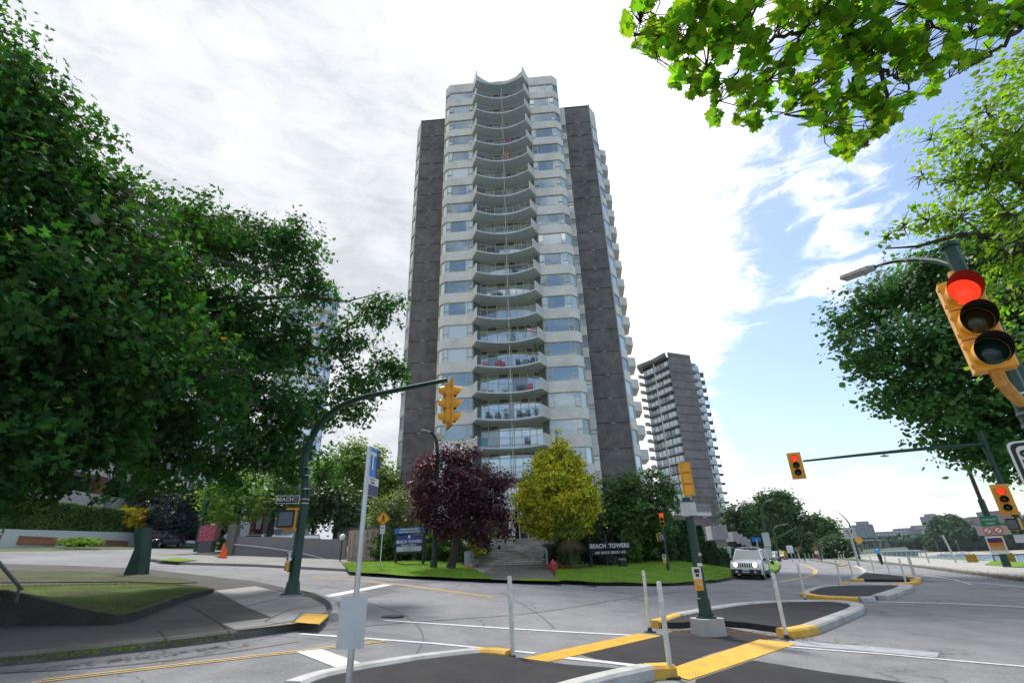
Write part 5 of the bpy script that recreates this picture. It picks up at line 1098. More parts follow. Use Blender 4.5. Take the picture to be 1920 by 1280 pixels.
# rental office sign
bl, br = at(741, 1058, 31.5), at(793, 1058, 31.0); t = thing('rental_sign', 'blue and white rental office sign on two dark posts, left lawn', 'sign', bl); dv = (br - bl); dv.z = 0; Lb = dv.length; ang = math.atan2(dv.y, dv.x); dv.normalize(); azb = 180 - math.degrees(ang); nrm = Vector((dv.y, -dv.x, 0)) * .08
zA, zB, zC, zD, zE = [at(766, y, 31.3).z for y in (989, 999.5, 1003, 1024, 1033)]; zF = at(766, 1037, 31.3).z; mid = (bl + br) / 2; M_dpost = mat('dark_navy_post', (.012, .02, .03), .5)
for p in (bl, br): b = MB(); b.box((p.x, p.y, (p.z - .3 + zB) / 2), (.13, .13, zB - p.z + .3), ang); b.build('post', M_dpost, t, world=True)
for z0, z1, k, m, nm in ((zB, zA, 1.1, mat('banner_blue', (.01, .13, .46), .45), 'banner'), (zD, zC, .9, mat('board_blue', (.01, .035, .33), .45), 'board'), (zE, zD, .9, mat('board_grey', (.50, .55, .60), .45), 'board_lower'), (zF, zE, .9, M_dpost, 'board_foot')):
    b = MB(); b.box((mid.x + nrm.x, mid.y + nrm.y, (z0 + z1) / 2), (Lb * k, .06 if nm != 'banner' else .09, z1 - z0 - .004), ang); b.build(nm, m, t, world=True)
cc = mid + nrm * 1.6
def W_(s_, z, size, m, **k): wr(t, s_, Vector((cc.x, cc.y, z)), azb, size, m, off=.004, **k)
W_('Penthouse Available', zA * .75 + zB * .25, .15, M_signw, bold=.003); W_('Best View in the City!', zA * .28 + zB * .72, .15, M_signw, bold=.003)
W_('BEACH TOWERS', zC * .42 + zD * .58, .225, M_signw, bold=.006); W_('Rental Office', zC * .12 + zD * .88, .18, M_signw); W_('604-681-8575', zD * .62 + zE * .38, .10, M_navy); W_('www.beachtowers.ca', zD * .25 + zE * .75, .09, M_navy)
b = MB(); b.box((cc.x, cc.y, zC * .86 + zD * .14), (.14, .01, .16), ang); b.build('emblem', M_signw, t, world=True)
# black box on the right lawn
b0 = at(1169, 1069, 33.0); t = thing('utility_box', 'small black box with a sloping lid below the BEACH TOWERS lawn sign', 'box', b0); b = MB(); b.box(b0 + Vector((0, 0, .28)), (.42, .4, .62), .1, ch=.02); b.build('body', M_tim, t, world=True); b = MB(); b.box(b0 + Vector((0, 0, .61)), (.48, .46, .06), rot=Matrix.Rotation(.2, 3, 'X')); b.build('lid', mat('grey_lid', (.12, .12, .13), .5), t, world=True)
# green leaning utility cabinet at the left
b0 = G(247, 1079, .12); rg = math.hypot(b0.x, b0.y); t = thing('green_pylon', 'dark green wedge shaped metal pylon with a sloping foot on the left lawn', 'pylon', b0)
def q_(x, y, d=0): return atr(x, y, rg + d)
f0, f1, f2, f3 = q_(230, 1078), q_(258, 1078), q_(272, 1077, .5), q_(262, 1075, .7); tz = q_(262, 990).z; m0, m1, m2 = q_(252, 1028), q_(263, 1028), q_(277, 1028, .5); u0, u1, u2 = q_(251, 989), q_(266, 989), q_(279, 989, .5); b = MB()
bk = Vector((-.05, .45, 0)); V = [f0, f1, f2, f2 + bk * .6, f0 + bk * 1.2, m0, m1, m2, m2 + bk * .6, m0 + bk, u0, u1, u2, u2 + bk * .6, u0 + bk]
for i in (0, 1, 2, 3, 4): V[i] = Vector((V[i].x, V[i].y, b0.z - .05))
b.add(V, [[j * 5 + i, j * 5 + (i + 1) % 5, j * 5 + 5 + (i + 1) % 5, j * 5 + 5 + i] for j in range(2) for i in range(5)] + [[10, 11, 12, 13, 14]]); b.build('shell', M_green2, t, world=True)
b = MB(); b.prism([(f0.x - .15, f0.y - .1), (f2.x + .15, f2.y - .1), (f2.x + .1, f2.y + .6), (f0.x - .1, f0.y + .8)], b0.z - .3, b0.z + .04); b.build('footing', M_oldkerb, t, world=True)
# cones
cb = MB(); cb.box((0, 0, .02), (.36, .36, .04), ch=.04); cb.lathe([(.14, .04), (.03, .70), (.02, .71)], n=16); cone_m = cb.mesh('cone', mat('cone_orange', (.85, .10, .02), .5), True); sb = MB(); sb.lathe([(.105, .25), (.082, .38)], n=16); sm = sb.mesh('stripe', M_signw)
for x, y, s, lab in ((415.5, 1045, 1.25, 'larger orange cone at the left end of the grey ramp wall'), (421.5, 1045.5, .85, 'smaller orange cone beside the larger one'), ):
    p = G(x, y, .14); o = thing('traffic_cone', lab, 'cone', p, .3, 'orange cones'); o.scale = (s, s, s); link('cone', cone_m, o); link('stripe', sm, o)
# red covered utility box
b0 = G(386, 1034, .15); t = thing('utility_cabinet', 'red patterned utility cabinet on a grey base beside the green pole', 'cabinet', b0, .1); M_redpat = mat('red_printed_wrap', (.42, .02, .07), .5, var=.7, scale=9, var2=(14, (.65, .35, .4), .7))
b = MB(); b.box((0, 0, .35), (1.0, .8, .8), 0, 0); b.build('base', mat('grey_base', (.11, .11, .12), .7), t); b = MB(); b.prism([(-.6, -.45), (.6, -.45), (.6, .45), (-.6, .45)], .75, [1.85, 2.25, 2.25, 1.85]); b.build('cabinet', M_redpat, t); b = MB(); b.box((.25, -.46, 2.0), (.5, .01, .12)); b.build('label_plate', M_signw, t)
# barrier rails and checker markers by the sea wall
M_chk = bpy.data.materials.new('checker_marker'); M_chk.use_nodes = True; n_, l_ = nodes(M_chk); ck = n_.new('ShaderNodeTexChecker'); ck.inputs['Scale'].default_value = 9; ck.inputs[1].default_value = (.75, .42, .01, 1); ck.inputs[2].default_value = (.01, .01, .01, 1); _t = n_.new('ShaderNodeTexCoord'); l_.new(_t.outputs['Object'], ck.inputs[0]); l_.new(ck.outputs[0], n_['Principled BSDF'].inputs['Base Color'])
for i, (x, y) in enumerate(((1822, 1047), (1891, 1045))):
    q = atr(x, y, 66); b0 = Vector((q.x, q.y, TZ(q.x, q.y) - .2)); t = thing('hazard_marker', ['yellow and black checker marker left of the sea wall post', 'yellow and black checker marker right of the sea wall post'][i], 'sign', b0, 0, 'checker hazard markers'); o = sign(t, q, 222, .8, .75, M_chk, thick=.03, r=.02); o.rotation_euler = (0, .1, R_(-222)); b = MB(); b.cyl(b0, q - Vector((0, 0, .2)), .04, n=6); b.build('post', M_rail, t, world=True)
for i, (xa, ya, xb, yb, lab) in enumerate(((1861, 1040.5, 1925, 1038.5, 'dark metal barrier rail right of the checker marker by the water'), (1796, 1056, 1858, 1043, 'thin sloping rail by the water left of the barrier'))):
    a, c = atr(xa, ya, 67), atr(xb, yb, 67 if i == 0 else 68); gz_ = TZ(a.x, a.y); t = thing('barrier', lab, 'barrier', (a.x, a.y, gz_)); b = MB(); b.tube([a, c], .045, 6)
    if i == 0:
        b.tube([a - Vector((0, 0, .9)), c - Vector((0, 0, .9))], .03, 6); b.tube([a, a - Vector((0, 0, 1.1)), a - Vector((-.7, .3, 1.15))], .045, 6)
        for k in range(12): p = a.lerp(c, (k + .5) / 12); b.tube([p, p - Vector((0, 0, .9))], .02, 5)
    b.build('rail', M_dkpole if i == 0 else M_rail, t, world=True)
for x, y0, y1, x1, lab, w in ((1768, 1005, 1056, 1795, 'leaning pale post standing by the water', .09), (1736, 1037, 1053, 1742, 'short grey post at the grass edge by the water', .06)):
    a, c = atr(x1, y1, 66), atr(x, y0, 66); t = thing('post', lab, 'post', a); b = MB(); b.tube([a - Vector((0, 0, .4)), a.lerp(c, .6), c], w, 8); b.build('shaft', M_galv, t, world=True); b = MB(); b.tube([c, c + (c - a).normalized() * .1], w * 1.3, 8); b.build('cap', M_galv, t, world=True)
OAK = np.array([(0, 0), (.22, .30), (.34, .11), (.58, .42), (.66, .13), (1, 0), (.66, -.13), (.58, -.42), (.34, -.11), (.22, -.30)])
LENS = np.array([(0, 0), (.4, .27), (1, 0), (.4, -.27)])
CLUMP = np.array([(0, 0), (.3, .42), (.75, .3), (1, 0), (.6, -.38), (.2, -.3)])
_m = [(0, 0), (.06, .22), (-.02, .48), (.16, .40), (.30, .62), (.42, .50), (.62, .58), (.55, .34), (.72, .26), (.80, .12), (1.05, 0)]
MAPLE = np.array(_m + [(x, -y) for x, y in _m[1:-1]][::-1])
def leaf_mesh(name, C, size, m, tmpl, up=.6, out=None, droop=.3, flat=0., svar=.5, fold=0.):
    C = np.asarray(C, float); n = len(C); k = len(tmpl)
    nrm = rng.normal(size=(n, 3)); nrm /= np.linalg.norm(nrm, axis=1)[:, None]; nrm = nrm * (1 - up) + np.array([0, 0, 1.]) * up
    if out is not None: nrm += out * .5
    nrm /= np.linalg.norm(nrm, axis=1)[:, None]
    u = rng.normal(size=(n, 3)); u[:, 2] -= droop
    if out is not None: u += out * .8
    u -= nrm * (u * nrm).sum(1)[:, None]; u /= np.linalg.norm(u, axis=1)[:, None] + 1e-9; v = np.cross(nrm, u)
    s = size * np.exp(rng.normal(size=n) * svar * .6); t = tmpl - np.array([.45, 0])
    V = C[:, None, :] + s[:, None, None] * (t[None, :, 0, None] * u[:, None, :] + t[None, :, 1, None] * v[:, None, :] - (np.abs(t[None, :, 1, None]) * fold) * nrm[:, None, :] - (t[None, :, 0, None] ** 2 * fold * .5) * nrm[:, None, :])
    me = bpy.data.meshes.new(name); me.vertices.add(n * k); me.vertices.foreach_set('co', V.reshape(-1).astype(np.float32))
    me.loops.add(n * k); me.loops.foreach_set('vertex_index', np.arange(n * k, dtype=np.int32)); me.polygons.add(n)
    me.polygons.foreach_set('loop_start', np.arange(0, n * k, k, dtype=np.int32)); me.polygons.foreach_set('loop_total', np.full(n, k, dtype=np.int32))
    me.materials.append(m); me.update(calc_edges=True); return me
def blob_tips(blobs, dens_, shell=.5):
    """twig tips inside ellipsoids: (centre, radii) -> points and outward directions"""
    T = []; O = []
    for c, r in blobs:
        r = np.array(r if isinstance(r, (tuple, list)) else (r, r, r * .85)); n = max(3, int(dens_ * r[0] * r[1] * r[2] ** .5))
        d = rng.normal(size=(n, 3)); d /= np.linalg.norm(d, axis=1)[:, None]; q = (shell + (1 - shell) * rng.random(n)) ** .8
        q = q * (1 + .22 * np.sin(d[:, 0] * 7 + c[0]) * np.cos(d[:, 1] * 6 + c[1]) + .12 * rng.normal(size=n)); P_ = np.array(c) + d * q[:, None] * r; s_ = 1.6 / max(.5, float(r[0])); kp = np.array([mnoise.noise(Vector(p) * s_) > -.10 for p in P_]); T.append(P_[kp]); O.append(d[kp])
    return np.concatenate(T), np.concatenate(O)
def scatter(T, O, per, spread):
    n = len(T); cnt = rng.poisson(per, n); idx = np.repeat(np.arange(n), cnt); P = T[idx] + rng.normal(size=(len(idx), 3)) * spread * np.array([1, 1, .7]); return P, O[idx]
def limb(mb, a, b, r0, r1, seg=6, wob=.12, n=7):
    a, b = Vector(a), Vector(b); L_ = (b - a).length; pts = []
    for i in range(seg + 1):
        k = i / seg; p = a.lerp(b, k); p.z += math.sin(math.pi * k) * L_ * .06
        if 0 < i < seg: p += Vector((random.gauss(0, 1), random.gauss(0, 1), random.gauss(0, .7))) * L_ * wob * .35
        pts.append(p)
    mb.tube(pts, [r0 + (r1 - r0) * (i / seg) ** .8 for i in range(seg + 1)], n); return pts
M_bark = grain(mat('tree_bark', (.055, .045, .038), .95, var=.4, scale=5, bump=1., bscale=12), 20, .3)
M_bark2 = grain(mat('grey_bark', (.10, .09, .08), .95, var=.3, scale=5, bump=1., bscale=14), 20, .3)
def tree(label, base, blobs, lm, leaf, per, dens_, spread, tmpl=LENS, name='tree', cat='tree', r=.22, fork=None, bark=None, group=None, shell=.5, up=.5, droop=.3, twigs=1.0, limbs=None, fold=.15, extra=None):
    base = Vector(base); t = thing(name, label, cat, base, 0, group); T, O = blob_tips(blobs, dens_, shell); P, OO = scatter(T, O, per, spread)
    me = leaf_mesh('crown', P - np.array(base), leaf, lm, tmpl, up, OO, droop, fold=fold); link('crown', me, t)
    mb = MB(); fk = Vector(fork) if fork is not None else base + Vector((0, 0, max(.6, min(b[0][2] for b in blobs) - base.z) * .75))
    mb.tube([base - Vector((0, 0, .2)), base + Vector((0, 0, .15)), base.lerp(fk, .5) + Vector((random.gauss(0, .05), 0, 0)), fk], [r * 1.5, r * 1.1, r * .9, r * .8], 10)
    for c, rr in blobs:
        rr = rr if isinstance(rr, (int, float)) else rr[0]
        if not limbs or (c[2] > fk.z + 2 and rr > 1.6): limb(mb, fk, c, r * .42, r * .12, 7, .07, 6)
        for _ in range(int(4 * twigs)):
            d = Vector((random.gauss(0, 1), random.gauss(0, 1), random.gauss(0, .8))).normalized(); limb(mb, c, Vector(c) + d * rr * .85, r * .07, r * .015, 4, .12, 4)
    if limbs:
        for L_ in limbs: mb.tube([p for p, _ in L_], [q for _, q in L_], 8)
    if extra: extra(mb)
    mb.build('trunk', bark or M_bark, t, world=True, smooth=True); return t
def B(L_): return [(tuple(atr(x, y, d)), rr) for x, y, d, rr in L_]

# ---- big oak at the left
L_oak = leafmat('oak_leaf', (.030, .088, .020), .32, .45, (2.2, 2.4, .7), .7, .03, dry=((.16, .10, .01), .002), spec=.15)
ob = [(-94, 212, 14.0, 2.49), (26, 297, 13.5, 1.89), (76, 252, 14.5, 1.03), (-196, 492, 13.0, 2.92), (136, 392, 13.5, 1.89), (206, 382, 14.5, 1.20), (259, 462, 16.0, 1.86), (350, 414, 16.5, 1.27), (400, 470, 19.1, 2.04), (470, 454, 19.8, 1.42), (540, 470, 20.5, 1.70), (580, 540, 20.5, 1.37), (90, 500, 13.0, 2.15), (250, 580, 13.5, 2.25), (400, 610, 18.5, 2.61), (520, 640, 19.1, 2.02), (-80, 650, 12.5, 2.34),
      (700, 590, 20.5, 1.13), (735, 570, 20.9, 0.65), (640, 640, 19.8, 1.31), (670, 725, 19.8, 1.19), (725, 690, 20.5, 0.89), (748, 706, 20.5, 0.53), (620, 760, 19.8, 1.25), (665, 780, 19.8, 0.71), (540, 770, 19.1, 1.66), (440, 760, 18.5, 2.14), (300, 740, 15.4, 2.15), (120, 700, 13.0, 2.16), (-60, 840, 12.5, 1.53), (70, 835, 13.0, 1.17), (190, 840, 13.5, 0.90), (310, 850, 16.0, 1.13), (400, 870, 19.1, 1.07), (490, 850, 19.1, 1.19), (560, 850, 19.8, 0.89), (0, 890, 13.0, 0.72), (285, 915, 16.5, 0.36), (105, 900, 13.8, 0.36), (610, 880, 20.1, 0.83), (540, 895, 20.1, 0.59), (440, 905, 19.5, 0.53)]
ob += [(-50, 120, 14.0, 1.5), (10, 130, 14.2, 1.0)]
base = atr(-235, 1150, 13.0); base.z = TZ(base.x, base.y)
def pl(L_, d=13.5): return [(atr(x, y, dd), r) for x, y, dd, r in L_]
ol = [pl([(-225, 1000, 12.8, .36), (-130, 930, 12.8, .27), (0, 862, 13, .19), (90, 800, 13, .15), (190, 730, 13.2, .12), (290, 690, 13.4, .10), (390, 705, 15.5, .10), (470, 690, 18, .06)]), pl([(60, 820, 13, .18), (110, 640, 13, .14), (150, 560, 13, .12), (110, 480, 13.2, .09), (60, 480, 13, .05)]), pl([(150, 590, 13, .12), (190, 500, 13.4, .09), (130, 430, 13.4, .06)]),
      pl([(300, 690, 14.5, .1), (370, 640, 16, .08), (430, 575, 17.5, .06), (480, 530, 18.5, .04)]), pl([(480, 690, 18, .09), (560, 650, 19, .07), (620, 655, 19.8, .045), (650, 690, 20, .03), (700, 745, 20.2, .018)]), pl([(470, 560, 18.5, .08), (560, 555, 19.8, .055), (650, 565, 20.4, .03), (730, 545, 20.8, .015)]), pl([(-130, 930, 12.8, .3), (-110, 700, 12.6, .25), (-60, 500, 12.8, .18), (20, 330, 13.4, .1), (60, 250, 13.6, .06)]), pl([(0, 862, 13, .16), (200, 850, 14, .1), (350, 805, 15.8, .08), (430, 790, 18, .07), (520, 800, 19, .04)])]
def deadtw(mb):
    for i in range(170):
        x = random.gauss(190, 55); y = random.gauss(420, 42); a = atr(x, y, 12.2 + random.random() * .8); d = Vector((random.gauss(.5, .6), random.gauss(-.2, .5), random.gauss(-.35, .45))); mb.tube([a, a + d * .35 + Vector((0, 0, .05)), a + d * .75], [.011, .008, .004], 4)
    for i in range(60):
        x = random.gauss(690, 18); y = random.gauss(690, 40); a = atr(x, y, 20); d = Vector((random.gauss(.3, .5), 0, random.gauss(-.3, .5))); mb.tube([a, a + d * .5], [.009, .003], 4)
tree('huge dark green oak filling the left third of the view', base, B(ob), L_oak, .16, 19, 66, .22, OAK, 'oak_tree', r=.34, fork=atr(-195, 930, 12.8), shell=.2, up=.35, droop=.6, twigs=1.6, limbs=ol, fold=.25, extra=deadtw)

# ---- maple branches overhead, top right
L_map = leafmat('maple_leaf', (.11, .235, .016), .68, .35, (2.0, 1.9, .6), .45, .03, spec=.3)
poly = [(1170, 48), (1182, -30), (1960, -60), (1940, 30), (1880, 62), (1835, 112), (1765, 140), (1752, 182), (1722, 170), (1706, 205), (1668, 236), (1625, 262), (1592, 305), (1562, 288), (1570, 262), (1522, 236), (1480, 228), (1440, 218), (1398, 250), (1386, 232), (1350, 226), (1330, 246), (1324, 212), (1342, 190), (1318, 172), (1284, 182), (1256, 160), (1262, 140), (1240, 108), (1214, 108), (1184, 84)]
def inside(x, y, P):
    c = False; n = len(P)
    for i in range(n):
        (x1, y1), (x2, y2) = P[i], P[(i + 1) % n]
        if (y1 > y) != (y2 > y) and x < (x2 - x1) * (y - y1) / (y2 - y1) + x1: c = not c
    return c
def atd(px, py, dist): d = ray(px, py); return Vector(CC + d * (dist / np.linalg.norm(d)))
dfun = lambda x, y: 4.5 + (x - 1180) / 740 * 2.6 - (y - 100) * .0015
mains = [[(1568, -60), (1572, 0), (1592, 55), (1625, 95), (1655, 130), (1664, 178), (1644, 225), (1622, 272)], [(1622, 95), (1605, 140), (1585, 185), (1560, 215), (1545, 235)], [(1572, -20), (1540, 15), (1505, 60), (1478, 105), (1440, 150), (1402, 190), (1380, 220)], [(1505, 60), (1452, 70), (1400, 110), (1370, 150), (1345, 190)], [(1440, -40), (1402, 40), (1372, 75), (1330, 120), (1296, 160)], [(1330, -40), (1305, 20), (1262, 50), (1225, 80)], [(1710, -40), (1712, 10), (1738, 36), (1762, 58), (1800, 66), (1850, 60)], [(1738, 36), (1735, 80), (1750, 130), (1745, 165)], [(1960, 20), (1905, 62), (1862, 100), (1812, 128), (1775, 146)], [(1655, 130), (1700, 160), (1708, 190)], [(1592, 55), (1560, 95), (1540, 140), (1500, 190), (1470, 215)], [(1250, -40), (1225, 10), (1200, 40), (1186, 70)], [(1860, -40), (1800, 10), (1762, 55)]]
Tm = TZP(4.6, -2.2); t = thing('maple_tree', 'maple whose bright green branches hang in from the top right corner', 'tree', Tm); mb = MB(); hub = atd(1600, -330, 6.2)
mb.tube([Tm - Vector((0, 0, .2)), Tm + Vector((0, 0, .2)), Tm + Vector((-.1, .1, 2.2)), Tm + Vector((-.3, .5, 4.0))], [.5, .36, .28, .24], 12); mb.tube([Tm + Vector((-.3, .5, 4.0)), (Tm + Vector((-.3, .5, 5.2))).lerp(hub, .5), hub], [.2, .13, .07], 10)
mb.tube([Tm + Vector((-.3, .5, 4.0)), Tm + Vector((1.5, -1, 6.5)), Tm + Vector((2.5, -1.5, 9))], [.2, .14, .06], 10)
nodes_ = []
for i, M_ in enumerate(mains):
    k = 1.9 if i in (0,) else 1.15 if i in (2, 6, 8) else .8; pts = [atd(x, y, dfun(x, y)) for x, y in M_]
    if M_[0][1] < 0 or M_[0][0] > 1940: pts = [hub.lerp(pts[0], .5) + Vector((0, 0, .1))] + pts if i not in (8,) else pts; mb.tube([hub, pts[0]], [.05, .03 * k], 7)
    rs = resample(pts, 26); rs = [p + Vector((random.gauss(0, .012), random.gauss(0, .012), random.gauss(0, .012))) for p in rs]; mb.tube(rs, [(.020 * (1 - j / 27) + .003) * k for j in range(27)], 7)
    nodes_ += rs[6:]
pts = []; 
while len(pts) < 2700:
    x, y = random.uniform(1165, 1960), random.uniform(-60, 306)
    if not inside(x, y, poly): continue
    nv = mnoise.noise(Vector((x / 30., y / 30., 3.3)))
    if nv < -.16 + (.05 if y > 120 else 0): continue
    pts.append(atd(x, y, dfun(x, y) + random.gauss(0, .28)))
for _ in range(2600):
    x, y = random.uniform(1180, 2050), random.uniform(-420, -40); pts.append(atd(x, y, dfun(x, max(y, -100)) + .3 + random.gauss(0, .45)))
NA = np.array([tuple(p) for p in nodes_])
for i, p in enumerate(pts):
    if i % 3 == 0:
        j = int(np.argmin(((NA - np.array(p)) ** 2).sum(1))); a = nodes_[j]; md = a.lerp(p, .55) + Vector((random.gauss(0, .04), random.gauss(0, .04), .03)); mb.tube([a, md, p + Vector((0, 0, .01))], [.006, .0045, .0025], 4)
mb.build('trunk', M_bark, t, world=True, smooth=True)
PA = np.array([tuple(p) for p in pts]) - np.array(Tm); dsz = np.linalg.norm(PA + np.array(Tm) - CC, axis=1)
link('crown', leaf_mesh('crown', PA, .084, L_map, MAPLE, .55, None, .5, svar=.38, fold=.22), t)
# extra crown above and behind so that the shade is right
Pb = np.array([1.5, -1.5, 8.6]) + rng.normal(size=(2600, 3)) * np.array([2.9, 1.3, 1.0]); Pb = Pb[Pb[:, 1] < 1.2 - 0 * Pb[:, 0]]; Pb = Pb[(Pb[:, 2] > 6.5)]; link('crown', leaf_mesh('crown', Pb - np.array(Tm), .16, L_map, MAPLE, .6, None, .4, fold=.2), t)

# ---- two street trees on the right
L_lt = leafmat('light_elm_leaf', (.15, .27, .02), .5, .35, (1.8, 1.8, .7), .5, .02); L_dk = leafmat('dark_chestnut_leaf', (.055, .140, .028), .3, .40, (2., 2.5, .8), .45, .02)
bl = B([(1990, 250, 11.5, 2.0), (1905, 250, 11.5, 1.2), (1850, 210, 12, .75), (1860, 310, 11.3, 1.0), (1790, 270, 12, .6), (1790, 340, 11.4, .65), (1745, 262, 12.2, .38), (1730, 330, 12, .35), (1890, 400, 11, 1.0), (1800, 410, 11, .6), (1740, 415, 11, .45), (1695, 425, 11, .36), (1664, 445, 11, .2), (1980, 480, 11, 1.2), (1905, 480, 11, .6), (1845, 445, 11, .4), (1900, 560, 11.2, .45), (1890, 135, 12.5, .3), (1960, 90, 12, .7), (1860, 660, 11.4, .35), (1900, 700, 11.2, .5)])
bb = atr(2120, 1120, 12.0); bb.z = TZ(bb.x, bb.y)
tree('light green airy tree reaching in from the right edge above the near signal', bb, bl, L_lt, .085, 20, 46, .13, CLUMP, 'street_tree', r=.22, fork=atr(2060, 640, 11.6), shell=.2, up=.55, twigs=3, fold=.2, limbs=[pl([(2060, 640, 11.6, .15), (1960, 500, 11.4, .10), (1880, 445, 11.1, .07), (1800, 440, 11, .045), (1720, 462, 11, .025), (1660, 466, 11, .012)]), pl([(2060, 640, 11.6, .15), (1990, 420, 11.5, .1), (1900, 330, 11.4, .06), (1850, 280, 11.8, .035), (1800, 240, 12, .02)])])
bl = B([(1590, 610, 38.0, 1.72), (1640, 570, 38.0, 1.95), (1700, 550, 38.8, 2.55), (1770, 530, 39.5, 2.85), (1850, 500, 39.5, 3.90), (1960, 520, 39.5, 5.40), (1630, 660, 37.2, 2.40), (1720, 640, 38.0, 3.30), (1820, 640, 38.0, 3.90), (1920, 680, 38.0, 4.50), (1660, 740, 37.2, 1.80), (1730, 750, 37.2, 2.40), (1820, 770, 37.2, 2.85), (1900, 800, 37.2, 3.00), (1750, 815, 37.2, 1.35), (1820, 840, 37.2, 1.35), (1880, 850, 37.2, 1.20), (1990, 860, 37.2, 2.25)])
bb = atr(2100, 1070, 40); bb.z = TZ(bb.x, bb.y)
tree('dense dark green tree on the right behind the near red signal', bb, bl, L_dk, .24, 20, 17, .42, CLUMP, 'street_tree', r=.4, fork=atr(2050, 860, 39), shell=.3, up=.5, twigs=1.5)
# strings of small lights hanging from the right tree
M_wire = mat('string_wire', (.05, .05, .05), .6); M_bulb = mat('clear_bulb', (.5, .5, .45), .2)
for i, (x0, y0, x1, y1) in enumerate([(1660, 466, 1643, 545), (1706, 466, 1692, 530), (1735, 470, 1703, 545), (1750, 340, 1772, 395), (1795, 330, 1783, 400), (1812, 440, 1802, 480), (1880, 435, 1890, 470), (1840, 860, 1852, 905)]):
    d = 11.0 if i < 7 else 24.5; a, c = atr(x0, y0, d), atr(x1, y1, d); t = thing('light_string', ['thin light string hanging lowest left below the light green branch', 'short thin light string hanging second from the left', 'thin slanting light string beside the lamp head arm', 'thin light string hanging beside the upper green branch, left one', 'thin light string hanging beside the upper green branch, right one', 'short light string above the pole cap', 'short light string at the right edge above the near signal', 'light string hanging under the dark tree beside the far pole'][i], 'string lights', a, 0, 'hanging light strings')
    b = MB(); n = 14; P_ = [a.lerp(c, k / n) + Vector((random.gauss(0, .012), 0, random.gauss(0, .01))) for k in range(n + 1)]; b.tube(P_, .0035 * d / 11, 4); b.build('wire', M_wire, t, world=True)
    for p in P_[1:]: b = MB(); b.box(p + Vector((random.choice((-.02, .02)), 0, 0)), (.03, .02, .016)); b.build('bulb', M_bulb, t, world=True)

# ---- planting around the tower
L_pur = leafmat('purple_plum_leaf', (.062, .018, .030), .3, .5, (2.4, 1.1, 1.3), .45, .02, spec=.5); L_yel = leafmat('golden_cypress_spray', (.46, .46, .025), .25, .65, (1.2, 1.2, .5), .6, .05)
L_mid = leafmat('mid_green_leaf', (.062, .14, .030), .35, .4); L_lite = leafmat('fresh_green_leaf', (.11, .21, .03), .4, .35); L_dark = leafmat('deep_green_leaf', (.032, .080, .022), .3, .45); L_gold = leafmat('yellow_leaf', (.45, .38, .02), .3, .3); L_blue = leafmat('blue_grey_leaf', (.035, .060, .060), .15, .4)
b0 = at(845, 1069, 28.8)
tree('round purple leaved tree left of the entrance stairs', b0, B([(865, 880, 29.3, 1.7), (800, 875, 29, .9), (820, 930, 29, 1.4), (800, 960, 28.6, 1.0), (900, 920, 29.4, 1.7), (935, 900, 29.6, .9), (930, 960, 29.2, 1.2), (870, 960, 28.8, 1.6), (830, 990, 28.6, .9), (900, 1000, 29, .9), (840, 850, 29.2, .8), (945, 990, 29.3, .7), (790, 910, 28.9, .8), (880, 845, 29.5, .6), (862, 832, 29.4, .35)]), L_pur, .11, 26, 85, .2, CLUMP, 'purple_plum_tree', r=.23, fork=at(862, 985, 28.8), shell=.3, twigs=1.5)
# cypress: drooping golden sprays in a broad cone
b0 = at(1062, 1052, 33.2); ap = at(1040, 800, 33.4)
cb_ = []
for k in range(11):
    f = k / 10; y = 810 + 166 * f; rad = .26 + 2.3 * min(1, (f * 1.25) ** .75) * (1 if f < .8 else 1 - (f - .8) * 1.4); c = at(1041 + 6 * f, y, 33.4)
    for j in range(max(1, int(1 + 7 * f))): a = 6.28 * j / max(1, int(1 + 7 * f)) + k; cb_.append(((c.x + math.cos(a) * rad * .55, c.y + math.sin(a) * rad * .55, c.z), (rad * .6, rad * .6, rad * .55)))
tree('broad golden yellow conifer right of the entrance stairs', b0, cb_, L_yel, .17, 17, 120, .13, LENS, 'golden_cypress', r=.25, fork=at(1050, 960, 33.3), shell=.55, up=.15, droop=-.5, twigs=.5)
# fan palm
b0 = at(1071, 1053, 32.0); top = at(1066, 990, 32.0); t = thing('fan_palm', 'shaggy fan palm under the golden conifer', 'palm', b0); b = MB(); rs = resample([b0 - Vector((0, 0, .2)), b0.lerp(top, .5) + Vector((.05, 0, 0)), top], 14); b.tube(rs, [.16 + .02 * (i % 2) for i in range(15)], 10); b.build('trunk', mat('fibrous_trunk', (.07, .055, .04), .95, var=.5, scale=14), t, world=True)
L_palm = leafmat('palm_leaf', (.12, .21, .06), .25, .35); L_dpalm = mat('dry_palm_leaf', (.20, .15, .07), .9, var=.3)
for dead in (0, 1):
    b = MB(); nf = 30 if not dead else 9
    for i in range(nf):
        az_ = i * 2.4; el = random.uniform(-.35, 1.1) if not dead else random.uniform(-1.25, -.6); d = Vector((math.cos(az_) * math.cos(el), math.sin(az_) * math.cos(el), math.sin(el))); c = top + d * random.uniform(.55, .8) - (Vector((0, 0, .15)) if dead else Vector()); b.tube([top, c], .012, 4); s_ = d.cross(Vector((0, 0, 1))).normalized(); u_ = s_.cross(d)
        for k in range(17):
            a = (k - 8) / 8 * 1.75; dd = (d * math.cos(a) + s_ * math.sin(a)); e = c + dd * .72 * (1 - .25 * abs(a) / 1.75) - Vector((0, 0, .12 + .14 * random.random())) - u_ * 0; w = s_.cross(dd); w = u_ .cross(dd) * .022; b.add([c - w * .4, c.lerp(e, .5) - w + u_ * .02, e, c.lerp(e, .5) + w + u_ * .02], [[0, 1, 2, 3]])
    b.build('dead_fronds' if dead else 'fronds', L_dpalm if dead else L_palm, t, world=True)
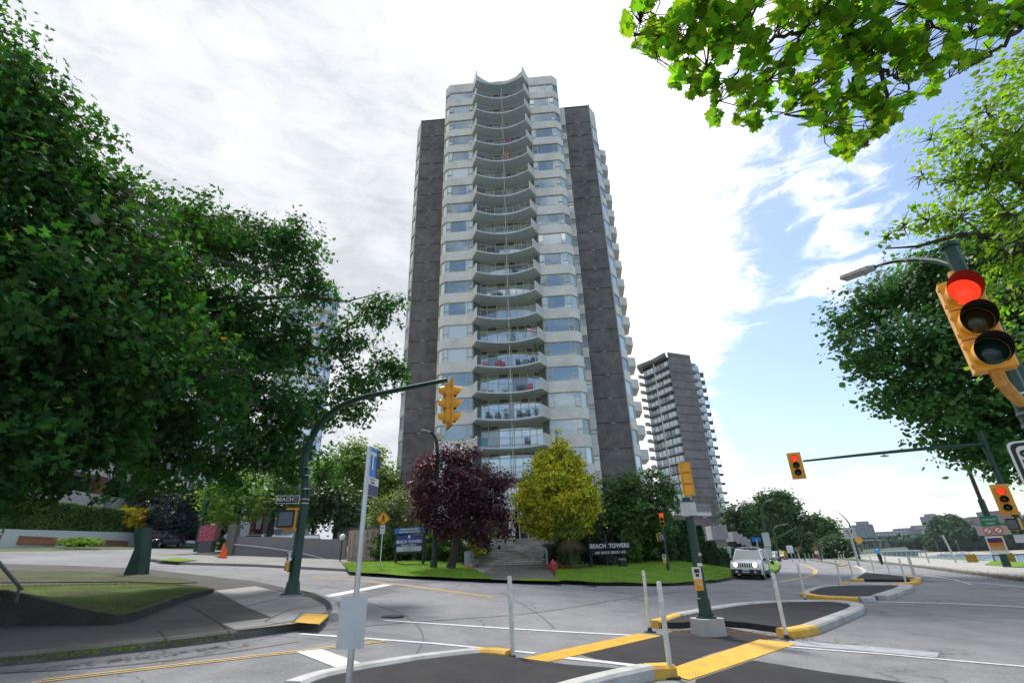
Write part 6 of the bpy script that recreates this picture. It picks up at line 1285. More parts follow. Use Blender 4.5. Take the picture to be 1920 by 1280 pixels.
b0 = at(1200, 1054, 38.5); tree('loose green tree between the golden conifer and the far tower', b0, B([(1160, 930, 38, 1.5), (1200, 910, 38.5, 1.6), (1240, 925, 39, 1.4), (1150, 970, 37.5, 1.4), (1200, 960, 38, 1.9), (1255, 950, 39, 1.0), (1170, 895, 38, .7), (1225, 888, 39, .6), (1140, 905, 38, .6), (1185, 1000, 37.5, 1.5), (1240, 985, 38.5, 1.1)]), L_mid, .15, 20, 52, .28, CLUMP, 'garden_tree', r=.14, shell=.35, bark=M_bark2, twigs=2)
def shrub(label, x, y, Y, w, h, lm, leaf=.12, n=5, per=22, group='shrubs around the towers', yb=None, cat='shrub', name='shrub', dn=170, tmpl=CLUMP):
    c = at(x, y, Y); z0 = c.z; base = Vector((c.x, c.y, z0 - .1)); t = thing(name, label, cat, base, 0, group); bl_ = []
    for i in range(n):
        a = 6.28 * i / n; bl_.append(((c.x + math.cos(a) * w * .28, c.y + math.sin(a) * w * .28, z0 + h * (.42 + .12 * math.sin(i * 2.3))), (w * .3, w * .3, h * .42)))
    bl_.append(((c.x, c.y, z0 + h * .6), (w * .3, w * .3, h * .4))); T_, O_ = blob_tips(bl_, dn / max(.3, w * .3) ** 0.2, .5); P_, OO = scatter(T_, O_, per, leaf * .9); P_ = P_[P_[:, 2] > z0 - .05]; OO = OO[:len(P_)]
    link('foliage', leaf_mesh('foliage', P_ - np.array(base), leaf, lm, tmpl, .4, None, .2), t); b = MB(); [b.tube([(c.x, c.y, z0 - .1), (c.x + random.gauss(0, w * .15), c.y + random.gauss(0, w * .15), z0 + h * .6)], [.03, .012], 5) for _ in range(6)]; b.build('stems', M_bark, t, world=True); return t
def hedge(label, pts, h, lm, leaf=.08, n=16000, ztop=None, group=None, round_=.0, name='hedge', base_off=0.):
    """clipped hedge: pts = footprint polygon (world)"""
    P_ = [Vector((p[0], p[1], 0)) for p in pts]; zb_ = min(TZ(p.x, p.y) for p in P_) + base_off; t = thing(name, label, 'hedge', (P_[0].x, P_[0].y, zb_), 0, group); cx = sum(p.x for p in P_) / len(P_); cy = sum(p.y for p in P_) / len(P_)
    b = MB(); b.prism([(cx + (p.x - cx) * .9, cy + (p.y - cy) * .9) for p in P_], zb_ - .2, zb_ + h - .12); b.build('core', mat('hedge_interior', (.012, .02, .008), .95), t, world=True)
    per_ = [(P_[i], P_[(i + 1) % len(P_)]) for i in range(len(P_))]; ls = [(b_ - a_).length for a_, b_ in per_]; A_side = sum(ls) * h; xs = [p.x for p in P_]; ys = [p.y for p in P_]; C_ = []; O_ = []
    area = abs(sum(a_.x * b_.y - b_.x * a_.y for a_, b_ in per_)) / 2; nside = int(n * A_side / (A_side + area)); cum = np.cumsum([0] + ls) / sum(ls)
    for i in range(nside):
        u = random.random(); k = int(np.searchsorted(cum, u)) - 1; k = max(0, min(k, len(ls) - 1)); p = per_[k][0].lerp(per_[k][1], random.random()); z = h * random.random(); inn = 1 - .04 * (z / h > .93) - abs(random.gauss(0, .02)) + .02 * mnoise.noise(Vector((p.x * .8, p.y * .8, z)))
        C_.append((cx + (p.x - cx) * inn, cy + (p.y - cy) * inn, zb_ + z + .03 * mnoise.noise(Vector((p.x, p.y, 1))))); d = Vector((p.x - cx, p.y - cy, 0)).normalized(); O_.append(tuple(d))
    poly2 = [(p.x, p.y) for p in P_]; k = 0
    while k < n - nside:
        x, y = random.uniform(min(xs), max(xs)), random.uniform(min(ys), max(ys))
        if inside(x, y, poly2): C_.append((x, y, zb_ + h + random.gauss(0, .03) + .05 * mnoise.noise(Vector((x, y, 0))))); O_.append((0, 0, 1)); k += 1
    link('foliage', leaf_mesh('foliage', np.array(C_) - np.array([P_[0].x, P_[0].y, zb_]), leaf, lm, CLUMP, .2, np.array(O_), 0.), t); return t
def foot(x0, y0, Y0, x1, y1, Y1, depth): 
    a, c = at(x0, y0, Y0), at(x1, y1, Y1); return [(a.x, a.y), (c.x, c.y), (c.x + .1, c.y + depth), (a.x - .1, a.y + depth)], a
gS = 'shrubs around the towers'
for a in [('dark rounded shrub behind the rental office sign', 745, 1053, 35.5, 3.2, 1.9, L_dark), ('leafy mid green shrub between the sign and the purple tree', 822, 1054, 34.5, 3.0, 2.1, L_mid), ('pale leaved shrub at the left edge of the rental office sign', 725, 1054, 35, 1.5, 1.8, L_lite), ('low dark shrub under the purple tree', 850, 1056, 34, 1.8, .8, L_dark), ('yellow green shrub behind the mesh fence panel', 884, 1050, 35.5, 1.5, 1.5, leafmat('lime_leaf', (.26, .30, .03), .35, .3)), ('tall dark shrub left of the stair railing', 893, 1040, 37.5, 2.2, 2.4, L_dark), ('dark evergreen shrub behind the purple tree trunk', 860, 1046, 38.5, 3.6, 2.8, L_dark),
          ('small domed shrub at the foot of the palm', 1069, 1059, 32.6, 1.3, .9, L_mid), ('dark shrub behind the hydrant', 1045, 1050, 36.5, 1.8, 1.3, L_dark), ('dark shrub under the golden conifer', 1088, 1050, 36, 3.0, 2.4, L_dark), ('rounded grey green shrub above the white lawn lettering', 1130, 1046, 37.5, 2.8, 2.9, leafmat('grey_green_leaf', (.05, .075, .04), .2, .35)), ('bright green shrub right of the BEACH TOWERS sign', 1187, 1055, 36.0, 1.3, 2.0, L_lite), ('low grey lavender like shrub under the lawn sign', 1135, 1060, 35.5, 1.6, .8, leafmat('lavender_leaf', (.06, .07, .05), .2, .35)),
          ('wide dark green shrub right of the lawn sign', 1213, 1054, 38.5, 3.8, 2.6, L_dark), ('brownish shrub behind the lawn sign', 1105, 1056, 36.5, 2.4, 1.3, leafmat('brown_green_leaf', (.05, .045, .02), .2, .4)), ('dark tree like shrub left of the clipped hedges', 1195, 1040, 41, 4.5, 4.2, L_dark)]:
    shrub(*a)
shrub('yellow flowering shrub beside the white retaining wall stairs', 240, 992, 52, 3.0, 2.2, L_gold, .14); shrub('variegated yellow green shrub above the parked dark blue car', 291, 992, 57, 5.0, 5.0, leafmat('variegated_leaf', (.17, .20, .05), .35, .45), .18)
shrub('blue grey conifer shrub right of the parked dark blue car', 346, 1008, 55, 7.5, 5.0, L_blue, .2, 7); shrub('small flowering plant above the orange cones', 419, 1036, 42, 1.1, 1.3, L_mid, .09, group=None)
shrub('pale planting strip at the foot of the white retaining wall', 150, 1022, 42, 3.0, .5, L_lite, .1, group=None)
for lab, x, y, Y, w in (('red flower patch at the foot of the mesh fence panel', 866, 1071, 30.6, 1.0), ('red flower patch behind the hydrant', 1044, 1069, 32.2, 1.4)):
    c = at(x, y, Y); t = thing('flower_bed', lab, 'flowers', c, 0, 'red flowers'); P_ = rng.normal(size=(500, 3)) * np.array([w * .3, .22, .08]) + np.array([0, 0, .14]); link('leaves', leaf_mesh('leaves', P_, .07, L_mid, CLUMP), t); P_ = rng.normal(size=(420, 3)) * np.array([w * .3, .22, .06]) + np.array([0, 0, .24]); link('petals', leaf_mesh('petals', P_, .06, mat('red_petals', (.75, .06, .05), .5), CLUMP), t)
# clipped hedges right of the lawn
L_hedge = leafmat('clipped_hedge_leaf', (.030, .072, .018), .15, .4)
for lab, x0, x1, yb, Y0, Y1, d, ytop in (('tall clipped hedge column behind the small red signal', 1243, 1274, 1052, 40, 40.5, 5, 962), ('dark clipped hedge block right of the pedestal signal', 1280, 1306, 1054, 43, 43.5, 4, 975), ('second tall clipped hedge column with a rounded top', 1303, 1330, 1058, 44, 44.5, 4, 985), ('lower rounded clipped hedge left of the white car', 1330, 1350, 1062, 45, 45.5, 3.5, 1015), ('long low clipped hedge behind the white car', 1351, 1402, 1065, 47, 52, 3.5, 1027)):
    F_, a = foot(x0, yb, Y0, x1, yb, Y1, d); zt_ = at((x0 + x1) / 2, ytop, Y0).z; zb_ = min(TZ(p[0], p[1]) for p in F_); hedge(lab, F_, zt_ - zb_, L_hedge, .13, 9000, group='clipped hedges by the lawn')
# trees at the left middle distance
gT = 'street and garden trees at the left'
def T_(label, x, yb, Y, bl_, lm, leaf=.22, per=18, dn=30, sp=.4, r=.18, **k):
    b0 = at(x, yb, Y); b0.z = min(b0.z, b0.z); return tree(label, b0, [(tuple(at(px, py, Y + dy)), rr) for px, py, dy, rr in bl_], lm, leaf, per, dn, sp, CLUMP, 'garden_tree', r=r, group=gT, **k)
T_('light green round tree above the left end of the grey ramp wall', 442, 1003, 42, [(435, 920, 0, 1.9), (410, 935, .5, 1.5), (465, 925, 0, 1.5), (440, 950, -1, 1.6), (405, 960, 0, .9), (470, 955, 0, 1.0), (440, 895, 1, 1.0)], L_lite, .2, r=.2)
T_('tree with a forked dark trunk behind the grey ramp wall', 506, 1004, 44, [(500, 920, 1, 1.8), (530, 935, 1, 1.5), (475, 930, 2, 1.3), (545, 905, 2, 1.5), (520, 955, 0, 1.1)], L_mid, .2, r=.26)
T_('slim garden tree behind the pedestrian signal box', 585, 1006, 46, [(575, 930, 0, 1.8), (600, 950, 0, 1.6), (560, 960, 0, 1.2), (610, 925, 1, 1.5), (585, 975, 0, 1.2)], L_mid, .2, r=.15)
T_('garden tree with several thin stems left of the container', 628, 1004, 46, [(625, 930, 0, 1.9), (650, 945, 0, 1.6), (640, 970, 0, 1.5), (612, 960, 0, 1.2), (665, 965, 0, 1.2)], L_dark, .2, r=.14)
T_('tall bright green tree left of the round tower', 680, 1002, 52, [(640, 875, 1, 2.0), (690, 865, 1, 2.2), (660, 845, 1, 1.6), (710, 890, 0, 2.2), (670, 900, 0, 2.4), (725, 925, 0, 1.9), (640, 925, 0, 2.2), (700, 940, -1, 2.2), (735, 900, 1, 1.0), (600, 900, 2, 1.8)], L_lite, .25, 18, 26, .45, r=.25)
T_('pale feathery small tree above the container and diamond sign', 735, 1010, 36, [(725, 960, 0, 1.1), (750, 950, 0, 1.2), (705, 975, 0, .8), (765, 975, 0, 1.0), (735, 985, 0, .9), (758, 925, 0, .6), (712, 940, 0, .6)], leafmat('feathery_leaf', (.11, .16, .05), .4, .35), .12, 22, 80, .22, r=.08)
T_('dark street tree in front of the white building', 262, 1000, 55, [(250, 900, 0, 2.6), (270, 930, 0, 2.6), (240, 950, 0, 2.0), (280, 965, 0, 1.8), (255, 985, 0, 1.3), (225, 925, 1, 1.8)], L_dark, .26, r=.25)
T_('deep green tree behind the brick building hedge', 30, 1000, 55, [(20, 880, 0, 4), (-40, 930, 0, 4), (60, 860, 2, 3), (90, 850, 4, 2)], L_dark, .3, r=.3)
T_('small yellowish tree beside the brick balcony', 83, 1000, 50, [(85, 930, 0, 1.2), (70, 950, 0, 1.0), (95, 950, 0, .9)], L_lite, .2, r=.1)
T_('green tree behind the curved signal mast', 560, 985, 62, [(540, 905, 0, 3), (580, 895, 0, 3), (500, 905, 2, 2.6), (610, 915, 0, 2.4)], L_mid, .3, 16, 22, .5, r=.25)
hedge('wide bright clipped hedge above the white retaining wall', [(-38.6, 33), (-38.6, 53.0), (-40.6, 53.0), (-40.8, 33)], 2.3, leafmat('bright_hedge_leaf', (.07, .15, .025), .3, .35), .14, 20000, base_off=1.5)
# far trees along the avenue
gF = 'big trees along the far avenue'
def far(label, x, yb, rg, bl_, lm, leaf, dn, sp=1., per=16): 
    b0 = atr(x, yb, rg); b0.z = TZ(b0.x, b0.y); return tree(label, b0, [(tuple(atr(px, py, rg + dr)), rr) for px, py, dr, rr in bl_], lm, leaf, per, dn, sp, CLUMP, 'park_tree', r=.35, group=gF, shell=.3, twigs=.6)
far('tallest dark tree beyond the white car', 1452, 1045, 150, [(1455, 950, 0, 5.0), (1440, 975, 0, 5.5), (1470, 980, 0, 5.5), (1450, 1005, 0, 6.5), (1480, 1010, 0, 5), (1462, 940, 0, 3), (1430, 1000, 0, 5)], L_mid, .5, 8, .9, 26)
far('wide dark tree right of the tallest one', 1425, 1045, 165, [(1412, 965, 0, 4.2), (1408, 990, 0, 5), (1425, 1000, 0, 5.5), (1425, 1022, 0, 5)], L_mid, .5, 8, .9, 26)
far('dark tree at the right side of the far terraced building', 1380, 1040, 140, [(1375, 965, 0, 2.8), (1380, 985, 0, 3.2), (1372, 1000, 0, 3)], L_dark, .6, 8)
far('low rounded olive tree behind the terraced balconies', 1388, 1040, 160, [(1382, 1000, 0, 3.9), (1398, 1003, 0, 3.7), (1388, 1018, 0, 3.7), (1410, 1015, 0, 3.4)], leafmat('olive_leaf', (.045, .065, .02), .2, .35), .5, 9)
far('pale green tree between the two big far trees', 1494, 1042, 165, [(1496, 1000, 0, 4.5), (1490, 1015, 0, 4.5), (1503, 1018, 0, 4)], L_lite, .5, 8, .9, 26)
far('broad round far tree at the end of the road', 1528, 1044, 150, [(1525, 995, 0, 4.6), (1510, 1010, 0, 5), (1540, 1005, 0, 5), (1525, 1022, 0, 6), (1550, 1018, 0, 4), (1505, 1030, 0, 4)], L_mid, .5, 8, .9, 26)
far('small round dark tree left of the bridge', 1572, 1048, 125, [(1562, 1028, 0, 2.4), (1578, 1030, 0, 2.4), (1570, 1040, 0, 2.2), (1588, 1034, 0, 1.4)], L_dark, .45, 11)
far('dark hedge like tree low behind the taxi', 1490, 1047, 175, [(1478, 1030, 0, 4.5), (1500, 1036, 0, 4), (1460, 1030, 0, 5), (1440, 1030, 0, 5)], L_dark, .5, 8, .9, 24)
# ---------------- far tower beyond the main one
def wq(mb, a, b, z0, z1, mi=0, th=.2):
    d = Vector((b[0] - a[0], b[1] - a[1], 0)); n_ = Vector((d.y, -d.x, 0)).normalized(); mb.prism([a, b, (b[0] - n_.x * th, b[1] - n_.y * th), (a[0] - n_.x * th, a[1] - n_.y * th)], z0, z1, mi)
M_clad2 = grain(mat('far_tower_cladding', (.20, .18, .17), .8, var=.2, scale=.3, var2=(.12, (.27, .25, .24), .7)), .8, .15)
M_bal2 = mat('far_tower_white_parapet', (.62, .62, .60), .7, var=.08); M_sof2 = mat('far_tower_soffit', (.22, .24, .25), .8)
# corners found from the photograph at roof height 60
def pz(px, py, z): d = ray(px, py); return Vector(CC + d * ((z - CAMH) / d[2]))
zR = 60.5; c0, c1, c2 = pz(1203, 681, zR), pz(1250, 658, zR), pz(1293, 664, zR); dd = (c2 - c1); 
T2 = thing('apartment_tower', 'second dark ribbed tower with stacked white balconies, right of the main tower', 'building', (c1.x, c1.y, 0)); base2 = .5
u_ = (c2 - c1).normalized(); v_ = Vector((-u_.y, u_.x, 0)); W2 = (c2 - c1).length; f_ = (c0 - c1); f_.z = 0; fl_ = f_.length; f_.normalize()
bd = Vector((c1.x, c1.y, 0)).normalized(); b = MB(); q = lambda p: (p.x, p.y); P0 = c1; P1 = c1 + u_ * W2; b.prism([q(P0), q(P1), q(P1 + bd * 9), q(P0 + bd * 9)], 3.5, zR - .3); b.build('cladding', M_clad2, T2, world=True)
b = MB()
for k in range(21): z = 5.5 + 2.68 * k; m_ = (P0 + P1) / 2; b.box((m_.x - v_.x * .0, m_.y - v_.y * .0, z), (W2 + .1, .1, .12), math.atan2(u_.y, u_.x))
b.build('panel_joints', M_joint2, T2, world=True)
nf = Vector((-f_.y, f_.x, 0)); nf = nf if nf.y < 0 else -nf          # outward of the balcony face
A2, B2_ = c1 + f_ * .3, c1 + f_ * (fl_ + 1.5); L2 = (B2_ - A2).length
b = MB(); b.prism([q(A2 - nf * 1.6), q(B2_ - nf * 1.6), q(B2_ - nf * 1.6 + bd * 10), q(A2 - nf * 1.6 + bd * 10)], 2, zR - 1.2); b.build('core', M_inn, T2, world=True)
b = MB(); b.prism([q(A2 + nf * .6), q(A2.lerp(B2_, .5) + nf * 0), q(B2_ + nf * .9), q(B2_ + bd * 6), q(A2 + bd * 6)], zR - 1.4, zR - .3); b.build('parapet', M_clad2, T2, world=True)
s2 = MB(); s2.prism([q(A2 + nf * .5 - c1), q(A2.lerp(B2_, .25) - nf * .1 - c1), q(A2.lerp(B2_, .5) - nf * .3 - c1), q(A2.lerp(B2_, .75) - nf * .1 - c1), q(B2_ + nf * .9 - c1), q(B2_ - nf * 1.7 - c1), q(A2 - nf * 1.7 - c1)], 0, .22)
slab2 = s2.mesh('balcony', M_sof2); p2 = MB(); wq(p2, q(A2 + nf * .5 - c1), q(A2 - nf * 1.2 - c1), .2, 1.25); pa2 = p2.mesh('parapet', M_bal2); p2 = MB(); wq(p2, q(B2_ - nf * 1.2 - c1), q(B2_ + nf * .9 - c1), .2, 1.25); pb2 = p2.mesh('parapet', M_bal2)
r2 = MB(); rp_ = [A2 + nf * .5 - c1, A2.lerp(B2_, .25) - nf * .1 - c1, A2.lerp(B2_, .5) - nf * .3 - c1, A2.lerp(B2_, .75) - nf * .1 - c1, B2_ + nf * .9 - c1]; rp_ = [Vector((p.x, p.y, 1.15)) for p in rp_]; r2.tube(rp_, .04, 4); [r2.cyl(p - Vector((0, 0, .95)), p, .02, n=4) for p in resample(rp_, 30)]; rl2 = r2.mesh('railing', M_rail2)
gl = []
for v in range(4):
    g = MB(); n = 8
    for i in range(n):
        a, c = A2.lerp(B2_, (i + .06) / n) - nf * 1.5 - c1, A2.lerp(B2_, (i + .94) / n) - nf * 1.5 - c1; mi = random.Random(v * 9 + i).choice([0, 0, 1, 2]); g.quad((a.x, a.y, .25), (c.x, c.y, .25), (c.x, c.y, 2.5), (a.x, a.y, 2.5), mi)
    gl.append(g.mesh('glazing', [M_gl2, M_gl, M_gldk]))
for k in range(20):
    z = 4.6 + 2.68 * k; o = link('balcony', slab2, T2); o.location = (0, 0, z); link('parapet', pa2, o); link('parapet', pb2, o); link('railing', rl2, o); link('glazing', gl[(k * 3) % 4], o)
m_ = A2.lerp(B2_, .48); b = MB(); b.cyl((m_.x, m_.y, 4), (m_.x, m_.y, zR - 2), .16, n=6); b.build('divider_post', M_bal2, T2, world=True)
# right flank with stepped balconies
c3 = pz(1317, 685, zR - .5); v_ = bd.copy(); g0 = P1 + v_ * 1.0
s3 = MB(); r_ = Vector((u_.x, u_.y, 0)); s3.prism([q(g0 - c1), q(g0 + u_ * 2.2 - c1), q(g0 + u_ * 2.2 + v_ * 3 - c1), q(g0 + v_ * 3 - c1)], 0, 1.3, 0); sb_ = s3.mesh('side_balcony', M_bal2)
s4 = MB(); h0 = g0 + v_ * 2.5 + u_ * 1.2; s4.prism([q(h0 - c1), q(h0 + u_ * 3.3 - c1), q(h0 + u_ * 3.3 + v_ * 4 - c1), q(h0 + v_ * 4 - c1)], -.05, .25, 0); s4.prism([q(h0 + u_ * 1.6 + v_ * .1 - c1), q(h0 + u_ * 1.6 + v_ * 4 - c1), q(h0 + v_ * 4 - c1), q(h0 + v_ * .1 - c1)], .25, 2.6, 1)
for i in range(8): p = h0 + u_ * (3.2 * i / 7) - c1; s4.cyl((p.x, p.y, .2), (p.x, p.y, 1.2), .03, n=4)
pa, pb_ = h0 - c1, h0 + u_ * 3.2 - c1; s4.tube([(pa.x, pa.y, 1.2), (pb_.x, pb_.y, 1.2), (pb_.x + v_.x * 4, pb_.y + v_.y * 4, 1.2)], .05, 4)
sc_ = s4.mesh('side_balcony', [M_sof2, M_gl2])
for k in range(20):
    for me_, dz in ((sb_, 0), (sc_, .2)): o = link('side_balcony', me_, T2); o.location = (0, 0, 4.4 + 2.68 * k + dz)
b = MB(); b.prism([q(g0 + v_ * 3), q(g0 + u_ * 2 + v_ * 3), q(g0 + u_ * 2 + v_ * 14), q(g0 + v_ * 14)], 2, zR - 1.5); b.build('flank', M_gl, T2, world=True)
# terraced concrete low-rise at its foot
t = thing('terraced_building', 'low grey terraced concrete balconies stepping down at the foot of the far tower', 'building', (P1.x, P1.y, 0)); M_tg = grain(mat('grey_fluted_concrete', (.34, .34, .35), .85, var=.15, scale=.8), 5, .25)
prev = [(1362, 985, 1010, 105), (1382, 996, 1014, 112), (1391, 1001, 1018, 118), (1399, 1006, 1021, 124), (1406, 1010, 1024, 130)]
for i, (x, yt, yb, rg) in enumerate(prev):
    a, c = atr(x - (30 if i == 0 else 9), yt, rg), atr(x + (0 if i == 0 else 1), yt + 1, rg); z0 = atr(x, yb, rg).z; b = MB(); b.prism([q(a), q(c), (c.x + 1, c.y + 14), (a.x + 1, a.y + 14)], z0, a.z); b.build('balcony_block', M_tg, t, world=True)
    b = MB(); b.prism([(a.x + .5, a.y + 2), (c.x + .3, c.y + 2), (c.x + .8, c.y + 13), (a.x + .8, a.y + 13)], TZ(c.x, c.y), z0); b.build('wall', M_inn if i else M_conc, t, world=True)
a, c = atr(1262, 947, 90), atr(1330, 942, 97); b = MB(); z0 = atr(1300, 965, 93).z; b.prism([q(a), q(c), (c.x + 1, c.y + 8), (a.x, a.y + 8)], z0, z0 + .5); b.build('terrace_slab', M_bal2, t, world=True)
railing('terrace_railing', (a.x, a.y, z0 + .4), (c.x, c.y, z0 + .4), 1.4, t, .35, .03)
b = MB(); b.prism([(a.x + 1, a.y + 1.5), (c.x - 1, c.y + 1.5), (c.x - 1, c.y + 7), (a.x + 1, a.y + 7)], 1, z0); b.build('terrace_wall', M_clad2, t, world=True)

# ---------------- glass balcony tower behind the oak
e0, e1, e2 = pz(560, 558, 52), pz(612, 540, 52), pz(637, 556, 52); T3 = thing('apartment_tower', 'grey tower with glass balconies mostly hidden behind the oak', 'building', (e1.x, e1.y, 0))
uu = (e1 - e0).normalized(); vv = Vector((-uu.y, uu.x, 0)); vv = Vector((e1.x, e1.y, 0)).normalized(); w2 = Vector((e2.x - e1.x, e2.y - e1.y, 0)); wl_ = w2.length; w2.normalize(); kw = wl_ / 7
b = MB(); e00 = e0 - uu * 4; b.prism([q(e00), q(e1), (e2.x, e2.y), (e1.x + vv.x * 14, e1.y + vv.y * 14), (e00.x + vv.x * 14, e00.y + vv.y * 14)], 2, 51.9); b.build('shaft', mat('grey_tower_wall', (.33, .34, .36), .7, scale=1.), T3, world=True)
g = MB(); 
for k in range(3):
    a = e1 + w2 * (.6 + k * 2.1) * kw - vv * .12; c = a + w2 * 1.8 * kw; g.quad((a.x - c1.x * 0, a.y, 0), (c.x, c.y, 0), (c.x, c.y, 2.2), (a.x, a.y, 2.2), k % 2)
a, c = e1 - uu * 6.5 - vv * .15, e1 - uu * .5 - vv * .15; g.quad((a.x, a.y, 0), (c.x, c.y, 0), (c.x, c.y, 2.0), (a.x, a.y, 2.0), 0)
g.v = [(p[0] - e1.x, p[1] - e1.y, p[2]) for p in g.v]; gm_ = g.mesh('window', [M_gl2, M_gl])
s = MB(); P_ = [e1 - uu * 2.5, e1 - vv * 2.2 - uu * 2.5, e1 - vv * 2.2 + w2 * 3.5 * kw, e1 + w2 * 5.5 * kw]; s.prism([(p.x - e1.x, p.y - e1.y) for p in P_], 0, .25); s.prism([(p.x - e1.x, p.y - e1.y) for p in (P_[1], P_[2], P_[2] + Vector((0, .06, 0)), P_[1] + Vector((0, .06, 0)))], .25, 1.2, 1); bm_ = s.mesh('balcony', [M_tc, M_gl2])
for k in range(17):
    z = 6 + 2.75 * k; o = link('window', gm_, T3); o.location = (0, 0, z + .3); o = link('balcony', bm_, T3); o.location = (0, 0, z - .25)

# ---------------- left side buildings along the rising street
M_brick = mat('red_brown_brick', (.36, .17, .11), .85, var=.15, scale=3); brickify(M_brick, 1, (1.1, 1, .95), (.8, .75, .72), (1.15, 1.3, 1.35), 3., .015, (R_(90), 0, R_(90)), .7, .22)
M_pale = mat('pale_balcony_stucco', (.52, .50, .47), .8); M_white = M_white; M_wst = mat('white_stucco', (.66, .69, .72), .8, var=.06); M_mar = mat('maroon_panel', (.18, .02, .03), .6); M_dfr = mat('dark_window_frame', (.04, .035, .035), .5)
def side_window(name, par, x, y, z, w, h, m=None, fr=None, d=.0, bars=1):
    """window on a wall facing +x: frame with pane child"""
    f = MB(); t_ = .1; f.box((0, 0, h / 2 - t_ / 2), (.16, w, t_)); f.box((0, 0, -h / 2 + t_ / 2), (.16, w, t_))
    for k in range(bars + 2): f.box((0, -w / 2 + t_ / 2 + (w - t_) * k / (bars + 1), 0), (.158, t_ * (.9 if k in (0, bars + 1) else .6), h - .02))
    o = f.build(name, fr or M_dfr, par); o.location = Vector((x + .05, y, z)) - par.location; p = MB(); p.quad((-.02, -w / 2, -h / 2), (-.02, w / 2, -h / 2), (-.02, w / 2, h / 2), (-.02, -w / 2, h / 2)); p.build('pane', m or M_gldk, o); return o
X0 = -43.; T = thing('brick_apartment_house', 'red brown brick apartment house with pale balconies at the far left', 'building', (X0, 36, 3)); 
b = MB(); b.box((X0 - 6, 45, 12), (12, 26, 20)); b.box((X0 + .5, 57.2, 11), (1.0, 1.6, 18)); b.box((X0 + .4, 51.2, 11), (.8, .9, 18)); b.box((X0 + .4, 43.5, 11), (.8, .9, 18)); b.build('wall', M_brick, T, world=True)
for k in range(4):
    z = 8.2 + 3.0 * k
    for y0, w in ((53.5, 3.6), (47.3, 6.5), (39.5, 6.5)):
        o = MB(); o.box((0, 0, 0), (2.0, w, 1.15)); o.box((0, 0, -.65), (2.1, w + .1, .15)); e = o.build('balcony', M_pale, T); e.location = Vector((X0 + 1.0, y0, z)) - T.location
        side_window('window', T, X0, y0, z + 1.75, w - .3, 1.8, M_gl if k else M_gldk, None, bars=3)
for y0 in (47.3, 39.5): side_window('window', T, X0, y0, 6.0, 5.6, 2.2, M_gldk, bars=3)
for y0 in (54.6, 56.4): side_window('window', T, X0 + .02, y0, 6.4, 1.0, 1.5, M_gldk, bars=0)
o = MB(); o.box((0, 0, 0), (1.6, 2.2, .15)); e = o.build('canopy', mat('white_canopy', (.7, .7, .68), .5), T); e.location = Vector((X0 + 1.4, 57.0, 7.9)) - T.location
o = MB(); o.box((0, 0, 0), (.3, 2.4, 1.6)); o.box((.16, 0, 0), (.04, 2.2, 1.4)); e = o.build('screen_panel', M_pale, T); e.location = Vector((X0 + 1.2, 50.3, 6.0)) - T.location
# retaining wall with brick insets and steps
T = thing('retaining_wall', 'white retaining wall with brick insets below the wide clipped hedge', 'wall', (-38.2, 45, 3)); zbw = lambda y: TZ(-38, y)
b = MB(); b.prism([(-38.6, 33), (-38.2, 33), (-38.2, 52.9), (-38.6, 52.9)], 2.0, [4.75, 4.75, 5.35, 5.35]); b.build('wall', M_wst, T, world=True)
for y0, w in ((37, 3), (41.6, 3.4), (45.2, 1.5), (49.2, 4.4)): b = MB(); b.box((-38.17, y0, 4.2), (.06, w, .62)); b.build('brick_inset', M_brick, T, world=True)
b = MB(); b.box((-38.2, 53.5, 5.0), (.9, 1.1, 3.2)); b.box((-38.2, 57.6, 5.0), (.9, 3.0, 3.0)); b.box((-41, 58.9, 5.4), (5.5, .4, 3.2)); b.build('pier', M_wst, T, world=True)
T = thing('garden_steps', 'dark concrete steps with a slanting rail between the white piers', 'stairs', (-38, 55.1, 3.5)); b = MB()
for k in range(8): b.box((-38.4 - .35 * k - 1, 55.1, 3.75 + .19 * k), (2.4, 1.9, .19 * 1))
b.build('steps', M_riser, T, world=True); railing('handrail', (-37.6, 56.0, 3.9), (-41.0, 56.0, 5.4), .95, T, .5, .02)
# white building with maroon bay
T = thing('white_apartment_house', 'white stucco apartment house with a maroon bay and dark windows', 'building', (X0, 62, 3)); b = MB(); b.box((X0 - 6, 75, 14), (12, 28, 18)); b.box((X0 - 6.5, 75, 4.5), (11, 27.6, 3)); b.build('wall', M_wst, T, world=True); b = MB(); b.box((X0 + .1, 85.3, 8.6), (.5, 3.4, 6.5)); b.build('bay', M_mar, T, world=True)
b = MB(); b.box((X0 - 5.0, 84, 4.0), (10.2, 14, 2.0)); b.build('garage_front', M_inn, T, world=True)
for k in range(4):
    for y0 in (64.5, 71.5, 77.5): side_window('window', T, X0, y0, 8.4 + 3.2 * k, 3.2 if y0 < 74 else 1.8, 1.7, M_gldk, mat('maroon_frame', (.14, .02, .02), .6) if k == 0 else M_dfr)
side_window('window', T, X0 + .4, 85.3, 8.6, 1.2, 2.0, M_gl2, M_pale, bars=0)
b = MB(); b.box((-20, 92, 7), (24, 3, 9)); b.box((-20, 90.3, 8.5), (24, .5, .5)); b.box((-20, 90.45, 4.3), (23, .1, 2.2), 0, 1); T = thing('grey_podium_building', 'grey concrete podium building behind the left garden trees', 'building', (-20, 90, 3)); b.build('wall', [mat('grey_podium_wall', (.16, .16, .165), .85), M_gldk], T, world=True)
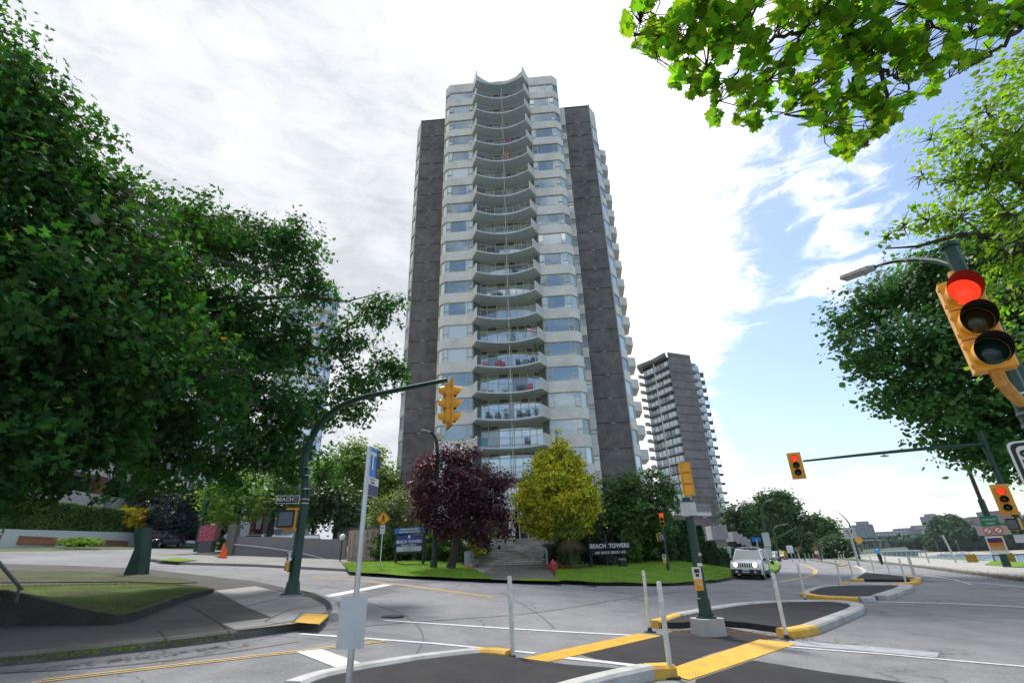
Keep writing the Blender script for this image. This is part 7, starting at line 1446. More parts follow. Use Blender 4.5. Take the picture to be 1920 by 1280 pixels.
# grey stepped ramp wall with coping line
T = thing('ramp_wall', 'long grey painted ramp wall with stepped top left of the container', 'wall', at(436, 1044, 38.8)); M_gw = mat('grey_wall_paint', (.215, .20, .20), .8, var=.06, scale=2)
W_a, W_b = at(436, 1046, 38.8), at(647, 1051, 39.2); X_ = [436, 487, 540, 595, 647]; Yt = [(1005, 1006), (1005.5, 1007), (1008, 1009), (1010, 1011)]; b = MB()
for i in range(4):
    y0 = 38.8 + .4 * i / 4; p0, p1 = at(X_[i], 1040, y0), at(X_[i + 1], 1040, y0 + .1); z0, z1 = at(X_[i], Yt[i][0], y0).z, at(X_[i + 1], Yt[i][1], y0 + .1).z; b.prism([(p0.x, p0.y), (p1.x - .01, p1.y), (p1.x - .01, p1.y + .35), (p0.x, p0.y + .35)], 1.2, [z0, z1, z1, z0])
b.build('wall', M_gw, T, world=True); b = MB(); b.box((W_a.x - .3, 38.9, 3.4), (.6, .7, 2.6), 0, ch=.04); b.box((W_a.x - .3, 38.9, 2.1), (.8, .9, .25)); b.build('end_pier', mat('brown_aggregate', (.16, .14, .12), .9), T, world=True)
pts = [at(438, 1020, 38.7), at(500, 1026, 38.75), at(560, 1035, 38.85), at(620, 1050, 38.95)]; b = MB(); b.tube([p - Vector((0, .02, 0)) for p in pts], .05, 6); b.build('coping_line', M_pale, T, world=True)
# shipping container
cl, cr = at(650, 1051.5, 37.5), at(704, 1052, 37.2); hC = at(676, 993, 37.4).z - cl.z; ang = math.atan2(cr.y - cl.y, cr.x - cl.x); Wc = (cr - cl).length; T = thing('shipping_container', 'beige shipping container with closed double doors beside the grey wall', 'container', cl, ang); M_ct = mat('beige_container_paint', (.40, .33, .27), .6, var=.12, scale=2, var2=(3, (.28, .2, .15), .5))
Lc = 5.5; b = MB(); n = 26
for x, s_ in ((0.03, -1), (Wc - .03, 1)):
    for i in range(n): y = .15 + (Lc - .3) * i / n; d = (Lc - .3) / n; dx = .04 * s_ * (i % 2); b.box((x + dx, y + d / 2, hC / 2 + .05), (.05, d * .98, hC - .2))
b.box((Wc / 2, Lc / 2, hC - .03), (Wc, Lc, .06)); b.box((Wc / 2, Lc / 2, .08), (Wc, Lc, .16)); 
for x in (.05, Wc - .05): b.box((x, .06, hC / 2), (.12, .14, hC + .02))
b.box((Wc / 2, .06, hC - .07), (Wc - .2, .13, .14)); b.build('shell', M_ct, T)
for i in (0, 1):
    b = MB(); x0 = .11 + i * (Wc - .22) / 2; w = (Wc - .24) / 2; b.box((x0 + w / 2, .05, hC / 2 + .02), (w - .02, .06, hC - .3))
    for k in range(5): b.box((x0 + w / 2, .012, .35 + (hC - .6) * k / 4), (w - .12, .03, (hC - .6) / 4 * .62))
    b.build('door', M_ct, T); b = MB()
    for fx in (.3, .7): b.cyl((x0 + w * fx, -.03, .1), (x0 + w * fx, -.03, hC - .1), .022, n=6); [b.box((x0 + w * fx, -.03, z), (.1, .05, .08)) for z in (.3, hC * .4, hC - .3)]
    b.box((x0 + w * .5, -.05, hC * .38), (w * .45, .03, .04)); b.build('lock_bar', M_ct, T)
b = MB(); b.box((Wc + .09, 1.4, hC * .62), (.02, 1.5, .8)); b.build('side_sign', mat('green_yellow_sign', (.20, .20, .03), .6, var=.6, scale=4), T)
M_tire = mat('tyre_rubber', (.02, .02, .021), .85); M_alloy = mat('alloy_wheel', (.5, .5, .52), .3, .8); M_cgl = glassmat('car_glass', (.015, .02, .022), .28); M_trim = mat('black_car_trim', (.02, .02, .022), .5); M_chr = mat('chrome', (.6, .6, .62), .15, .95)
def hlamp(on): return mat('headlight_lit', (.9, .85, .7), .2, emit=((1, .82, .55), 1.6)) if on else mat('headlight_glass', (.55, .58, .6), .1)
def car(label, cat, loc, rz, paint, L=4.4, Wd=1.76, Hh=1.62, boxy=True, on=False, group='vehicles on the streets', grille=True, rack=False, slots=7, name='parked_car', taxi=False):
    t = thing(name, label, cat, loc, rz, group); hl = L / 2; hw = Wd / 2; zb_, zs, zt_ = .30, (1.02 if boxy else .92), Hh
    if boxy: prof = [(-hl, .42), (-hl + .02, .95), (-hl + .10, zs + .02), (hl - 1.25, zs + .04), (hl - .5, zs - .03), (hl - .10, zs - .10), (hl, .80), (hl, .42), (hl - .12, .28), (-hl + .12, .28)]; gh = [(-hl + .08, zs), (-hl + .30, zt_ - .06), (-hl + .55, zt_), (.15, zt_), (.42, zt_ - .05), (hl - 1.22, zs + .03)]
    else: prof = [(-hl, .45), (-hl + .03, .85), (-hl + .15, zs), (hl - 1.2, zs + .02), (hl - .5, zs - .12), (hl - .08, zs - .28), (hl, .55), (hl, .38), (hl - .15, .25), (-hl + .15, .25)]; gh = [(-hl + .12, zs - .02), (-hl + .55, zt_ - .1), (-hl + 1.0, zt_), (.0, zt_), (.45, zt_ - .10), (hl - 1.05, zs + .0)]
    wx = (hl - .82, -hl + .80); wr_ = .35 if boxy else .33
    def arch(x): 
        for w in wx:
            if abs(x - w) < wr_ + .06: return math.sqrt(max(0, (wr_ + .06) ** 2 - (x - w) ** 2)) + wr_
        return 0
    # body: cross sections along x
    xs = sorted(set([-hl + L * i / 44 for i in range(45)] + [w + s * (wr_ + .06) for w in wx for s in (-1, 1)])); b = MB(); sec = []
    def pv(P, x, up):     # height of the upper/lower profile
        best = None
        for (x0, z0), (x1, z1) in zip(P, P[1:]):
            if min(x0, x1) <= x <= max(x0, x1) and abs(x1 - x0) > 1e-6:
                z = z0 + (z1 - z0) * (x - x0) / (x1 - x0); best = z if best is None else (max(best, z) if up else min(best, z))
        return best
    topP = prof[1:7]; 
    for x in xs:
        xc = max(-hl + .021, min(hl - .001, x)); zt__ = pv([prof[0]] + topP + [prof[7]], xc, True) or .9; e = min(1, (hl - abs(x)) / .35); wv = hw * (.93 + .07 * math.sin(min(1, max(0, e)) * math.pi / 2)); zl = max(.28 + .14 * max(0, 1 - (hl - abs(x)) / .2), arch(x)); zl = min(zl, zt__ - .12)
        sec.append([(x, -wv * .97, zl), (x, -wv, (zl + .62) / 2 if zl < .6 else zl + .03), (x, -wv * .995, max(zl + .05, .74)), (x, -wv * .95, zt__ - .05), (x, -wv * .86, zt__), (x, 0, zt__ + .02), (x, wv * .86, zt__), (x, wv * .95, zt__ - .05), (x, wv * .995, max(zl + .05, .74)), (x, wv, (zl + .62) / 2 if zl < .6 else zl + .03), (x, wv * .97, zl)])
    n = 11; vs = [p for s in sec for p in s]; fs = []
    for i in range(len(sec) - 1): fs += [[i * n + j, i * n + j + 1, (i + 1) * n + j + 1, (i + 1) * n + j][::-1] for j in range(n - 1)] + [[i * n + n - 1, i * n, (i + 1) * n, (i + 1) * n + n - 1][::-1]]
    fs += [list(range(n)), [len(sec) * n - n + j for j in range(n)][::-1]]; b.add(vs, fs, 0)
    # roof and pillars
    gw0, gw1 = hw * .93, hw * .76; top = [p for p in gh if p[1] > zt_ - .12]; rp = [(x, z) for x, z in top]
    for (x0, z0), (x1, z1) in zip(rp, rp[1:]): b.add([(x0, -gw1, z0), (x1, -gw1, z1), (x1, gw1, z1), (x0, gw1, z0)], [[0, 1, 2, 3][::-1], [3, 2, 1, 0][::-1]], 0)
    def pil(x0, z0, x1, z1, w=.05):
        for s in (-1, 1): b.tube([(x0, s * gw0 * .99, z0), (x1, s * gw1, z1)], w, 6, 0)
    pil(gh[0][0] + .08, zs, gh[1][0] + .06, gh[1][1], .085); pil(gh[-1][0] - .03, zs, gh[-2][0], gh[-2][1], .045); pil(-.35, zs, -.35, zt_ - .03, .04); pil(-hl + (1.05 if boxy else 1.1), zs, -hl + (1.0 if boxy else 1.2), zt_ - .03, .05)
    for s in (-1, 1): b.tube([(rp[0][0], s * gw1, rp[0][1])] + [(x, s * gw1, z) for x, z in rp] + [(gh[-2][0], s * gw1, gh[-2][1])], .045, 6, 0)
    b.build('body', mat('paint_' + paint[0], paint[1], .25, .0 if paint[0] != 'blue' else .3, var=.02, coat=.8), t, smooth=True)
    g = MB()
    P_ = [(x, z) for x, z in gh]
    for s in (-1, 1): 
        vv_ = [(x, s * ((gw0 - (gw0 - gw1) * (z - zs) / (zt_ - zs)) - .012), z - .01) for x, z in P_]; g.add(vv_, [list(range(len(vv_))) if s < 0 else list(range(len(vv_)))[::-1]])
    for (a0, a1) in ((gh[-2], gh[-1]), (gh[0], gh[1])): g.add([(a0[0], -gw1 if a0[1] > zs + .2 else -gw0, a0[1]), (a0[0], gw1 if a0[1] > zs + .2 else gw0, a0[1]), (a1[0], gw1 if a1[1] > zs + .2 else gw0, a1[1]), (a1[0], -gw1 if a1[1] > zs + .2 else -gw0, a1[1])], [[0, 1, 2, 3]])
    g.build('window', M_cgl, t)
    tr = MB(); 
    for s in (-1, 1): tr.box((0, s * (hw - .02), .38), (L - 2.3, .06, .18)); tr.box((hl - 1.45, s * (hw + .05), zs + .06), (.14, .16, .12), ch=.02)
    for xb in (hl - .04, -hl + .04): tr.box((xb, 0, .42), (.16, Wd * .93, .26), ch=.04)
    tr.build('trim', M_trim, t)
    for wxi in wx:
        for s in (-1, 1):
            w = MB(); R90 = Matrix.Rotation(R_(90), 3, 'X'); w.lathe([(wr_ * .6, -.1), (wr_ * .93, -.11), (wr_, -.08), (wr_, .08), (wr_ * .93, .11), (wr_ * .6, .1)], (0, 0, 0), 24, 0, R90); o = w.build('wheel', M_tire, t, smooth=True); o.location = (wxi, s * (hw - .13), wr_)
            r = MB(); r.lathe([(.05, .0), (.05, .09)], (0, 0, 0), 10, 0, R90); r.lathe([(wr_ * .62, -.1), (wr_ * .62, .1)], (0, 0, 0), 20, 1, R90)
            for k in range(10): a = k * math.pi / 5; r.tube([(0, -s * -.105, 0), (math.cos(a) * wr_ * .6, s * .10, math.sin(a) * wr_ * .6)], .022, 4)
            r.lathe([(wr_ * .56, .09 * s), (wr_ * .64, .10 * s)], (0, 0, 0), 20, 0, Matrix.Rotation(R_(-90), 3, 'X')); r.build('rim', [M_alloy, M_trim], o)
    for s in (-1, 1):
        h = MB(); h.lathe([(.13, 0), (.115, .02), (.06, .035), (.004, .04)], (hl - .02, s * (hw - .36), .78), 18, 0, Matrix.Rotation(R_(90), 3, 'Y')) if boxy else h.box((hl - .12, s * (hw - .25), .66), (.16, .38, .14), s * -.3, ch=.03); h.build('headlight', hlamp(on), t, smooth=True)
        h = MB(); h.box((-hl + .01, s * (hw - .14), .85), (.06, .18, .3), ch=.01); h.build('tail_light', M_signr, t)
        if boxy and grille: h = MB(); h.lathe([(.065, 0), (.01, .02)], (hl + .04, s * (hw - .38), .42), 12, 0, Matrix.Rotation(R_(90), 3, 'Y')); h.build('fog_light', hlamp(False), t)
    gr = MB()
    if boxy and grille:
        for k in range(slots): gr.box((hl + .004, (k - (slots - 1) / 2) * .125, .78), (.02, .065, .24), ch=.004)
    else: gr.box((hl - .01, 0, .56), (.04, .8, .16), ch=.01)
    gr.build('grille', M_trim, t); p = MB(); p.box((hl + .05, 0, .46), (.02, .34, .16)); p.box((hl + .062, 0, .46), (.004, .30, .08), 0, 1); p.build('licence_plate', [M_signw, M_signbl], t)
    if rack:
        r = MB()
        for s in (-1, 1): r.tube([(-1.5, s * .55, zt_ + .08), (.1, s * .55, zt_ + .08)], .02, 6); [r.cyl((x, s * .55, zt_ - .02), (x, s * .55, zt_ + .08), .02, n=6) for x in (-1.5, -.7, .1)]
        r.box((-.6, .25, zt_ + .13), (1.4, .4, .10), ch=.03); r.box((-.75, -.3, zt_ + .12), (1.1, .3, .08), ch=.03); r.tube([(-1.2, -.6, zt_ + .1), (-1.2, .6, zt_ + .1)], .02, 6); r.tube([(-.1, -.6, zt_ + .1), (-.1, .6, zt_ + .1)], .02, 6); r.build('roof_rack', mat('light_grey_rack', (.5, .52, .54), .5), t)
    if taxi: r = MB(); r.box((-.2, 0, zt_ + .1), (.25, .6, .16), ch=.04); r.build('roof_sign', M_signw, t)
    return t
def ground_car(t, az):
    t.rotation_euler = (0, 0, R_(90 - az)); x, y = t.location.x, t.location.y; hx, hy = math.sin(R_(az)), math.cos(R_(az)); zf, zb_ = TZ(x + hx * 1.4, y + hy * 1.4), TZ(x - hx * 1.4, y - hy * 1.4); sl = math.atan2(zf - zb_, 2.8); t.location.z = (zf + zb_) / 2 + .006
    px_, py_ = math.cos(R_(az)), -math.sin(R_(az)); zr_, zl_ = TZ(x + px_ * .8, y + py_ * .8), TZ(x - px_ * .8, y - py_ * .8); roll = math.atan2(zl_ - zr_, 1.6)
    t.rotation_euler = Matrix((Vector((hx * math.cos(sl), hy * math.cos(sl), math.sin(sl))), Vector((-px_ * math.cos(roll), -py_ * math.cos(roll), math.sin(roll))), Vector((hx * math.cos(sl), hy * math.cos(sl), math.sin(sl))).cross(Vector((-px_ * math.cos(roll), -py_ * math.cos(roll), math.sin(roll)))))).transposed().to_euler()
p = G(1407, 1084.5); c = car('white boxy car with lit headlights and a roof rack driving towards the crossing', 'car', (p.x + .4, p.y + .6, 0), 0, ('white', (.78, .79, .80)), on=True, rack=True, name='car'); ground_car(c, 211)
p = Vector((-34.6, 51.0, 0)); c = car('parked dark blue car at the far kerb of the side street', 'car', (p.x, p.y, 0), 0, ('blue', (.008, .016, .05)), L=4.5, Wd=1.85, Hh=1.68, boxy=False); ground_car(c, 183)
p = G(1465, 1048.5); c = car('yellow taxi far along the road', 'taxi', (p.x, p.y, 0), 0, ('taxi_yellow', (.85, .42, .01)), L=4.6, Wd=1.85, Hh=1.55, boxy=False, taxi=True, name='taxi'); ground_car(c, 215)
p = atr(1447, 1048, 100); c = car('small white car left of the yellow taxi', 'car', (p.x, p.y, 0), 0, ('white', (.78, .79, .80)), L=4.3, boxy=False, Hh=1.5); ground_car(c, 215)
for i, (x, lab) in enumerate(((487, 'white parked car roof showing over the left half of the grey ramp wall'), (534, 'white parked car roof showing over the middle of the grey ramp wall'), (580, 'silver car roof showing behind the wall right of the signal pole'))):
    p = at(x, 1004, 44 + i * .3); c = car(lab, 'car', (p.x, p.y, p.z - 1.5), R_(100 + i * 7), ('silver' if i == 2 else 'white', (.5, .5, .5) if i == 2 else (.78, .79, .80)), boxy=False, Hh=1.55, group='cars parked behind the grey wall')
pk = MB(); a = at(440, 1004, 41.5); d_ = at(650, 1008, 41.5); zz = at(500, 1004, 44).z - 1.5; pk.prism([(a.x - 1, 40.2), (d_.x + 1, 40.4), (d_.x + 1, 60), (a.x - 1, 60)], .5, zz); tag(pk.build('pavement', M_conc), kind='structure')

# ---------------- people
M_skin = mat('skin', (.45, .27, .19), .55, var=.05)
def person(label, loc, rz, joints, mats, group=None, hat=None, extra=None):
    """continuous skinned figure; joints: name -> (x, y, z, r); mats: (skin, top, bottom)"""
    t = thing('person', label, 'person', loc, rz, group); E_ = [('pel', 'chest'), ('chest', 'neck'), ('neck', 'head'), ('head', 'crown')]
    for s in 'lr': E_ += [('chest', 'sh' + s), ('sh' + s, 'el' + s), ('el' + s, 'ha' + s), ('ha' + s, 'fi' + s), ('pel', 'hip' + s), ('hip' + s, 'kn' + s), ('kn' + s, 'an' + s), ('an' + s, 'to' + s)]
    names = list(joints); me = bpy.data.meshes.new('body'); me.from_pydata([joints[k][:3] for k in names], [(names.index(a), names.index(b)) for a, b in E_], []); o = link('body', me, t)
    for m_ in mats: me.materials.append(m_)
    sk = o.modifiers.new('skin', 'SKIN'); sk.use_smooth_shade = True; ss = o.modifiers.new('sub', 'SUBSURF'); ss.levels = 1; ss.render_levels = 1
    for i, k in enumerate(names): r = joints[k][3]; me.skin_vertices[0].data[i].radius = (r, r); me.skin_vertices[0].data[i].use_root = (k == 'pel')
    bpy.context.view_layer.update(); ev = o.evaluated_get(bpy.context.evaluated_depsgraph_get()); nm = bpy.data.meshes.new_from_object(ev)
    o.modifiers.clear(); o.data = nm; nm.materials.clear(); [nm.materials.append(m_) for m_ in mats]
    zc_, zp = joints['neck'][2] - .01, joints['pel'][2] - .02
    hands = [Vector(joints['ha' + s][:3]) for s in 'lr']; ank = joints['anl'][2]
    for p_ in nm.polygons:
        c_ = p_.center; p_.material_index = 0 if (c_.z > zc_ or min((c_ - h).length for h in hands) < .17) else (1 if c_.z > zp else 2); p_.use_smooth = True
    hd_ = Vector(joints['head'][:3]); h = MB(); k = [(.112 * math.cos(R_(a)), .125 * math.sin(R_(a))) for a in range(-5, 91, 19)]; h.lathe([(max(.003, p), q_) for p, q_ in k], hd_ + Vector((0, -.012, .03)), 14); h.build('hair' if not hat else 'helmet', hat or mat('dark_hair', (.03, .02, .015), .7), t, smooth=True)
    if extra: extra(t)
    return t
def walker(st_, h=1.7, lean=0.): return {'pel': (0, 0, .95, .13), 'chest': (0, .02, 1.32, .15), 'neck': (0, .02, 1.47, .06), 'head': (0, .03, 1.6, .085), 'crown': (0, .03, 1.69, .07), 'shl': (-.19, .02, 1.40, .06), 'shr': (.19, .02, 1.40, .06), 'ell': (-.25, -.03, 1.12, .045), 'elr': (.25, -.03, 1.12, .045), 'hal': (-.26, .08 + st_ * .3, .90, .033), 'har': (.26, .08 - st_ * .3, .90, .033), 'fil': (-.25, .10 + st_ * .3, .80, .025), 'fir': (.25, .10 - st_ * .3, .80, .025), 'hipl': (-.1, 0, .90, .10), 'hipr': (.1, 0, .90, .10), 'knl': (-.1, -st_ * .5, .50, .065), 'knr': (.1, st_ * .5, .50, .065), 'anl': (-.1, -st_, .10, .045), 'anr': (.1, st_, .09, .045), 'tol': (-.1, -st_ + .15, .04, .035), 'tor': (.1, st_ + .15, .04, .035)}
# cyclist seen from behind
pc = G(1654, 1058.5); azc = 38.
def bike(parent_label, loc, rz):
    t = thing('bicycle', parent_label, 'bicycle', loc, rz); R90 = Matrix.Rotation(R_(90), 3, 'Y')
    for y in (-.52, .52): w = MB(); pts = [(0, y + .34 * math.cos(a), .34 + .34 * math.sin(a)) for a in [i * math.pi / 12 for i in range(25)]]; w.tube(pts, .022, 6, cap=False); [w.tube([(0, y, .34), (0, y + .33 * math.cos(a), .34 + .33 * math.sin(a))], .004, 4) for a in [i * math.pi / 6 for i in range(12)]]; w.build('wheel', M_tire, t)
    f = MB(); bb, se, hd_, rw, fw_ = (0, -.05, .28), (0, -.20, .86), (0, .36, .86), (0, -.52, .34), (0, .52, .34)
    for a, b_ in ((bb, se), (se, hd_), (hd_, bb), (bb, rw), (rw, se), (hd_, fw_)): f.tube([a, b_], .018, 6)
    f.build('frame', M_trim, t); f = MB(); f.box((0, -.22, .93), (.14, .26, .05), ch=.03); f.build('saddle', M_trim, t); f = MB(); f.tube([(-.25, .40, 1.0), (0, .42, 1.02), (.25, .40, 1.0)], .015, 6); f.cyl((0, .36, .86), (0, .42, 1.02), .015, n=6); f.build('handlebar', M_trim, t); return t
rzc = R_(-azc); bike('dark bicycle ridden away from the camera on the bike lane', pc, rzc)
J = {'pel': (0, -.20, 1.04, .14), 'chest': (0, .03, 1.42, .15), 'neck': (0, .12, 1.55, .06), 'head': (0, .18, 1.68, .085), 'crown': (0, .19, 1.77, .07), 'shl': (-.19, .07, 1.48, .06), 'shr': (.19, .07, 1.48, .06), 'ell': (-.25, .22, 1.26, .045), 'elr': (.25, .22, 1.26, .045), 'hal': (-.24, .40, 1.06, .033), 'har': (.24, .40, 1.06, .033), 'fil': (-.23, .46, 1.02, .026), 'fir': (.23, .46, 1.02, .026), 'hipl': (-.1, -.18, .98, .11), 'hipr': (.1, -.18, .98, .11), 'knl': (-.11, .12, .70, .07), 'knr': (.11, .06, .60, .07), 'anl': (-.11, -.02, .36, .045), 'anr': (.11, -.08, .16, .045), 'tol': (-.11, .12, .33, .035), 'tor': (.11, .06, .13, .035)}
person('person in a bright blue top riding the bicycle away along the lane', pc, rzc, J, (M_skin, mat('bright_blue_top', (.01, .22, .62), .7), mat('dark_trousers', (.02, .022, .03), .8)), hat=mat('dark_helmet', (.02, .03, .05), .4))
for i, (x, y, rg, lab, cl_) in enumerate(((1533, 1046.5, 112, 'person in a white top walking far off left of the small round tree, nearest one', (.7, .7, .7)), (1537, 1046, 116, 'person in a pale top and pinkish trousers walking far off beside the nearest one', (.6, .55, .5)), (1545, 1045.5, 122, 'person in a dark top farthest right of the distant walkers', (.1, .1, .12)))):
    p = atr(x, y, rg); person(lab, (p.x, p.y, TZ(p.x, p.y) + .02), R_(180 - 30 + i * 14), walker(.16 + .05 * i), (M_skin, mat('top_%s' % ['white', 'cream', 'dark'][i], cl_, .8), mat('walker_trousers_%s' % ['red', 'tan', 'blue'][i], [(.3, .05, .05), (.3, .2, .15), (.03, .05, .12)][i], .8)), group='distant walkers')
# ---------------- far shore, hill, bridge
M_hill = leafmat('far_hill_foliage', (.035, .075, .035), 0, .3, spec=.08, rough=.8); M_hillg = mat('far_hill_ground', (.05, .075, .04), .95, var=.4, scale=.01)
def az_of(px): d = ray(px, 1030); return math.atan2(d[0], d[1])
def polar(px, rg, z=0.): a = az_of(px); return Vector((math.sin(a) * rg, math.cos(a) * rg, z))
hp_ = [(1560, 0), (1600, 4), (1640, 8), (1700, 14), (1760, 20), (1820, 27), (1880, 31), (1940, 34), (2050, 36), (2250, 36), (2600, 30)]
mb = MB(); A0 = [polar(x, 470, -4.2) for x, _ in hp_]; A1 = [polar(x, 520, .5) for x, _ in hp_]; A2_ = [polar(x, 900, 1 + h * .35) for x, h in hp_]; A3_ = [polar(x, 1500, 2 + h * 1.25) for x, h in hp_]; A4 = [polar(x, 2300, 2 + h * 1.35) for x, h in hp_]
for a_, b_ in ((A0, A1), (A1, A2_), (A2_, A3_), (A3_, A4)): mb.grid(a_, b_, 50, 4)
mb.build('hills', M_hillg, smooth=True)['kind'] = 'structure'
mb = MB(); mb.grid([polar(x, 445, -4.1) for x, _ in hp_], [polar(x, 480, -2.2) for x, _ in hp_], 80, 4, 0, lambda p, t: p + Vector((0, 0, mnoise.noise(p * .05) * .6))); mb.build('far_beach', mat('far_beach_rocks', (.33, .31, .28), .95, var=.35, scale=.08))['kind'] = 'structure'
mb = MB(); mb.quad(polar(1380, 260, .02), polar(1600, 240, .02), polar(1600, 900, .05), polar(1380, 900, .05)); 
def zh(px, rg):
    xs = [x for x, _ in hp_]; h = float(np.interp(px, xs, [k for _, k in hp_])); return float(np.interp(rg, [470, 520, 900, 1500, 2300], [-4.2, .5, 1 + h * .35, 2 + h * 1.25, 2 + h * 1.35]))
# wooded shore: tree crowns one can tell apart, then the wood behind as one mass
rr_ = random.Random(5); N_TREE = 46
shore = [(x, 485 + rr_.random() * 45) for x in np.linspace(1712, 1985, N_TREE)]
crown_meshes = []; M_shore = leafmat('shore_foliage', (.05, .11, .035), 0, .35, spec=.08, rough=.8)
for k in range(5):
    bl = [((rr_.uniform(-4, 4), rr_.uniform(-3, 3), rr_.uniform(4, 12)), rr_.uniform(3, 4.6)) for _ in range(6)]; T_i, O_i = blob_tips(bl, 4.0, .5); P_i, OO = scatter(T_i, O_i, 18, 1.0); crown_meshes.append(leaf_mesh('crown', P_i, 1.2, [M_shore, M_hill, M_shore][k % 3], CLUMP, .4, OO, .1))
tb = MB(); tb.cyl((0, 0, -1), (0, 0, 7), .6, .3, 6); tm = tb.mesh('trunk', M_bark)
for i, (x, rg) in enumerate(shore):
    p = polar(x, rg, zh(x, rg)); yy = .62 + .75 * math.exp(-((x - 1790) / 22) ** 2) + .35 * math.exp(-((x - 1880) / 30) ** 2) - .15 * (x < 1735); t = thing('shore_tree', 'one of the green trees lining the far shore of the bay', 'tree', p, rr_.random() * 6, 'trees lining the far shore'); s = yy * rr_.uniform(.85, 1.15); t.scale = (s * 1.1, s * 1.1, s); link('crown', crown_meshes[i % 5], t); link('trunk', tm, t)
C_ = []
for i in range(26000):
    x = rr_.uniform(1600, 2300); rg = 600 + 1100 * rr_.random() ** .8; z = zh(x, rg); 
    if mnoise.noise(Vector((x / 14., rg / 60., 0))) < -.12: continue
    p = polar(x, rg, z + rr_.uniform(1, 9)); C_.append(tuple(p))
o = link('far_wood', leaf_mesh('far_wood', np.array(C_), 5.0, M_hill, CLUMP, .3, None, .1)); o['kind'] = 'stuff'
# ridge conifers
o = MB()
for k in range(2): pass
rc = MB(); rc.lathe([(2.6, 2), (1.9, 5), (2.1, 5.2), (1.2, 9), (1.4, 9.2), (.1, 15)], n=7); rc.cyl((0, 0, 0), (0, 0, 2.5), .4, n=5); rcm = rc.mesh('conifer', mat('ridge_conifer', (.02, .035, .025), .95))
for i in range(34):
    x = rr_.uniform(1730, 1990); rg = 1480 + rr_.uniform(-40, 60); p = polar(x, rg, zh(x, rg)); c = link('ridge_conifer', rcm); c.location = p; s = rr_.uniform(.7, 1.5); c.scale = (s, s, s); tag(c, 'one of the dark pointed trees on the far ridge skyline', 'tree', 'ridge skyline trees')
# hillside buildings
M_f1 = mat('far_building_pale', (.50, .50, .50), .8, var=.1, scale=.1); M_f2 = mat('far_building_tan', (.36, .32, .29), .8, var=.1, scale=.1); M_f3 = mat('far_building_brick', (.30, .19, .17), .8, var=.1, scale=.1); M_f4 = mat('far_building_grey', (.25, .27, .30), .8, var=.1, scale=.1); M_fg = mat('far_window_band', (.08, .12, .16), .3)
def fbld(label, px, rg, w, d, h, m, stepped=False, roof=True, dz=0.):
    h *= .85; w *= .9; p = polar(px, rg, zh(px, rg) - 3 + dz); t = thing('hillside_building', label, 'building', p, -az_of(px) + rr_.uniform(-.4, .4), 'buildings across the bay'); b = MB(); b.box((0, 0, h / 2), (w, d, h)); 
    if stepped: b.box((w * .05, 0, h + 2), (w * .6, d * .7, 4))
    b.build('wall', m, t); g = MB(); nfl = max(2, int(h / 3.2)); nc = max(2, int(w / 4))
    for k in range(nfl):
        for c in range(nc): g.box((-w / 2 + w * (c + .5) / nc, -d / 2 - .05, (k + .55) * h / nfl), (w / nc * .62, .2, h / nfl * .5))
        g.box((w / 2 + .05, 0, (k + .55) * h / nfl), (.2, d * .8, h / nfl * .45)); g.box((-w / 2 - .05, 0, (k + .55) * h / nfl), (.2, d * .8, h / nfl * .45))
    g.build('windows', M_fg, t)
    if roof: r = MB(); r.box((0, 0, h + .3 + (4 if stepped else 0)), (w * (.62 if stepped else 1.03), d * (.72 if stepped else 1.03), .6)); r.build('roof', M_f4, t)
FB = [('dark grey round shouldered tower block beyond the bridge, tallest on the left', 1630, 900, 28, 22, 38, M_f4, True), ('small blue grey block at the left end of the far skyline', 1571, 900, 15, 12, 22, M_f4, False), ('pale low block beside the blue grey block', 1587, 950, 22, 12, 20, M_f1, False), ('glass tower on the ridge skyline right of centre', 1765, 1350, 34, 22, 44, M_f4, True)]
for i, (x, rg, w, h, m) in enumerate([(1668, 950, 26, 24, M_f1), (1682, 1000, 28, 22, M_f2), (1700, 980, 20, 26, M_f1), (1712, 1050, 26, 26, M_f4), (1724, 980, 22, 22, M_f2), (1736, 1100, 22, 28, M_f1), (1748, 1000, 26, 22, M_f4), (1690, 1250, 26, 22, M_f1), (1716, 1300, 30, 24, M_f1), (1805, 1150, 40, 26, M_f1), (1822, 1250, 34, 28, M_f1), (1836, 1200, 46, 20, M_f3), (1812, 900, 38, 16, M_f1), (1850, 1000, 44, 16, M_f1), (1868, 1250, 50, 26, M_f3), (1895, 1150, 50, 34, M_f3), (1915, 1250, 40, 28, M_f1), (1645, 980, 20, 18, M_f1), (1656, 1020, 22, 24, M_f4), (1784, 1000, 26, 20, M_f2), (1758, 930, 22, 18, M_f1)]):
    FB.append((['pale', 'tan', 'white', 'grey', 'tan brown', 'light', 'grey blue'][i % 7] + ' hillside block number %d from the bridge end' % (i + 1), x, rg, w, 16, h, m, False))
for i, f_ in enumerate(FB):
    lab = f_[0] if i < 4 else {M_f1: 'pale', M_f2: 'tan', M_f3: 'brick red', M_f4: 'grey'}[f_[6]] + ' block on the far hillside ' + ['above the bridge deck', 'among the dark trees', 'below the ridge'][i % 3] + ' across the bay'
    fbld(lab, *f_[1:])
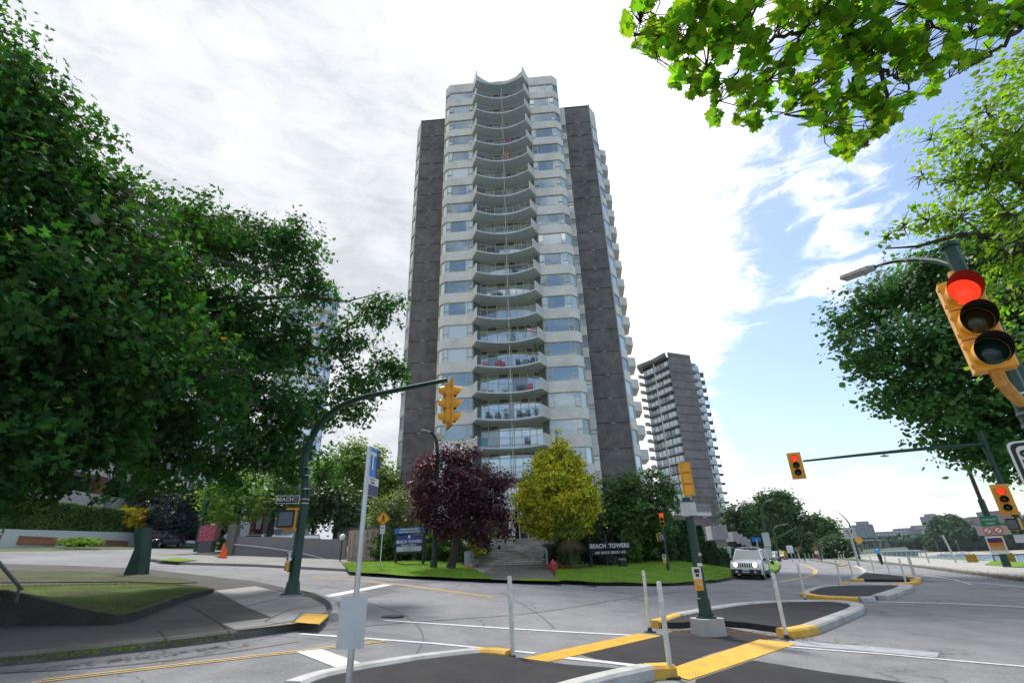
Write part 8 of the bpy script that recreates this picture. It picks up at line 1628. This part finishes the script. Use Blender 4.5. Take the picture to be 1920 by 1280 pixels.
# steel and concrete bridge
M_brc = mat('bridge_concrete', (.36, .37, .38), .85, scale=.05); M_brs = mat('bridge_steel', (.12, .14, .16), .7, scale=.05)
P_ = lambda px, z, rg: polar(px, rg, z); T = thing('bridge', 'long grey bridge with steel trusses and a tall concrete pier across the bay', 'bridge', polar(1655, 640, -4)); zD = atr(1655, 1013.5, 640).z; zU = zD - 9
b = MB(); A_b, B_b = polar(1578, 560, zD), polar(1745, 740, zD); dv = (B_b - A_b).normalized(); 
for a_, c_, w_ in ((A_b, B_b, 12.),): n_ = Vector((-dv.y, dv.x, 0)) * w_ / 2; b.add([a_ - n_, c_ - n_, c_ + n_, a_ + n_, a_ - n_ + Vector((0, 0, 1.3)), c_ - n_ + Vector((0, 0, 1.3)), c_ + n_ + Vector((0, 0, 1.3)), a_ + n_ + Vector((0, 0, 1.3))], [[0, 1, 2, 3], [4, 7, 6, 5], [0, 4, 5, 1], [2, 6, 7, 3], [0, 3, 7, 4], [1, 5, 6, 2]])
C_b = polar(1900, 760, zD + 1); b.add([B_b, C_b, C_b + Vector((6, 10, 0)), B_b + Vector((6, 10, 0)), B_b + Vector((0, 0, 1.6)), C_b + Vector((0, 0, 1.6)), C_b + Vector((6, 10, 1.6)), B_b + Vector((6, 10, 1.6))], [[0, 1, 2, 3], [4, 7, 6, 5], [0, 4, 5, 1], [2, 6, 7, 3], [0, 3, 7, 4], [1, 5, 6, 2]]); b.build('deck', M_brc, T, world=True)
b = MB(); t0, t1 = A_b, A_b.lerp(B_b, .45); N_ = 18
for k in range(N_):
    p0, p1 = t0.lerp(t1, k / N_), t0.lerp(t1, (k + 1) / N_); dn = Vector((0, 0, -9)); b.tube([p0, p1 + dn] if k % 2 else [p0 + dn, p1], .45, 4); b.tube([p0, p0 + dn], .35, 4)
b.tube([t0 - Vector((0, 0, 9)), t1 - Vector((0, 0, 9))], .6, 4); b.tube([t0, t1], .5, 4); b.build('truss', M_brs, T, world=True)
for k, w in ((.13, 4), (.45, 10), (.50, 10), (.62, 3.5), (.75, 3.5), (.88, 3.5)): p = A_b.lerp(B_b, k); b = MB(); b.box((p.x, p.y, (zD - 5) / 2), (w * .45, 8, zD + 5), math.atan2(dv.y, dv.x)); b.build('pier', M_brc, T, world=True)
for k in range(7): p = B_b.lerp(C_b, k / 6); b = MB(); b.box((p.x, p.y, zD / 2), (1.6, 5, zD)); b.build('pier', M_brc, T, world=True)
b = MB(); 
for k in range(14): p = A_b.lerp(B_b, (k + .5) / 14) + Vector((0, 0, 1.3)); b.cyl(p, p + Vector((0, 0, 6)), .12, n=4)
b.build('lamp_standards', M_brc, T, world=True)
# floating pavilion and boats at the foot of the bridge
pz_ = polar(1685, 205, -4); T = thing('pavilion', 'two storey white waterside pavilion with dark window bands behind the cyclist', 'building', pz_, -az_of(1685) + .1); zt_ = atr(1685, 1031.5, 205).z - 0; b = MB(); W_p = 9.6
h_ = zt_ + 4; b.box((0, 0, h_ * .25), (W_p, 5, h_ * .5)); b.box((-.4, 0, h_ * .62), (W_p * .94, 5, h_ * .1)); b.box((0, 0, h_ * .97), (W_p * 1.04, 6, h_ * .06)); [b.box((-W_p / 2 + W_p * k / 8, -2.4, h_ * .8), (.22, .22, h_ * .3)) for k in range(9)]; b.build('structure', M_wst, T)
b = MB(); b.box((0, .3, h_ * .8), (W_p * .9, 4.2, h_ * .26)); b.box((0, -2.52, h_ * .36), (W_p * .85, .05, h_ * .16)); b.build('windows', M_gldk, T)
bb_ = MB(); bb_.add([(-2.6, -.9, .9), (2.2, -.9, .9), (3.4, 0, 1.2), (2.2, .9, .9), (-2.6, .9, .9), (-2.4, -.6, -.2), (2.0, -.5, -.2), (2.6, 0, -.2), (2.0, .5, -.2), (-2.4, .6, -.2)], [[0, 1, 2, 3, 4], [9, 8, 7, 6, 5], [0, 5, 6, 1], [1, 6, 7, 2], [2, 7, 8, 3], [3, 8, 9, 4], [4, 9, 5, 0]]); hull = bb_.mesh('hull', M_wht); cb2 = MB(); cb2.box((-.4, 0, 1.4), (2.4, 1.3, .9), ch=.2, top=(.8, .85)); cbm = cb2.mesh('cabin', [M_wht]); mm_ = MB(); mm_.cyl((.4, 0, 1), (.4, 0, 9), .06, n=5); mm_.tube([(.4, 0, 2.2), (-2.4, 0, 2.3)], .05, 5); mst = mm_.mesh('mast', M_galv)
for i in range(26):
    x = 1597 + i * 3.4 + rr_.uniform(-1, 1) if i < 22 else [1771, 1800, 1812, 1760][i - 22]; rg = rr_.uniform(300, 420) if i < 22 else 438; p = polar(x, rg, -3.9)
    if 1655 < x < 1708 and rg < 10: continue
    t = thing('moored_boat', 'small white boat moored below the bridge' if i < 22 else 'small white boat near the far beach', 'boat', p, rr_.random() * 6, 'boats moored below the bridge' if i < 22 else 'boats near the far beach'); link('hull', hull, t); link('cabin', cbm, t)
    if i % 2: link('mast', mst, t)
# haze
hz = MB(); hz.box((900, 1150, 55), (2600, 2700, 124)); ho = hz.build('haze', []) if False else link('haze', hz.mesh('haze', [])); hm = bpy.data.materials.new('haze'); hm.use_nodes = True; n_, l_ = nodes(hm); n_.remove(n_['Principled BSDF']); pv = n_.new('ShaderNodeVolumePrincipled'); pv.inputs['Color'].default_value = (.80, .88, 1, 1); pv.inputs['Density'].default_value = .0001; pv.inputs['Anisotropy'].default_value = 0
l_.new(pv.outputs[0], n_['Material Output'].inputs['Volume']); ho.data.materials.append(hm); ho['kind'] = 'stuff'; SC.cycles.volume_step_rate = 10; SC.cycles.volume_max_steps = 8
HAZE_ON = True
